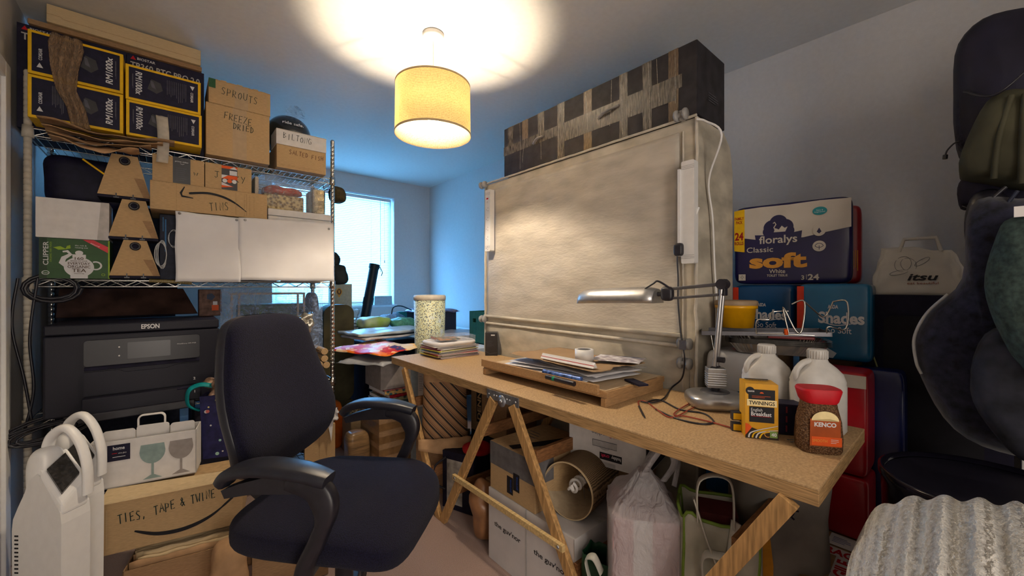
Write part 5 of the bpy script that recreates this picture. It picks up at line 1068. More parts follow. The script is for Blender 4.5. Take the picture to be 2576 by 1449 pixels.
for i, (c, c2, th, W_, dx, dsc) in enumerate(((srgb(60, 75, 80), srgb(20, 30, 40), .024, .20, 0, 'dark comic-covered hardback, lowest of the books beyond the left trestle leg'), (srgb(120, 120, 90), srgb(30, 50, 60), .024, .19, .0, 'grey-green illustrated hardback, second of the stacked books'), (srgb(150, 25, 35), srgb(60, 10, 20), .020, .21, .03, 'dark red hardback, third of the stacked books'), (srgb(180, 140, 80), srgb(30, 90, 100), .026, .19, -.005, 'book with a bright multicoloured spine near the top of the stack'), (srgb(190, 120, 120), srgb(130, 60, 60), .007, .22, .02, 'thin pink book lying topmost on the stack of books'))):
    bo_ = thing('book', dsc, 'book', (1.12+dx, 2.53, z), rnd.uniform(-4, 4), 'books stacked beyond the table')
    m = MB(); cm = mat('book_cover_%d' % i, c, .4, c2=c2, scale=45, var=.2, kind='voronoi' if i in (1, 3) else 'noise'); m.box(-W_/2, W_/2, -.13, .13, 0, .002, cm); m.box(-W_/2, W_/2, -.13, .13, th-.002, th, cm); m.box(-W_/2, W_/2, -.13, -.128, 0, th, cm); m.build('cover', bo_)
    m = MB(); m.box(-W_/2+.003, W_/2-.003, -.128, .127, .002, th-.002, paper); m.build('page_block', bo_); z += th+.0004
m = MB(); m.box(-.13, .11, -.13, .13, 0, .70-z, mat('grey_board', (.25, .22, .21), .7)); tag(m.build('grey_box', bevel=.003, loc=(1.13, 2.54, z+.0005)), 'grey-brown cardboard box on top of the stack of books', 'box')
# flat things draped on top: plastic, card, patterned wrap, grey polythene
Zt = .702
crumple('grey_polythene', 'sheet of grey polythene drooping under the cardboard at the near corner of the heap', 'plastic', (1.03, 2.55), .34, .36, Zt, 30, mat('grey_poly', (.34, .35, .38), .3, var=.2, scale=8), 3, .03, curl=-.03)
crumple('brown_card', 'flattened brown cardboard sleeve below the patterned wrapping paper', 'cardboard', (1.04, 2.56), .26, .30, Zt+.034, 28, card, 6, .02)
wrap = mat('patterned_wrap', srgb(225, 195, 150), .5, c2=srgb(225, 195, 150))
def patt(nm):
    m_ = bpy.data.materials.new(nm); m_.use_nodes = True; N = m_.node_tree.nodes; L = m_.node_tree.links; t = N.new('ShaderNodeTexCoord'); v = N.new('ShaderNodeTexVoronoi'); v.inputs['Scale'].default_value = 13; v.inputs['Randomness'].default_value = 1
    nn = N.new('ShaderNodeTexNoise'); nn.inputs['Scale'].default_value = 6; mxv = N.new('ShaderNodeMixRGB'); mxv.inputs[0].default_value = .12; L.new(t.outputs['Object'], mxv.inputs[1]); L.new(nn.outputs['Color'], mxv.inputs[2]); L.new(mxv.outputs[0], v.inputs['Vector'])
    s_ = N.new('ShaderNodeSeparateColor'); L.new(v.outputs['Color'], s_.inputs[0]); c_ = N.new('ShaderNodeValToRGB'); c_.color_ramp.interpolation = 'CONSTANT'; e = c_.color_ramp.elements; e[0].color = (*srgb(230, 200, 160), 1); e[1].position = .3; e[1].color = (*srgb(190, 35, 30), 1)
    for p, c in ((.5, srgb(230, 120, 30)), (.66, srgb(60, 35, 90)), (.8, srgb(235, 170, 40)), (.9, srgb(230, 205, 170))): q_ = e.new(p); q_.color = (*c, 1)
    L.new(s_.outputs[0], c_.inputs[0]); L.new(c_.outputs[0], N['Principled BSDF'].inputs['Base Color']); N['Principled BSDF'].inputs['Roughness'].default_value = .45; return m_
crumple('wrapping_paper', 'cream wrapping paper with bold red, orange and purple shapes on the heap', 'paper', (1.07, 2.62), .42, .46, Zt+.058, 22, patt('bold_pattern_paper'), 12, .05, 26, curl=-.035)
crumple('grey_parcel', 'flat silver-grey polythene parcel lying over the patterned wrapping paper', 'parcel', (1.24, 2.90), .58, .34, Zt+.125, 6, mat('silver_poly', (.42, .47, .50), .25, var=.15, scale=10, bump=.4), 7, .02, 20, solid=.018)
crumple('grey_parcel', 'second pale grey polythene parcel below the silver one', 'parcel', (1.24, 2.88), .54, .34, Zt+.10, 10, mat('pale_poly', (.48, .47, .49), .35, var=.15, scale=10, bump=.4), 17, .016, 20, solid=.014)
def bagl(name, lab, px_, py_, Y, rad, mt, seed, e=.7, cat='bag', amp=.03):
    c = onY(px_, py_, Y); m = MB(); m.lump((0, 0, 0), rad, mt, e=e, amp=amp, ns=12, seed=seed); return tag(m.build(name, loc=c), lab, cat)
bagl('lime_bag', 'white carrier bag with a lime green label below the black poster tube', 940, 812, 3.25, (.12, .09, .055), mat('lime_white_bag', srgb(150, 185, 60), .4, c2=srgb(200, 205, 195), scale=7), 3)
bagl('clear_plastic_bag', 'bluish clear plastic bag in the heap in front of the window', 985, 805, 3.45, (.12, .09, .055), bluep, 4)
bagl('mint_bag', 'mint green thin plastic bag heaped left of the speckled cylinder', 1012, 812, 3.2, (.11, .08, .05), mat('mint_poly', srgb(110, 190, 160), .3, var=.2, transl=.3), 5)
m = MB(); tb_ = onY(1015, 784, 3.6); m.box(-.05, .05, 0, .05, 0, tb_.z-.736, teal); tag(m.build('teal_box', bevel=.003, loc=(tb_.x, 3.6, .7355)), 'small teal box among the plastic bags', 'box')
m = MB(); m.tube(spline([onY(985, 790, 3.3), onY(990, 773, 3.3), onY(1010, 770, 3.3), onY(1035, 780, 3.2)], 8), .006, mat('blue_flex', (.01, .05, .09), .4), 6); tag(m.build('blue_cable'), 'dark blue cable arching over the plastic bags', 'cable')
# desk in the far right corner
dk = thing('desk', 'white desk by the window wall, almost hidden under bags and parcels', 'desk', (1.9, 3.55, 0))
m = MB(); m.box(-.27, .50, -1.28, .70, .70, .735, white_tr); m.build('desk_top', dk, bevel=.003)
for x in (-.25, .46):
    for y in (-1.26, .66): m = MB(); m.box(x, x+.04, y, y+.04, 0, .70, white_tr); m.build('leg', dk)
crumple('grey_parcel', 'pale parcel lying on the desk between the speckled cylinder and the green crate', 'parcel', (1.92, 3.0), .50, .52, .74, 4, mat('pale_poly', (.48, .47, .49), .35), 27, .03, 16, solid=.02)
cr_ = thing('green_crate', 'dark green crate with a hand hole beside the canvas wardrobe', 'crate', (1.78, onX(1181, 832, 1.78).y, .7355), -90)
m = MB(); w_ = .22; h_ = .245; gcr = mat('crate_green', srgb(25, 80, 68), .6, var=.1)
hole = (.045, .085, .075, .10)
for (x0, x1, z0, z1) in ((0, .045, 0, h_), (.085, w_, 0, h_), (.045, .085, 0, .160), (.045, .085, .19, h_)): m.box(x0, x1, 0, .008, z0, z1, gcr)
m.box(0, .008, 0, .25, 0, h_, gcr); m.box(w_-.008, w_, 0, .25, 0, h_, gcr); m.box(0, w_, .242, .25, 0, h_, gcr); m.box(0, w_, 0, .25, 0, .008, gcr); m.build('crate_body', cr_, bevel=.001)
m = MB(); m.lump((.10, .10, .16), (.06, .05, .05), mat('terracotta', (.30, .10, .04), .8), e=.8); m.build('pot', cr_)
crumple('purple_wrap', 'sheet of purple foil-patterned wrapping paper on a box left of the green crate', 'paper', (1.86, 3.30), .40, .34, .95, 12, mat('purple_foil', (.10, .08, .20), .3, .3, kind='voronoi', scale=60, c2=(.35, .22, .20), var=.3), 5, .04, curl=-.03)
m = MB(); m.box(-.17, .17, -.15, .15, 0, .18, mat('dark_box_mat', (.03, .03, .05), .6)); tag(m.build('dark_box', bevel=.004, loc=(1.86, 3.30, .765), rot=12), 'dark box under the purple wrapping paper', 'box')
# speckled cylinder
sk = bpy.data.materials.new('speckled_print'); sk.use_nodes = True; N = sk.node_tree.nodes; L = sk.node_tree.links
t = N.new('ShaderNodeTexCoord'); n1 = N.new('ShaderNodeTexNoise'); n1.inputs['Scale'].default_value = 130; n1.inputs['Detail'].default_value = 2; n2 = N.new('ShaderNodeTexNoise'); n2.inputs['Scale'].default_value = 9
L.new(t.outputs['Object'], n1.inputs[0]); L.new(t.outputs['Object'], n2.inputs[0]); c1 = N.new('ShaderNodeValToRGB'); c1.color_ramp.interpolation = 'CONSTANT'; c1.color_ramp.elements[0].color = (.10, .13, .16, 1); c1.color_ramp.elements[1].position = .44; c1.color_ramp.elements[1].color = (.62, .62, .36, 1); e = c1.color_ramp.elements.new(.58); e.color = (.50, .62, .58, 1)
L.new(n1.outputs['Fac'], c1.inputs[0]); mr = N.new('ShaderNodeMapRange'); mr.inputs[1].default_value = .36; mr.inputs[2].default_value = .42; L.new(n2.outputs['Fac'], mr.inputs[0]); mx2 = N.new('ShaderNodeMixRGB'); mx2.inputs[1].default_value = (.50, .58, .66, 1); L.new(mr.outputs[0], mx2.inputs[0]); L.new(c1.outputs[0], mx2.inputs[2]); L.new(mx2.outputs[0], N['Principled BSDF'].inputs['Base Color'])
cy = thing('speckled_cylinder', 'tall pale cylinder bin speckled with tiny green and yellow marks behind the table end', 'bin', (1.375, 2.47, .665))
m = MB(); m.lathe([(.097, 0), (.100, .01), (.108, .415), (.106, .415), (.096, .012), (0, .012)], sk, n=48); m.build('cylinder_body', cy)
m = MB(); m.lathe([(.108, .412), (.111, .414), (.111, .438), (.104, .446), (.0, .449)], cream, n=48); m.build('lid', cy)
m = MB(); m.box(0, .24, 0, .22, 0, .664, card_d); tag(m.build('tall_carton', bevel=.003, loc=(1.262, 2.36, 0)), 'tall brown carton standing below the speckled cylinder', 'box')
# sleeve with barcode
m = MB(); m.box(0, .09, 0, .012, 0, .66, mat('blue_grey_board', (.30, .36, .40), .6)); f = front(); m.rect(f, .045, .40, .082, .62, wht_card); m.lines(f, .050, .50, .078, .60, 9, gprint, .002)
for k in range(8): m.rect(f, .048+k*.004, .425, .0498+k*.004, .455, ink)
tag(m.build('barcoded_board', loc=(1.165, 2.335, .001), rot=-30), 'blue-grey board with a white barcode label standing under the table end', 'board')
# poster tube, cream box, glass lamp, sill clutter
a0 = onY(912, 838, 3.75); b = onY(942, 668, 3.75); a = b+(a0-b)*(b.z-.02)/(b.z-a0.z); tbk = mat('tube_black', (.012, .022, .028), .45)
pt = thing('poster_tube', 'black telescopic poster tube leaning before the window blind', 'tube', (0, 0, 0))
m = MB(); m.cyl(a, b, .044, tbk, 24); m.build('tube_body', pt)
m = MB(); d_ = (b-a).normalized(); m.cyl(b-d_*.03, b+d_*.012, .050, tbk, 24); m.cyl(b+(a0-b)*.48, b+(a0-b)*.58, .048, tbk, 24); m.build('tube_cap', pt)
m = MB(); m.tube(spline([b+Vector((.03, -.03, 0)), b+Vector((.06, -.04, -.06)), b+Vector((.05, -.04, -.10))], 5), .004, tbk, 6); m.tube(spline([onY(905, 780, 3.70), onY(893, 815, 3.70), onY(892, 850, 3.70)], 6), .008, tbk, 6, flat=.5); m.build('strap', pt)
bx_ = onY(838, 806, 3.95); m = MB(); w_ = .175; m.box(0, w_, 0, .15, 0, .345, mat('cream_board', (.48, .42, .28), .6)); f = front()
m.disc(f, .055, .27, .028, .035, gold); m.disc(f, .055, .27, .020, .026, mat('crest_brown', (.12, .05, .03), .5)); m.poly(f, [(.045, .285), (.065, .285), (.062, .262), (.055, .252), (.048, .262)], gold); m.poly(f, [(.040, .235), (.070, .235), (.055, .215)], gold)
tag(m.build('cream_box', bevel=.003, loc=bx_), 'cream gift box with a small gold crest in front of the window blind', 'box')
m = MB(); m.box(0, .30, 0, .30, 0, bx_.z-.0005, mat('cream_cupboard', (.45, .41, .36), .6)); tag(m.build('low_cupboard', bevel=.004, loc=(bx_.x-.03, 3.93, 0)), 'low cream cupboard under the gift box by the window', 'cupboard')
gz = onY(896, 862, 3.50); gl_ = thing('glass_lamp', 'small amber glass lamp base with a bare clear bulb left of the heap', 'lamp', gz)
amb = mat('amber_glass', (.65, .26, .03), .15, var=.2, transl=.2)
m = MB(); m.lathe([(0, 0), (.052, 0), (.060, .02), (.055, .05), (.028, .078), (.022, .09), (.024, .105), (.0, .106)], amb, n=26); m.build('lamp_base', gl_)
m = MB(); m.lathe([(.018, .106), (.018, .19), (.0, .191)], cream, n=16); m.lathe([(.020, .135), (.020, .142)], ink, n=16); m.lathe([(.020, .165), (.020, .172)], ink, n=16); m.build('candle_tube', gl_)
m = MB(); m.lathe([(.012, .19), (.014, .21), (.032, .235), (.036, .258), (.030, .285), (.0, .297)], film('bulb_glass', (.8, .85, .9), .35, .05), n=22); m.build('bulb', gl_)
m = MB(); m.box(0, .16, 0, .16, 0, gz.z-.0005, trunk); tag(m.build('dark_stand', bevel=.004, loc=(gz.x-.08, 3.44, 0)), 'dark narrow stand under the amber glass lamp', 'stand')
m = MB(); m.box(0, .20, 0, .09, 0, .10, mat('grey_sill_box', (.36, .40, .42), .6)); tag(m.build('grey_box', bevel=.003, loc=(onY(942, 770, 4.28).x, 4.275, WZ0+.001)), 'small blue-grey box on the window sill behind the poster tube', 'box')

# unseen dark cartons added behind the shelving to block window light
for (x, w_, z, h_, lab) in ((-.47, .52, 0, .56, 'added dark blue carton blocking window light behind the left half of the shelving, lowest'), (-.47, .50, .561, .56, 'added dark blue carton blocking window light behind the printer, second of the stack'), (-.46, .50, 1.122, .50, 'added dark blue carton blocking window light behind the tea box, top of the stack'), (.10, .60, 0, .50, 'added wide dark carton on the floor behind the right half of the shelving')):
    m = MB(); m.box(0, w_, 0, .34, 0, h_, dkb); m.rect(top(h_), 0, .165, w_, .175, gprint); tag(m.build('light_block_carton', bevel=.004, loc=(x, 3.13, z+.0005)), lab, 'box')
# ================================================================== under the table
guv = mat('white_box_card', (.58, .56, .56), .6, var=.04, scale=12)
serif = ink
def guvbox(y1, w_, d_, lab):
    m = cb(w_, d_, .302, guv, tape=mat('pale_tape', (.50, .48, .46), .3)); f = front(); m.text(f, w_*.52, .165, "the guv'nor", .020, serif, w=w_*.70, bold=.012)
    m.rect(f, w_-.002, 0, w_, .302, grey_pl); m.lines(rside(w_), .11, .19, .17, .21, 2, gprint, .003)
    tag(m.build('wine_carton', bevel=.002, loc=(1.046, y1, .0005), rot=-90), lab, 'box', 'white wine cartons under the table')
guvbox(1.365, .236, .33, "white carton printed with lower-case black lettering, left one below the brown box"); guvbox(1.126, .240, .33, "white carton printed with lower-case black lettering, right one under the lampshade")
# brown box with grey tape band
bx = thing('cardboard_box', 'brown cardboard box with a wide grey tape band standing on the white wine cartons', 'box', (1.052, 1.362, .303), -91)
w_, d_, h_ = .282, .33, .200; m = cb(w_, d_, h_, card); gt = mat('grey_duct_tape', (.13, .125, .13), .5, var=.15, scale=30); f = front(); m.rect(f, 0, .105, w_, h_, gt); m.rect(rside(w_), 0, .105, .10, h_, gt)
for (u, v, c) in ((.115, .02, 'prime'), (.155, .045, 'prime')): m.rect(f, u, v, u+.038, v+.070, ink); m.text(f, u+.022, v+.035, c, .012, blue, w=.05, rot=90, bold=.02)
t = top(h_); m.poly(t, [(.10, .02), (.14, .01), (.25, .26), (.20, .28)], ink); m.lines(t, .03, .12, .12, .22, 4, gprint, .005)
m.build('carton', bx, bevel=.002)
# lampshade with a spiral bulb lying on its side
ls_ = thing('drum_lampshade', 'loose burlap drum lampshade lying on its side under the table, spiral bulb inside', 'lampshade', (1.14, .985, .303+.105))
ls_.rotation_euler = (R(90), 0, R(-80+0))
burl = mat('burlap', (.20, .13, .07), .9, var=.3, scale=90, kind='wave', bump=.6)
ax0 = -0.0
m = MB(); m.lathe([(.104, .02), (.104, -.20)], burl, n=56); m.lathe([(.1025, .02), (.1025, -.20)], mat('lampshade_lining', (.46, .36, .24), .8), n=56); m.lathe([(.1045, .022), (.1005, .022)], card_l, n=56); m.lathe([(.1045, .016), (.1045, .022)], card_l, n=56); m.build('shade_drum', ls_)
m = MB()
for a in (20, 140, 260): m.tube([(.02*math.cos(R(a)), .02*math.sin(R(a)), -.10), (.102*math.cos(R(a)), .102*math.sin(R(a)), -.14)], .0018, alu, 5)
m.cyl((0, 0, -.15), (0, 0, -.07), .020, white_pl, 18); m.build('bulb_holder', ls_)
m = MB(); m.tube([(.020*math.cos(R(a*24))*(1-.03*a/10), .020*math.sin(R(a*24)), -.075+.0032*a/1.6) for a in range(34)], .0058, white_pl, 8); m.tube(spline([(-.012, -.008, -.006), (.0, .004, .0), (.010, -.006, -.004), (.002, .014, -.003)], 5), .0058, white_pl, 8); m.build('spiral_bulb', ls_)
# craft shop box, upside-down print, on a taller brown carton
m = MB(); m.box(0, .22, 0, .165, 0, .468, card_d); tag(m.build('tall_carton', bevel=.003, loc=(1.405, 1.10, .001), rot=-90), 'tall brown carton behind the loose lampshade, carrying the white craft box', 'box')
hb = thing('craft_box', 'white craft shop box with upside-down lettering wedged under the table top', 'box', (1.245, 1.082, .470), -78.5)
w_, d_, h_ = .315, .30, .222; m = MB(); m.box(0, w_, 0, d_, 0, h_, wht_card); f = front()
m.rect(rside(w_), .004, .004, d_-.004, h_-.004, mat('dark_wrap_side', (.03, .025, .035), .5))
m.text(f, .137, .122, 'machine', .020, gprint, w=.070, rot=180); m.text(f, .194, .122, 'midi', .020, red, w=.040, rot=180)
m.rect(f, .105, .072, .205, .096, mat('slot_white', (.45, .44, .44), .7)); m.disc(f, .155, .074, .022, .012, mat('slot_white', (.45, .44, .44), .7)); m.stroke(f, [(.105, .096), (.105, .072), (.205, .072), (.205, .096)], .002, gprint, True)
m.rect(f, .135, .026, .225, .053, ink); m.text(f, .202, .040, 'hobby', .013, wprint, w=.038, rot=180, bold=.02); m.text(f, .158, .040, 'craft', .013, mat('pink_print', srgb(210, 50, 90), .5), w=.034, rot=180, bold=.02)
m.poly(f, [(.14, 0), (.14, .018), (.20, .018), (.20, 0)], mat('slot_white', (.45, .44, .44), .7)); m.build('carton', hb, bevel=.0015)
# carrier bag over a pink and white box
pkb = mat('pink_box', (.52, .33, .33), .6, var=.1, scale=8)
m = MB(); m.box(0, .19, 0, .20, 0, .30, pkb); f = front(); m.rect(f, .06, .0, .115, .30, wht_card); m.lines(f, .084, .03, .094, .075, 3, red, .002, 2, True)
tag(m.build('pink_box', bevel=.003, loc=(1.010, .707, .17), rot=-52), 'pink and white box inside a thin white carrier bag under the table', 'box')
m = MB(); m.box(0, .185, 0, .19, 0, .169, wht_card); m.lines(front(), .04, .135, .14, .150, 2, ink, .003); tag(m.build('white_box', bevel=.003, loc=(1.020, .702, .0005), rot=-52), 'white box on the floor beneath the pink one under the table', 'box')
thin = bpy.data.materials.new('thin_white_polythene'); thin.use_nodes = True; N = thin.node_tree.nodes; L = thin.node_tree.links; b = N['Principled BSDF']; b.inputs['Base Color'].default_value = (.62, .60, .62, 1); b.inputs['Roughness'].default_value = .35
n_ = N.new('ShaderNodeTexNoise'); n_.inputs['Scale'].default_value = 9; n_.inputs['Detail'].default_value = 6; n_.inputs['Distortion'].default_value = 1.2; bp = N.new('ShaderNodeBump'); bp.inputs['Distance'].default_value = .02; bp.inputs['Strength'].default_value = .7; L.new(n_.outputs['Fac'], bp.inputs['Height']); L.new(bp.outputs[0], b.inputs['Normal'])
t_ = N.new('ShaderNodeBsdfTransparent'); tl2 = N.new('ShaderNodeBsdfTranslucent'); tl2.inputs[0].default_value = (.6, .58, .6, 1); mxa = N.new('ShaderNodeMixShader'); mxa.inputs[0].default_value = .35; mxb = N.new('ShaderNodeMixShader'); mxb.inputs[0].default_value = .58
L.new(b.outputs[0], mxa.inputs[1]); L.new(tl2.outputs[0], mxa.inputs[2]); L.new(t_.outputs[0], mxb.inputs[1]); L.new(mxa.outputs[0], mxb.inputs[2]); L.new(mxb.outputs[0], N['Material Output'].inputs[0])
pbg = thing('carrier_bag', 'thin white plastic carrier bag knotted over the pink box under the table', 'bag', (1.145, .692, .17), -52)
m = MB()
def bagf(u, v):
    a = 2*math.pi*u; p_ = .22; cx_, sx_ = math.cos(a), math.sin(a); X = math.copysign(abs(cx_)**.35, cx_)*.106; Y_ = math.copysign(abs(sx_)**.35, sx_)*.110
    if v < .6: z = v/.6*.305; s = 1+.03*nz(a*2, v*6)
    elif v < .8: q_ = (v-.6)/.2; z = .305+q_*.035; s = 1-.28*q_+.08*nz(a*3, v*5, 2)
    else: q_ = (v-.8)/.2; z = .34+q_*.07; s = .72-.55*q_+.10*nz(a*4, v*9, 3); X += .03*q_
    return Vector((X*s, Y_*s, z+.014*nz(a*2, v*7, 5)))
m.grid(bagf, 48, 30, thin); m.build('bag_body', pbg)
m = MB()
for (P, k) in (([(.0, 0, .38), (.03, -.04, .46), (.07, -.03, .50), (.10, .0, .44), (.07, .02, .37)], 0), ([(.0, .0, .40), (.06, .05, .47), (.12, .05, .45), (.10, .01, .36)], 1)): m.tube(spline(P, 6), .013, thin, 8, flat=.35)
m.build('handle', pbg)
# bags for life
def tote(name, lab, c, rot, w2, d2, h_, mt, seed, handles, hm, trim=None, prints=None):
    o = thing(name, lab, 'bag', c, rot); m = MB()
    def fn(u, v):
        a = 2*math.pi*u; X = math.copysign(abs(math.cos(a))**.45, math.cos(a))*w2; Y_ = math.copysign(abs(math.sin(a))**.45, math.sin(a))*d2; s = 1+.10*nz(a*1.5, v*4, seed)+.05*v
        return Vector((X*s, Y_*s, v*h_*(1+.05*nz(a*2, seed))+.004))
    m.grid(fn, 48, 18, mt); m.add([fn(i/24, 0) for i in range(24)], [tuple(range(23, -1, -1))], mt)
    m.build('bag_body', o, solid=.0015)
    if trim:
        m = MB(); m.tube([fn(i/32, 1) for i in range(32)], .005, trim, 6, close=True)
        for uu in (.12, .38, .62, .88): m.tube([fn(uu, v/10) for v in range(11)], .0045, trim, 6)
        m.build('edge_trim', o)
    for P in handles: m = MB(); m.tube(spline(P, 7), .014, hm, 8, flat=.22); m.build('handle', o)
    if prints: prints(o)
    return o
gbag = mat('dark_green_bag', (.008, .045, .02), .5, var=.5, scale=8, bump=.4)
def gp(o): m = MB(); f = Fr((0, -.062, .10), (1, 0, 0), (0, 0, 1)); m.text(f, .0, .045, 'D', .040, wprint, bold=.03); m.build('lettering', o)
tote('green_bag', 'dark green shopping bag with a white handle beside the white wine cartons', (1.10, .800, 0), -78, .066, .045, .27, gbag, 4, [[(.02, -.07, .26), (.0, -.085, .31), (-.03, -.08, .28), (.01, -.085, .20), (.05, -.07, .26)]], mat('pale_handle', (.42, .41, .36), .7), None, gp)
wg = mat('pale_jute_bag', (.40, .38, .32), .8, var=.25, scale=7, c2=(.26, .26, .20), bump=.3); limeT = mat('lime_trim', srgb(110, 135, 50), .6)
tote('lime_trimmed_bag', 'off-white reusable bag with lime green edges and loose handles under the table', (1.245, .50, 0), -62, .105, .085, .50, wg, 7, [[(-.06, -.09, .50), (-.055, -.10, .62), (.02, -.10, .63), (.03, -.10, .50)], [(-.03, -.095, .22), (-.05, -.11, .40), (-.01, -.12, .43), (.03, -.11, .40), (.02, -.105, .22)], [(-.07, -.09, .56), (-.03, -.11, .44), (.01, -.10, .36), (.035, -.10, .52)]], mat('cotton_handle', (.52, .50, .44), .8), limeT)
m = MB(); m.box(-.05, .05, -.045, .045, .30, .50, mat('maroon_card', (.09, .015, .015), .6)); m.box(-.055, .055, -.046, .046, .004, .44, mat('beige_card', (.36, .30, .24), .7)); tag(m.build('maroon_box', loc=(1.245, .50, .004), rot=-62), 'beige and maroon box standing inside the lime edged bag', 'box')
def eye(o):
    m = MB(); f = Fr((-.005, -.106, 0), (1, 0, 0), (0, .0, 1)); yb_ = mat('yellow_shape', srgb(190, 130, 30), .6)
    m.poly(f, [(-.11, .05), (-.05, .03), (-.045, .36), (-.06, .50), (-.11, .48)], yb_)
    m.stroke(f, arc(-.02, .525, .028, 0, 360, 24, .024), .005, navy)
    for a in range(0, 360, 45): m.stroke(f, [(-.02+.030*math.cos(R(a)), .525+.026*math.sin(R(a))), (-.02+.040*math.cos(R(a)), .525+.035*math.sin(R(a)))], .005, navy)
    m.stroke(f, arc(-.07, .16, .03, 0, 200, 14), .006, navy); m.build('printed_motif', o)
tote('grey_tote_bag', 'grey cotton tote bag with a yellow shape and lash motif under the table end', (1.43, .40, 0), -52, .115, .09, .60, mat('grey_tote', (.22, .205, .185), .85, var=.2, scale=6, bump=.4), 11, [], cream, None, eye)
# dark bags, kraft bag, striped sack, removal carton under the left half of the table
m = MB(); m.box(0, .20, 0, .28, 0, .30, blk_m); m.rect(front(), .03, .03, .13, .26, mat('dull_white_label', (.42, .40, .37), .7, var=.3, scale=20)); m.lines(front(), .045, .04, .09, .06, 2, gprint, .003)
m.tube(spline([(.02, -.005, .10), (-.02, -.04, .14), (-.02, -.04, .22), (.03, -.005, .27)], 6), .007, blk, 6)
tag(m.build('black_case', bevel=.012, loc=(1.10, 1.84, .001), rot=-70), 'black soft case with a dull white panel below the striped sack', 'case')
m = MB(); m.lump((0, 0, 0), (.07, .06, .03), mat('red_cloth', srgb(150, 15, 20), .8, bump=.4), e=.7, amp=.02, ns=14); tag(m.build('red_cloth', loc=(1.20, 1.66, .338)), 'folded red cloth between the striped sack and the black case', 'cloth')
m = MB(); m.lump((0, 0, .145), (.062, .06, .14), mat('tan_polythene', (.30, .14, .06), .35, var=.2, scale=8, bump=.6, bscale=12), e=.75, amp=.035, ns=12, seed=8); tag(m.build('tan_bag', loc=(1.10, 1.462, 0)), 'crinkled tan plastic bag left of the white wine cartons', 'bag')
m = MB(); m.lump((0, 0, .10), (.07, .07, .10), mat('pebble_pattern', (.26, .25, .20), .7, kind='voronoi', scale=50, c2=(.08, .09, .06), var=.2), e=.7, amp=.01); tag(m.build('pebble_bag', loc=(1.26, 1.50, .22)), 'small bag with a grey pebble pattern behind the tan plastic bag', 'bag')
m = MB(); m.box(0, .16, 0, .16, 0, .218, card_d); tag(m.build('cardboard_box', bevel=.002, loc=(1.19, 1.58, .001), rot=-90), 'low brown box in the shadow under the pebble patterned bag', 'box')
st = bpy.data.materials.new('striped_kraft'); st.use_nodes = True; N = st.node_tree.nodes; L = st.node_tree.links
t = N.new('ShaderNodeTexCoord'); mp = N.new('ShaderNodeMapping'); mp.inputs['Rotation'].default_value = (0, R(-48), 0); L.new(t.outputs['Object'], mp.inputs[0]); sx = N.new('ShaderNodeSeparateXYZ'); L.new(mp.outputs[0], sx.inputs[0])
ml = N.new('ShaderNodeMath'); ml.operation = 'MULTIPLY'; ml.inputs[1].default_value = 26; L.new(sx.outputs[2], ml.inputs[0]); fx = N.new('ShaderNodeMath'); fx.operation = 'FRACT'; L.new(ml.outputs[0], fx.inputs[0])
c_ = N.new('ShaderNodeValToRGB'); c_.color_ramp.interpolation = 'CONSTANT'; e = c_.color_ramp.elements; e[0].color = (.33, .18, .085, 1); e[1].position = .35; e[1].color = (.02, .014, .012, 1)
for p, c in ((.58, (.33, .18, .085)), (.72, (.02, .014, .012)), (.78, (.33, .18, .085)), (.90, (.20, .05, .03)), (.94, (.33, .18, .085))): q_ = e.new(p); q_.color = (*c, 1)
L.new(fx.outputs[0], c_.inputs[0]); L.new(c_.outputs[0], N['Principled BSDF'].inputs['Base Color']); N['Principled BSDF'].inputs['Roughness'].default_value = .75
sk_ = thing('striped_sack', 'kraft paper sack with diagonal black stripes under the left of the table', 'sack', (1.185, 1.955, .305), -31)
m = MB(); loft(m, [(.110, .07, 0), (.128, .095, .03), (.125, .10, .12), (.120, .10, .26), (.118, .10, .345)], st, 40, True, .5); loft(m, [(.118, .10, .345), (.117, .10, .395)], kraft, 40, True, .5); m.build('sack_body', sk_)
m = MB(); m.grid(lambda u, v: Vector(((-.14+.28*u), -.115-.01*nz(u*5, v*4)-.02*(1-v), -.004+.05*v+.012*nz(u*5, 3)-.03*(1-v)*(1-abs(2*u-1)))), 14, 4, kraft); m.build('torn_flap', sk_, solid=.002)
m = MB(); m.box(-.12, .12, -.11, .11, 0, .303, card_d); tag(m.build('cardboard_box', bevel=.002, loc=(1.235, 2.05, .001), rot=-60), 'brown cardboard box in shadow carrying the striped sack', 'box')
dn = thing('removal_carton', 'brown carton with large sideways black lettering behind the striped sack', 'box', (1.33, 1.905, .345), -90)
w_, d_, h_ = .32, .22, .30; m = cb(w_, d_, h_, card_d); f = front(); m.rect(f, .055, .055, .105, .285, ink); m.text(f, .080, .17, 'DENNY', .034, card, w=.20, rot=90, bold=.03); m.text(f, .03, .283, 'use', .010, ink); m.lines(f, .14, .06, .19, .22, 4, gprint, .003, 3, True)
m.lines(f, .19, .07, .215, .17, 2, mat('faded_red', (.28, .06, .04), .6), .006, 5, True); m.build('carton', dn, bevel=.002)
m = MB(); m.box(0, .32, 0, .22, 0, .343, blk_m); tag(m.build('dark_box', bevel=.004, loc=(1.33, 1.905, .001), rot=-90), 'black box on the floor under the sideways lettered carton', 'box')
m = MB(); m.lump((0, 0, .0), (.05, .05, .05), bluep, e=.8, amp=.03, ns=16); tag(m.build('clear_plastic_bag', loc=(1.02, 2.16, .40)), 'scrap of bluish clear plastic beside the striped sack', 'bag') if 0 else None

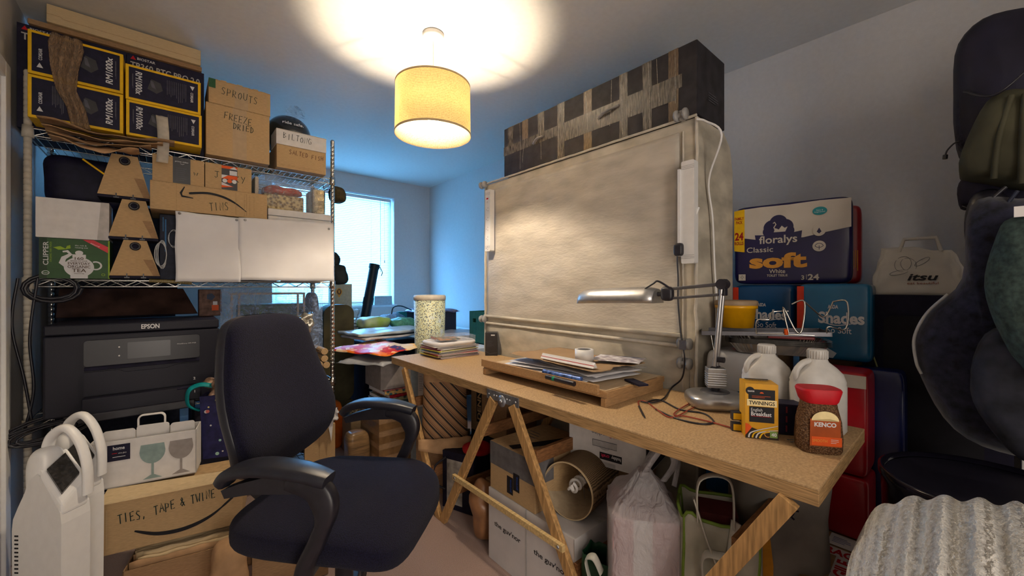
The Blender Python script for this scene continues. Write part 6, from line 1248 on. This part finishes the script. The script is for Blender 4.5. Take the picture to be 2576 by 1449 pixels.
# ================================================================== right of the wardrobe
navyp = mat('pack_navy', srgb(30, 25, 75), .25, var=.15, scale=6, bump=.25, bscale=9)
rollw = mat('roll_white', (.55, .50, .44), .5, var=.05, scale=10, bump=.3, bscale=12)
def pack(name, lab, loc, rot, w_, d_, h_, mt, deco=None, side=None, group=None, puff=.02):
    o = thing(name, lab, 'toilet roll pack', loc, rot, group); m = MB()
    m.lump((w_/2, d_/2, h_/2), (w_/2, d_/2, h_/2), mt, e=.16, amp=0, nu=64, nv=30, fn=None); m.build('wrapped_rolls', o)
    if deco:
        m = MB(); deco(m, w_, h_); m.build('printed_front', o)
    return o
def floral(m, w_, h_):
    f = front(y=-.001); 
    top_ = [(0.01, h_*.60), (w_*.12, h_*.585), (w_*.22, h_*.56), (w_*.62, h_*.555), (w_*.80, h_*.60), (w_*.985, h_*.64)]
    m.poly(f, top_+[(w_*.985, h_*.965), (w_*.75, h_*.975), (w_*.5, h_*.965), (w_*.25, h_*.97), (.012, h_*.96)], rollw)
    m.poly(f, [(w_*.20, h_*.62), (w_*.42, h_*.60), (w_*.61, h_*.64), (w_*.60, h_*.52), (w_*.40, h_*.49), (w_*.215, h_*.50)], navyp)
    for (a, b, r_) in ((.36, .70, .042), (.41, .76, .040), (.46, .70, .042), (.33, .65, .03), (.49, .65, .03), (.41, .66, .05)): m.disc(f, w_*a, h_*b, r_*.8, r_*.8, navyp)
    m.poly(f, [(w_*.37, h_*.64), (w_*.47, h_*.64), (w_*.49, h_*.70), (w_*.465, h_*.685), (w_*.44, h_*.715), (w_*.415, h_*.67), (w_*.385, h_*.69)], rollw); m.stroke(f, [(w_*.385, h_*.66), (w_*.372, h_*.70), (w_*.39, h_*.735), (w_*.377, h_*.765), (w_*.365, h_*.75)], .004, rollw)
    m.text(f, w_*.405, h_*.555, 'floralys', .034, rollw, w=w_*.33, bold=.015)
    m.text(f, w_*.245, h_*.435, 'Classic', .024, rollw, w=w_*.24, bold=.005); m.text(f, w_*.40, h_*.292, 'soft', .060, gold, w=w_*.50, bold=.045)
    m.text(f, w_*.40, h_*.158, 'White', .018, rollw, w=w_*.14, bold=.01); m.text(f, w_*.40, h_*.105, 'TOILET TISSUE', .010, rollw, w=w_*.18, bold=.01)
    m.text(f, w_*.615, h_*.075, '3', .018, rollw, bold=.02); m.text(f, w_*.70, h_*.08, '24', .024, rollw, w=w_*.09, bold=.03); m.rect(f, w_*.643, h_*.05, w_*.647, h_*.11, rollw)
    yb = yellow; m.poly(f, [(w_*.005, h_*.95), (w_*.105, h_*.965), (w_*.105, h_*.41), (w_*.005, h_*.43)], yb)
    dr_ = mat('dark_red_print', srgb(150, 20, 20), .5)
    m.text(f, w_*.055, h_*.85, 'FAMILY', .013, dr_, w=w_*.088, bold=.03); m.text(f, w_*.055, h_*.80, 'PACK', .013, dr_, w=w_*.062, bold=.03); m.text(f, w_*.053, h_*.62, '24', .034, dr_, w=w_*.082, bold=.04); m.text(f, w_*.052, h_*.53, 'ROLLS', .015, dr_, w=w_*.085, bold=.03)
    m.disc(f, w_*.75, h_*.85, .024, .017, mat('teal_badge', srgb(40, 140, 150), .5)); m.text(f, w_*.75, h_*.86, 'New &', .006, wprint, w=.022); m.text(f, w_*.75, h_*.84, 'Improved', .006, wprint, w=.034)
    for b, dk_ in ((.62, 0), (.44, 1)):
        m.disc(f, w_*.745, h_*b, .022, .022, rollw); m.disc(f, w_*.745, h_*b, .019, .019, navyp) if 0 else None
        if not dk_: m.poly(f, [(w_*.745-.008, h_*b-.004), (w_*.745, h_*b-.012), (w_*.745+.008, h_*b-.004), (w_*.745, h_*b+.012)], navyp)
        else: m.stroke(f, [(p.x, p.y) for p in spline([(w_*.745-.013, h_*b, 0), (w_*.745-.006, h_*b+.010, 0), (w_*.745+.006, h_*b+.010, 0), (w_*.745+.013, h_*b, 0), (w_*.745, h_*b-.006, 0)], 5, True)], .002, navyp, True); m.stroke(f, [(w_*.745, h_*b-.015), (w_*.745, h_*b+.002)], .002, navyp)
    m.rect(f, w_*.05, h_*.045, w_*.115, h_*.125, rollw); m.stroke(f, [(w_*.083, h_*.06), (w_*.083, h_*.08), (w_*.068, h_*.08), (w_*.083, h_*.112), (w_*.098, h_*.08)], .0018, navyp)
pack('toilet_roll_pack', 'large navy and white pack of toilet rolls on top of the stack by the wardrobe', (1.98, .722, 1.178), -81.2, .42, .145, .352, navyp, floral)
def redside(m, w_, h_):
    f = front(y=-.001); m.lines(f, w_-.030, h_*.08, w_-.010, h_*.42, 3, gold, .003, 4, True)
pack('toilet_roll_pack', 'red pack with gold lettering standing on end behind the big navy one', (2.155, .600, 1.178), -83, .30, .16, .335, mat('pack_red', srgb(150, 15, 28), .3, var=.15, scale=6), redside)
shb = mat('pack_teal', srgb(20, 105, 150), .25, var=.3, scale=3, bump=.3, bscale=8)
def shades(part=False):
    def dd(m, w_, h_):
        f = front(y=-.001); m.poly(f, [(.01, .01), (w_*.5, .01), (w_*.55, h_*.10), (w_*.3, h_*.22), (.008, h_*.30)], mat('pack_pale', (.40, .46, .50), .4))
        m.rect(f, .0, .01, w_*.10, h_-.01, mat('orange_red_print', srgb(205, 60, 35), .5))
        m.text(f, w_*.50, h_*.70, 'ASDA', .014, wprint, w=w_*.14, bold=.03); m.text(f, w_*.60, h_*.56, 'Shades', .042, wprint, w=w_*.60, bold=.035); m.stroke(f, [(p.x, p.y) for p in spline([(w_*.35, h_*.50, 0), (w_*.55, h_*.46, 0), (w_*.85, h_*.51, 0)], 6)], .003, wprint); m.text(f, w_*.58, h_*.40, 'So Soft', .024, wprint, w=w_*.32)
    return dd
pack('toilet_roll_pack', 'turquoise pack of toilet rolls, front right one below the big navy pack', (1.90, .458, .885), -87, .225, .25, .292, shb, shades())
pack('toilet_roll_pack', 'turquoise and red pack of toilet rolls, left one behind the yellow tub', (1.98, .725, .885), -90, .235, .22, .288, mat('pack_deep_blue', srgb(15, 75, 125), .25, var=.2, scale=4), shades())
# lower packs standing on the floor: red ones toward the table end, white-blue ones behind the lamp
def plent(m, w_, h_):
    f = front(y=-.001); m.poly(f, [(.004, h_*.84), (w_-.004, h_*.86), (w_-.004, h_*.98), (.004, h_*.98)], rollw); m.stroke(f, [(w_*.22, h_*.70), (w_*.34, h_*.68), (w_*.34, h_*.60), (w_*.22, h_*.58), (w_*.34, h_*.52), (w_*.34, h_*.45), (w_*.22, h_*.43), (w_*.34, h_*.38), (w_*.34, h_*.30)], .006, wprint)
rp = mat('pack_red_bright', srgb(175, 20, 35), .3, var=.12, scale=6)
pack('toilet_roll_pack', 'red pack with white top and sideways lettering, behind the coffee jar', (1.725, .388, .532), -90, .165, .16, .345, rp, plent)
pack('toilet_roll_pack', 'red pack of rolls near the floor under the sideways lettered red pack', (1.720, .385, .322), -90, .165, .16, .205, rp)
pack('toilet_roll_pack', 'dark blue pack between the red packs and the black suitcase', (1.892, .300, .330), -90, .15, .10, .54, mat('pack_navy2', srgb(15, 30, 90), .3, var=.1), None)
m = MB(); m.box(0, .285, 0, .55, 0, .32, card_d); f = front(); fr_t = mat('fragile_tape', (.60, .56, .54), .4)
for g, L1 in ((front(), .285), (rside(.285), .55)):
    m.rect(g, 0, .23, L1, .285, fr_t)
    for k in range(int(L1/.15)): m.text(g, .075+.15*k, .258, 'FRAGILE', .036, red, w=.135, shear=.1, bold=.04)
t = top(.32); m.rect(t, 0, .02, .285, .07, fr_t)
for k in range(2): m.text(t, .075+.15*k, .045, 'FRAGILE', .036, red, w=.135, bold=.04)
m.rect(t, .10, 0, .15, .55, fr_t)
for k in range(4): m.text(t, .125, .075+.14*k, 'FRAGILE', .036, red, w=.13, rot=90, bold=.04)
m.rect(t, .17, .08, .26, .16, wht_card); m.lines(t, .18, .10, .23, .14, 4, blue, .003)
tag(m.build('taped_carton', bevel=.003, loc=(1.56, .485, .001), rot=-90), 'brown carton bound with red and white fragile tape on the floor beyond the table end', 'box')
m = cb(.15, .205, .24, card_d); g = front(); m.rect(g, .06, 0, .105, .24, fr_t); m.text(g, .082, .12, 'FRAGILE', .034, red, w=.18, rot=90, bold=.04); t = top(.24); m.rect(t, .06, 0, .105, .205, fr_t); m.text(t, .082, .10, 'FRAGILE', .034, red, w=.18, rot=90, bold=.04)
tag(m.build('taped_carton', bevel=.003, loc=(1.34, .325, .10), rot=-88), 'smaller brown carton with upright fragile tape in front, below the table corner', 'box')
m = MB(); m.box(0, .15, 0, .205, 0, .098, mat('red_box', srgb(130, 15, 25), .5)); tag(m.build('red_box', bevel=.003, loc=(1.34, .325, .0005), rot=-88), 'flat red box on the floor under the smaller taped carton', 'box')
whp = mat('pack_white_blue', (.55, .55, .56), .3, var=.1, scale=5, bump=.4, bscale=10)
def wb2(m, w_, h_):
    f = front(y=-.001); m.poly(f, [(.005, .02), (w_-.005, .02), (w_-.005, h_*.80), (w_*.5, h_*.74), (.005, h_*.70)], mat('pack_sky', srgb(25, 105, 165), .35, var=.2, scale=7))
pack('toilet_roll_pack', 'white and sky blue pack of rolls behind the weight block of the desk lamp', (1.625, .700, .34), -90, .215, .17, .575, whp, wb2)
m = cb(.215, .23, .338, card_d); tag(m.build('cardboard_box', bevel=.002, loc=(1.83, .725, .54), rot=-90), 'brown box behind the blue and white pack, under the turquoise ones', 'box')
m = cb(.21, .30, .536, card_d); tag(m.build('cardboard_box', bevel=.002, loc=(2.10, .725, .001), rot=-90), 'brown carton on the floor at the wall behind the toilet roll packs', 'box')
m = cb(.215, .40, .336, card_d); tag(m.build('cardboard_box', bevel=.002, loc=(1.65, .720, .001), rot=-90), 'brown box on the floor beneath the white and sky blue pack', 'box')
m = MB(); m.box(0, .22, 0, .22, 0, .55, card_d); tag(m.build('tall_carton', bevel=.002, loc=(2.105, .50, .33), rot=-90), 'tall carton at the wall under the front turquoise pack', 'box')
# foil trays
ft = thing('foil_tray', 'stack of fluted foil baking trays resting on the white and blue pack', 'tray', (1.735, .49, .918), -68)
m = MB(); foil = mat('tray_foil', (.62, .60, .58), .25, .85, var=.1)
for k in range(4):
    z = .006*k; n = 96; vs = []
    for (w2, d2, zz, fl) in ((.125, .075, 0, 0), (.150, .095, .036, .0022), (.165, .108, .038, .0)):
        for i in range(n):
            a = 2*math.pi*i/n; c_1 = math.copysign(abs(math.cos(a))**.4, math.cos(a)); s_1 = math.copysign(abs(math.sin(a))**.4, math.sin(a)); rr = 1+(fl*8 if i % 2 else 0); vs.append((w2*c_1*rr, d2*s_1*rr, z+zz))
    m.add(vs, [(j*n+i, j*n+(i+1) % n, (j+1)*n+(i+1) % n, (j+1)*n+i) for j in range(2) for i in range(n)], foil, False)
    if k == 0: m.add(vs[:n], [tuple(range(n-1, -1, -1))], foil)
m.build('tray_stack', ft)
m = MB(); m.box(-.07, .07, -.012, .012, 0, .012, mat('dark_red_metal', (.22, .02, .025), .4)); tag(m.build('red_bar', bevel=.003, loc=(1.70, .43, .976), rot=-68), 'dark red bar lying across the foil trays', 'bar')
bt = thing('baking_tray', 'dark steel tray tilted on top of the foil trays, wire legs hanging down', 'tray', (1.71, .53, .985)); bt.rotation_euler = (R(0), R(-2), R(-66))
m = MB(); m.box(-.20, .20, -.075, .075, 0, .003, alu_d)
for (x0, x1, y0, y1) in ((-.20, .20, -.078, -.074), (-.20, .20, .074, .078), (-.203, -.199, -.078, .078), (.199, .203, -.078, .078)): m.box(x0, x1, y0, y1, 0, .016, alu_d)
m.build('tray_pan', bt, bevel=.001)
wr_ = thing('wire_rack', 'bent chrome wire stand with small orange caps lying on the dark tray', 'rack', (1.70, .44, .992), -64)
m = MB()
for P in ([(-.10, -.03, .0), (-.10, -.04, .05), (-.06, -.04, .055), (-.05, -.02, .08), (.0, -.02, .085)], [(.0, -.03, .0), (-.02, -.04, .10), (.015, -.045, .02), (.035, -.04, .02), (.045, -.03, .12), (.01, -.02, .11)], [(.045, -.03, .12), (.10, .0, .07), (.12, .01, .075), (.135, .0, .12)], [(.11, -.03, .0), (.11, -.04, .035), (.16, -.035, .03), (.165, -.03, .12), (.135, 0, .12)], [(-.10, -.03, .002), (.0, -.035, .003), (.11, -.03, .002)]):
    m.tube(spline(P, 5), .0028, chrome, 7)
m.build('wire', wr_)
m = MB(); m.cyl((-.01, -.036, .002), (-.012, -.038, .022), .006, orange, 10); m.build('orange_cap', wr_)
for k, (xx, yy) in enumerate(((-.17, -.09),)):
    m = MB(); m.tube([(xx, -.082, .0), (xx+.01, -.090, -.075)], .0018, chrome, 6); m.cyl((xx+.01, -.090, -.075), (xx+.012, -.092, -.095), .005, orange, 10); m.build('wire_leg', bt)
yt = thing('yellow_tub', 'yellow plastic tub with a beige lid standing on the dark tray behind the lamp', 'tub', (1.735, .625, 1.003))
yp = mat('yellow_plastic', srgb(222, 160, 10), .3, var=.04)
m = MB(); m.lathe([(0, 0), (.062, 0), (.070, .075), (.076, .076), (.077, .088), (.075, .088)], yp, n=44); m.build('tub_body', yt)
m = MB(); m.lathe([(.076, .088), (.078, .090), (.077, .104), (.070, .108), (0, .110)], mat('beige_lid', (.34, .24, .15), .5), n=44); m.build('lid', yt)
# itsu paper bag on the black suitcase
sc_ = thing('black_suitcase', 'tall black fabric suitcase by the right wall with a pale zip line', 'suitcase', (2.0, .275, 0), -90)
m = MB(); m.prism(rrect(0, .0, .36, 1.135, .045, 6), 0, .40, blk_m); m.build('suitcase_body', sc_, bevel=.012, seg=3)
m = MB(); f = front(); m.tube(spline([(.012, -.012, 1.10), (.010, -.014, 1.02), (.028, -.014, .93), (.05, -.014, .84), (.055, -.014, .76), (.05, -.013, .70)], 6), .0028, mat('lime_cord', (.30, .33, .14), .5), 6); m.build('zip_pull', sc_)
m = MB(); m.prism(rrect(.06, .55, .30, 1.06, .03, 6), -.012, 0, mat('suitcase_pocket', (.014, .014, .019), .8)); m.build('front_pocket', sc_, bevel=.008)
pb2 = thing('paper_carrier_bag', 'crumpled white paper carrier bag with a thin butterfly outline on the black suitcase', 'bag', (2.03, .262, 1.1355), -86)
wpb = mat('white_bag_paper', (.58, .55, .50), .8, var=.08, scale=6, bump=.7, bscale=11)
w_ = .275; m = MB()
def pbf(u, v):
    a = 2*math.pi*u; cx_ = math.copysign(abs(math.cos(a))**.3, math.cos(a)); sx_ = math.copysign(abs(math.sin(a))**.3, math.sin(a)); t1 = v*1.0
    xx = w_/2+cx_*(w_/2)*(1-.34*t1)+.010*nz(a*2, v*4)-.01*t1; yy = .07+sx_*.07*(1-.75*t1)+.008*nz(a*3, v*5, 4); return Vector((xx, yy, .178*v-.018*v*(cx_ > .5)))
m.grid(pbf, 56, 16, wpb); m.add([pbf(i/28, 0) for i in range(28)], [tuple(range(27, -1, -1))], wpb)
f = Fr((0, -.002, 0), (1, 0, 0), (0, .053, .178)); 
m.text(f, w_*.53, .068, 'itsu', .026, ink, w=.078, shear=.25, bold=.02); m.text(f, w_*.53, .044, 'eat beautiful', .009, mat('brown_red_print', (.25, .06, .03), .6), w=.078)
for (cx_, cy_, ra, rb, ro) in ((.110, .115, .020, .027, 20), (.095, .118, .022, .030, -10), (.145, .125, .008, .024, -50), (.085, .085, .026, .008, 15)):
    pts = []
    for k in range(22): a = 2*math.pi*k/22; x_, y_ = ra*math.cos(a), rb*math.sin(a); pts.append((cx_+x_*math.cos(R(ro))-y_*math.sin(R(ro)), cy_+x_*math.sin(R(ro))+y_*math.cos(R(ro))))
    m.stroke(f, pts, .0011, gprint, True)
m.build('bag_body', pb2, solid=.0008)
m = MB(); m.tube([(.085, .055, .160), (.098, .055, .207), (.180, .055, .207), (.192, .055, .158)], .0065, wpb, 8); m.build('handle', pb2)

# ================================================================== coats and bags hung on the open door at the right edge
dr2 = thing('panel_door', 'white room door standing open at the right edge, hidden by coats', 'door', (2.02, -.10, 0), -90); del dr2['category']; del dr2['label']; dr2.name = 'door_2'; struct(dr2)
m = MB(); m.box(0, .76, 0, .04, .01, 1.985, white_tr); m.build('door_leaf', dr2, bevel=.003)
m = MB(); m.box(.30, .36, -.012, 0, 1.40, 1.99, white_tr); m.box(.30, .36, -.012, .052, 1.986, 1.992, white_tr); m.build('door_hook', dr2)
dko = mat('dark_blue_nylon', (.014, .013, .030), .6, var=.3, scale=7, bump=.5, bscale=9); olp = mat('olive_pocket', (.055, .052, .030), .75, var=.35, scale=5, bump=.6, bscale=9)
HX = 1.86
def P3(px_, py_, X): return onX(px_, py_, X)
bp_ = thing('backpack', 'dark blue backpack with a mesh pocket hung high on the open door', 'backpack', (HX, -.16, 1.66))
def outline(pts, X, dep, m, mt, org, bev=.0):
    P = [onX(a, b, X) for a, b in pts]; vs = [p-org for p in P]; cen = sum(vs, Vector())/len(vs); n = len(vs); rings = []
    for (s, dx) in ((1, dep), (1.0, dep*.6), (1.0, 0), (.93, -dep*.18), (.80, -dep*.30), (.5, -dep*.38), (.12, -dep*.40)): rings += [Vector((cen.x+dx+.016*s*s*nz(v.y*14, v.z*9, s*3), cen.y+(v.y-cen.y)*s, cen.z+(v.z-cen.z)*s)) for k, v in enumerate(vs)]
    m.add(rings, [(j*n+i, j*n+(i+1) % n, (j+1)*n+(i+1) % n, (j+1)*n+i) for j in range(6) for i in range(n)], mt, True); m.add(rings, [tuple(range(n)), tuple(6*n+k for k in range(n))], mt)
org = Vector((HX, -.16, 1.66))
def sm(pts, n=4): return [(p.x, p.y) for p in spline([(a, b, 0) for a, b in pts], n, True)]
m = MB(); outline(sm([(2410, 110), (2500, 35), (2640, 20), (2700, 120), (2700, 420), (2600, 500), (2480, 420), (2408, 360), (2398, 250)]), 1.76, .20, m, dko, org); m.build('main_bag', bp_)
m = MB(); outline(sm([(2412, 180), (2455, 175), (2460, 330), (2430, 370), (2405, 345)], 3), 1.735, .06, m, mat('mesh_pocket', (.018, .018, .035), .8, kind='voronoi', scale=160, bump=.6), org); m.build('side_pocket', bp_)
m = MB(); c = P3(2412, 355, 1.72)-org; m.tube(spline([c, c+Vector((0, .01, -.005)), c+Vector((0, .022, -.02)), c+Vector((-.0, .026, -.033))], 5), .0022, blk, 6); m.cyl(c+Vector((0, .026, -.033)), c+Vector((0, .027, -.045)), .0055, blk, 8); m.build('drawstring', bp_)
m = MB(); outline(sm([(2440, 330), (2500, 240), (2600, 225), (2700, 260), (2690, 430), (2600, 470), (2480, 455), (2412, 430)]), 1.63, .12, m, olp, org)
for (a, c, b, x_) in (((2438, 425), (2462, 330), (2515, 250), 1.615), ((2500, 450), (2512, 350), (2545, 240), 1.590), ((2570, 462), (2572, 350), (2580, 235), 1.584), ((2630, 455), (2640, 350), (2625, 240), 1.592)): m.tube(spline([P3(*a, x_)-org, P3(*c, x_-.008)-org, P3(*b, x_)-org], 6), .0065, olp, 6)
m.build('olive_pocket', bp_)
m = MB(); m.tube([Vector((-.05, -.20, .28)), Vector((.10, -.21, .30)), Vector((.148, -.22, .33))], .010, blk, 8); m.tube(spline([P3(2430, 230, 1.70)-org, P3(2500, 240, 1.60)-org, P3(2580, 180, 1.60)-org], 6), .007, blk, 8, flat=.4); m.build('strap', bp_)
def coat(name, lab, pts, X, dep, mt, cat='coat', seam=None):
    o = thing(name, lab, cat, (X, -.2, 1.0)); og = Vector((X, -.2, 1.0)); m = MB(); outline(sm(pts), X, dep, m, mt, og); m.build('body', o)
    for nm, P, r_, mm in (seam or []):
        m = MB(); m.tube(spline([onX(a, b, xx)-og for a, b, xx in P], 7), r_, mm, 7, flat=.6); m.build(nm, o)
    return o
coat('waist_bag', 'small black bag hung between the backpack and the dark coats', [(2412, 460), (2460, 440), (2600, 470), (2640, 560), (2560, 580), (2470, 520), (2415, 515)], 1.72, .10, blk_m, 'bag', [('piping', [(2420, 518, 1.69), (2470, 530, 1.69), (2540, 500, 1.68)], .002, gprint)])
dcf = mat('dark_coat_fabric', (.014, .015, .034), .95, var=.4, scale=50, bump=.4, sheen=.2); wht_pipe = mat('pale_piping', (.42, .42, .42), .5)
coat('dark_coat', 'long dark grey coat with a pale curved edging hung on the open door', [(2440, 520), (2560, 500), (2760, 560), (2780, 1150), (2560, 1150), (2400, 1080), (2318, 950), (2300, 850), (2340, 780), (2420, 700)], 1.60, .20, dcf, 'coat', [('piping', [(2385, 740, 1.55), (2330, 790, 1.55), (2300, 850, 1.55), (2305, 910, 1.55), (2318, 940, 1.55)], .006, wht_pipe)])
coat('black_strap_bag', 'black rucksack straps and panel hanging above the dark coat', [(2425, 560), (2450, 490), (2520, 480), (2560, 560), (2500, 650), (2440, 640)], 1.68, .07, blk, 'bag', [('strap', [(2530, 470, 1.60), (2470, 530, 1.60), (2450, 610, 1.60), (2460, 690, 1.58)], .008, blk), ('strap', [(2560, 480, 1.58), (2500, 560, 1.58), (2475, 640, 1.56)], .007, dkb)])
gg = mat('grey_green_cloth', (.040, .062, .055), .95, var=.25, scale=90, bump=.4)
coat('grey_green_jacket', 'grey-green jacket over the dark coat at the right picture edge', [(2505, 600), (2545, 548), (2700, 530), (2800, 800), (2790, 960), (2680, 1010), (2590, 950), (2520, 850), (2478, 720)], 1.36, .12, gg)
m = MB(); c = onX(2590, 530, 1.335); m.box(-.002, .002, -.020, .020, -.011, .011, wht_card, Matrix.Translation(c)); tag(m.build('white_label'), 'white swing tag on the bags at the right picture edge', 'tag')
coat('dark_grey_coat', 'dark grey quilted coat hanging lowest above the round black lid', [(2480, 850), (2600, 830), (2760, 900), (2780, 1180), (2600, 1170), (2500, 1090), (2440, 980)], 1.40, .12, mat('dark_quilt', (.020, .021, .030), .9, var=.4, scale=20, bump=.3))
# round black lidded stool and the knitted throw on a chair
rs_ = thing('round_bin', 'wide round black bin with a shiny rim at the right edge, below the coats', 'bin', (1.535, -.03, 0))
gb2 = mat('gloss_black', (.010, .009, .018), .12, var=.1)
m = MB(); m.lathe([(0, .001), (.17, .001), (.185, .02), (.200, .640), (.206, .655), (.206, .672), (.198, .676), (.190, .664)], gb2, n=64); m.build('bin_body', rs_)
m = MB(); m.lathe([(.190, .662), (.12, .650), (0, .646)], mat('bin_lid', (.012, .011, .022), .4), n=64); m.build('lid', rs_)
kn_ = bpy.data.materials.new('chunky_knit'); kn_.use_nodes = True; N = kn_.node_tree.nodes; L = kn_.node_tree.links; b = N['Principled BSDF']; b.inputs['Roughness'].default_value = .95; b.inputs['Sheen Weight'].default_value = .3
t = N.new('ShaderNodeTexCoord'); wv = N.new('ShaderNodeTexWave'); wv.bands_direction = 'Y'; wv.inputs['Scale'].default_value = 17; wv.inputs['Distortion'].default_value = 2.2; wv.inputs['Detail'].default_value = 3; wv.inputs['Detail Scale'].default_value = 6
L.new(t.outputs['Object'], wv.inputs[0]); n3 = N.new('ShaderNodeTexNoise'); n3.inputs['Scale'].default_value = 130; n3.inputs['Detail'].default_value = 3; L.new(t.outputs['Object'], n3.inputs[0])
ad = N.new('ShaderNodeMath'); ad.operation = 'MULTIPLY_ADD'; ad.inputs[1].default_value = .9; L.new(n3.outputs['Fac'], ad.inputs[0]); L.new(wv.outputs['Fac'], ad.inputs[2]); c_ = N.new('ShaderNodeValToRGB'); c_.color_ramp.elements[0].position = .30; c_.color_ramp.elements[0].color = (.30, .28, .26, 1); c_.color_ramp.elements[1].position = .75; c_.color_ramp.elements[1].color = (.66, .64, .60, 1)
L.new(ad.outputs[0], c_.inputs[0]); L.new(c_.outputs[0], b.inputs['Base Color']); bp = N.new('ShaderNodeBump'); bp.inputs['Distance'].default_value = .012; bp.inputs['Strength'].default_value = .9; L.new(ad.outputs[0], bp.inputs['Height']); L.new(bp.outputs[0], b.inputs['Normal'])
th_ = thing('knitted_throw', 'chunky white knitted throw bundled over a chair at the lower right', 'throw', (1.06, -.105, 0))
m = MB(); m.lump((0, 0, .515), (.268, .26, .255), kn_, e=.72, amp=.035, ns=4.5, seed=3, nu=110, nv=70, fn=lambda q: Vector((q.x, q.y, q.z+.010*math.sin(q.y*150)*(1 if q.z > -.1 else .5)*.6))); m.build('throw_bundle', th_)
m = MB(); 
sh_ = thing('stool', 'low dark stool hidden under the knitted throw', 'stool', (1.06, -.11, 0))
m.cyl((0, 0, .235), (0, 0, .262), .17, navy, 28); m.build('seat', sh_)
for a in (45, 135, 225, 315): m = MB(); m.cyl((.12*math.cos(R(a)), .12*math.sin(R(a)), 0), (.10*math.cos(R(a)), .10*math.sin(R(a)), .235), .016, navy, 10); m.build('leg', sh_)
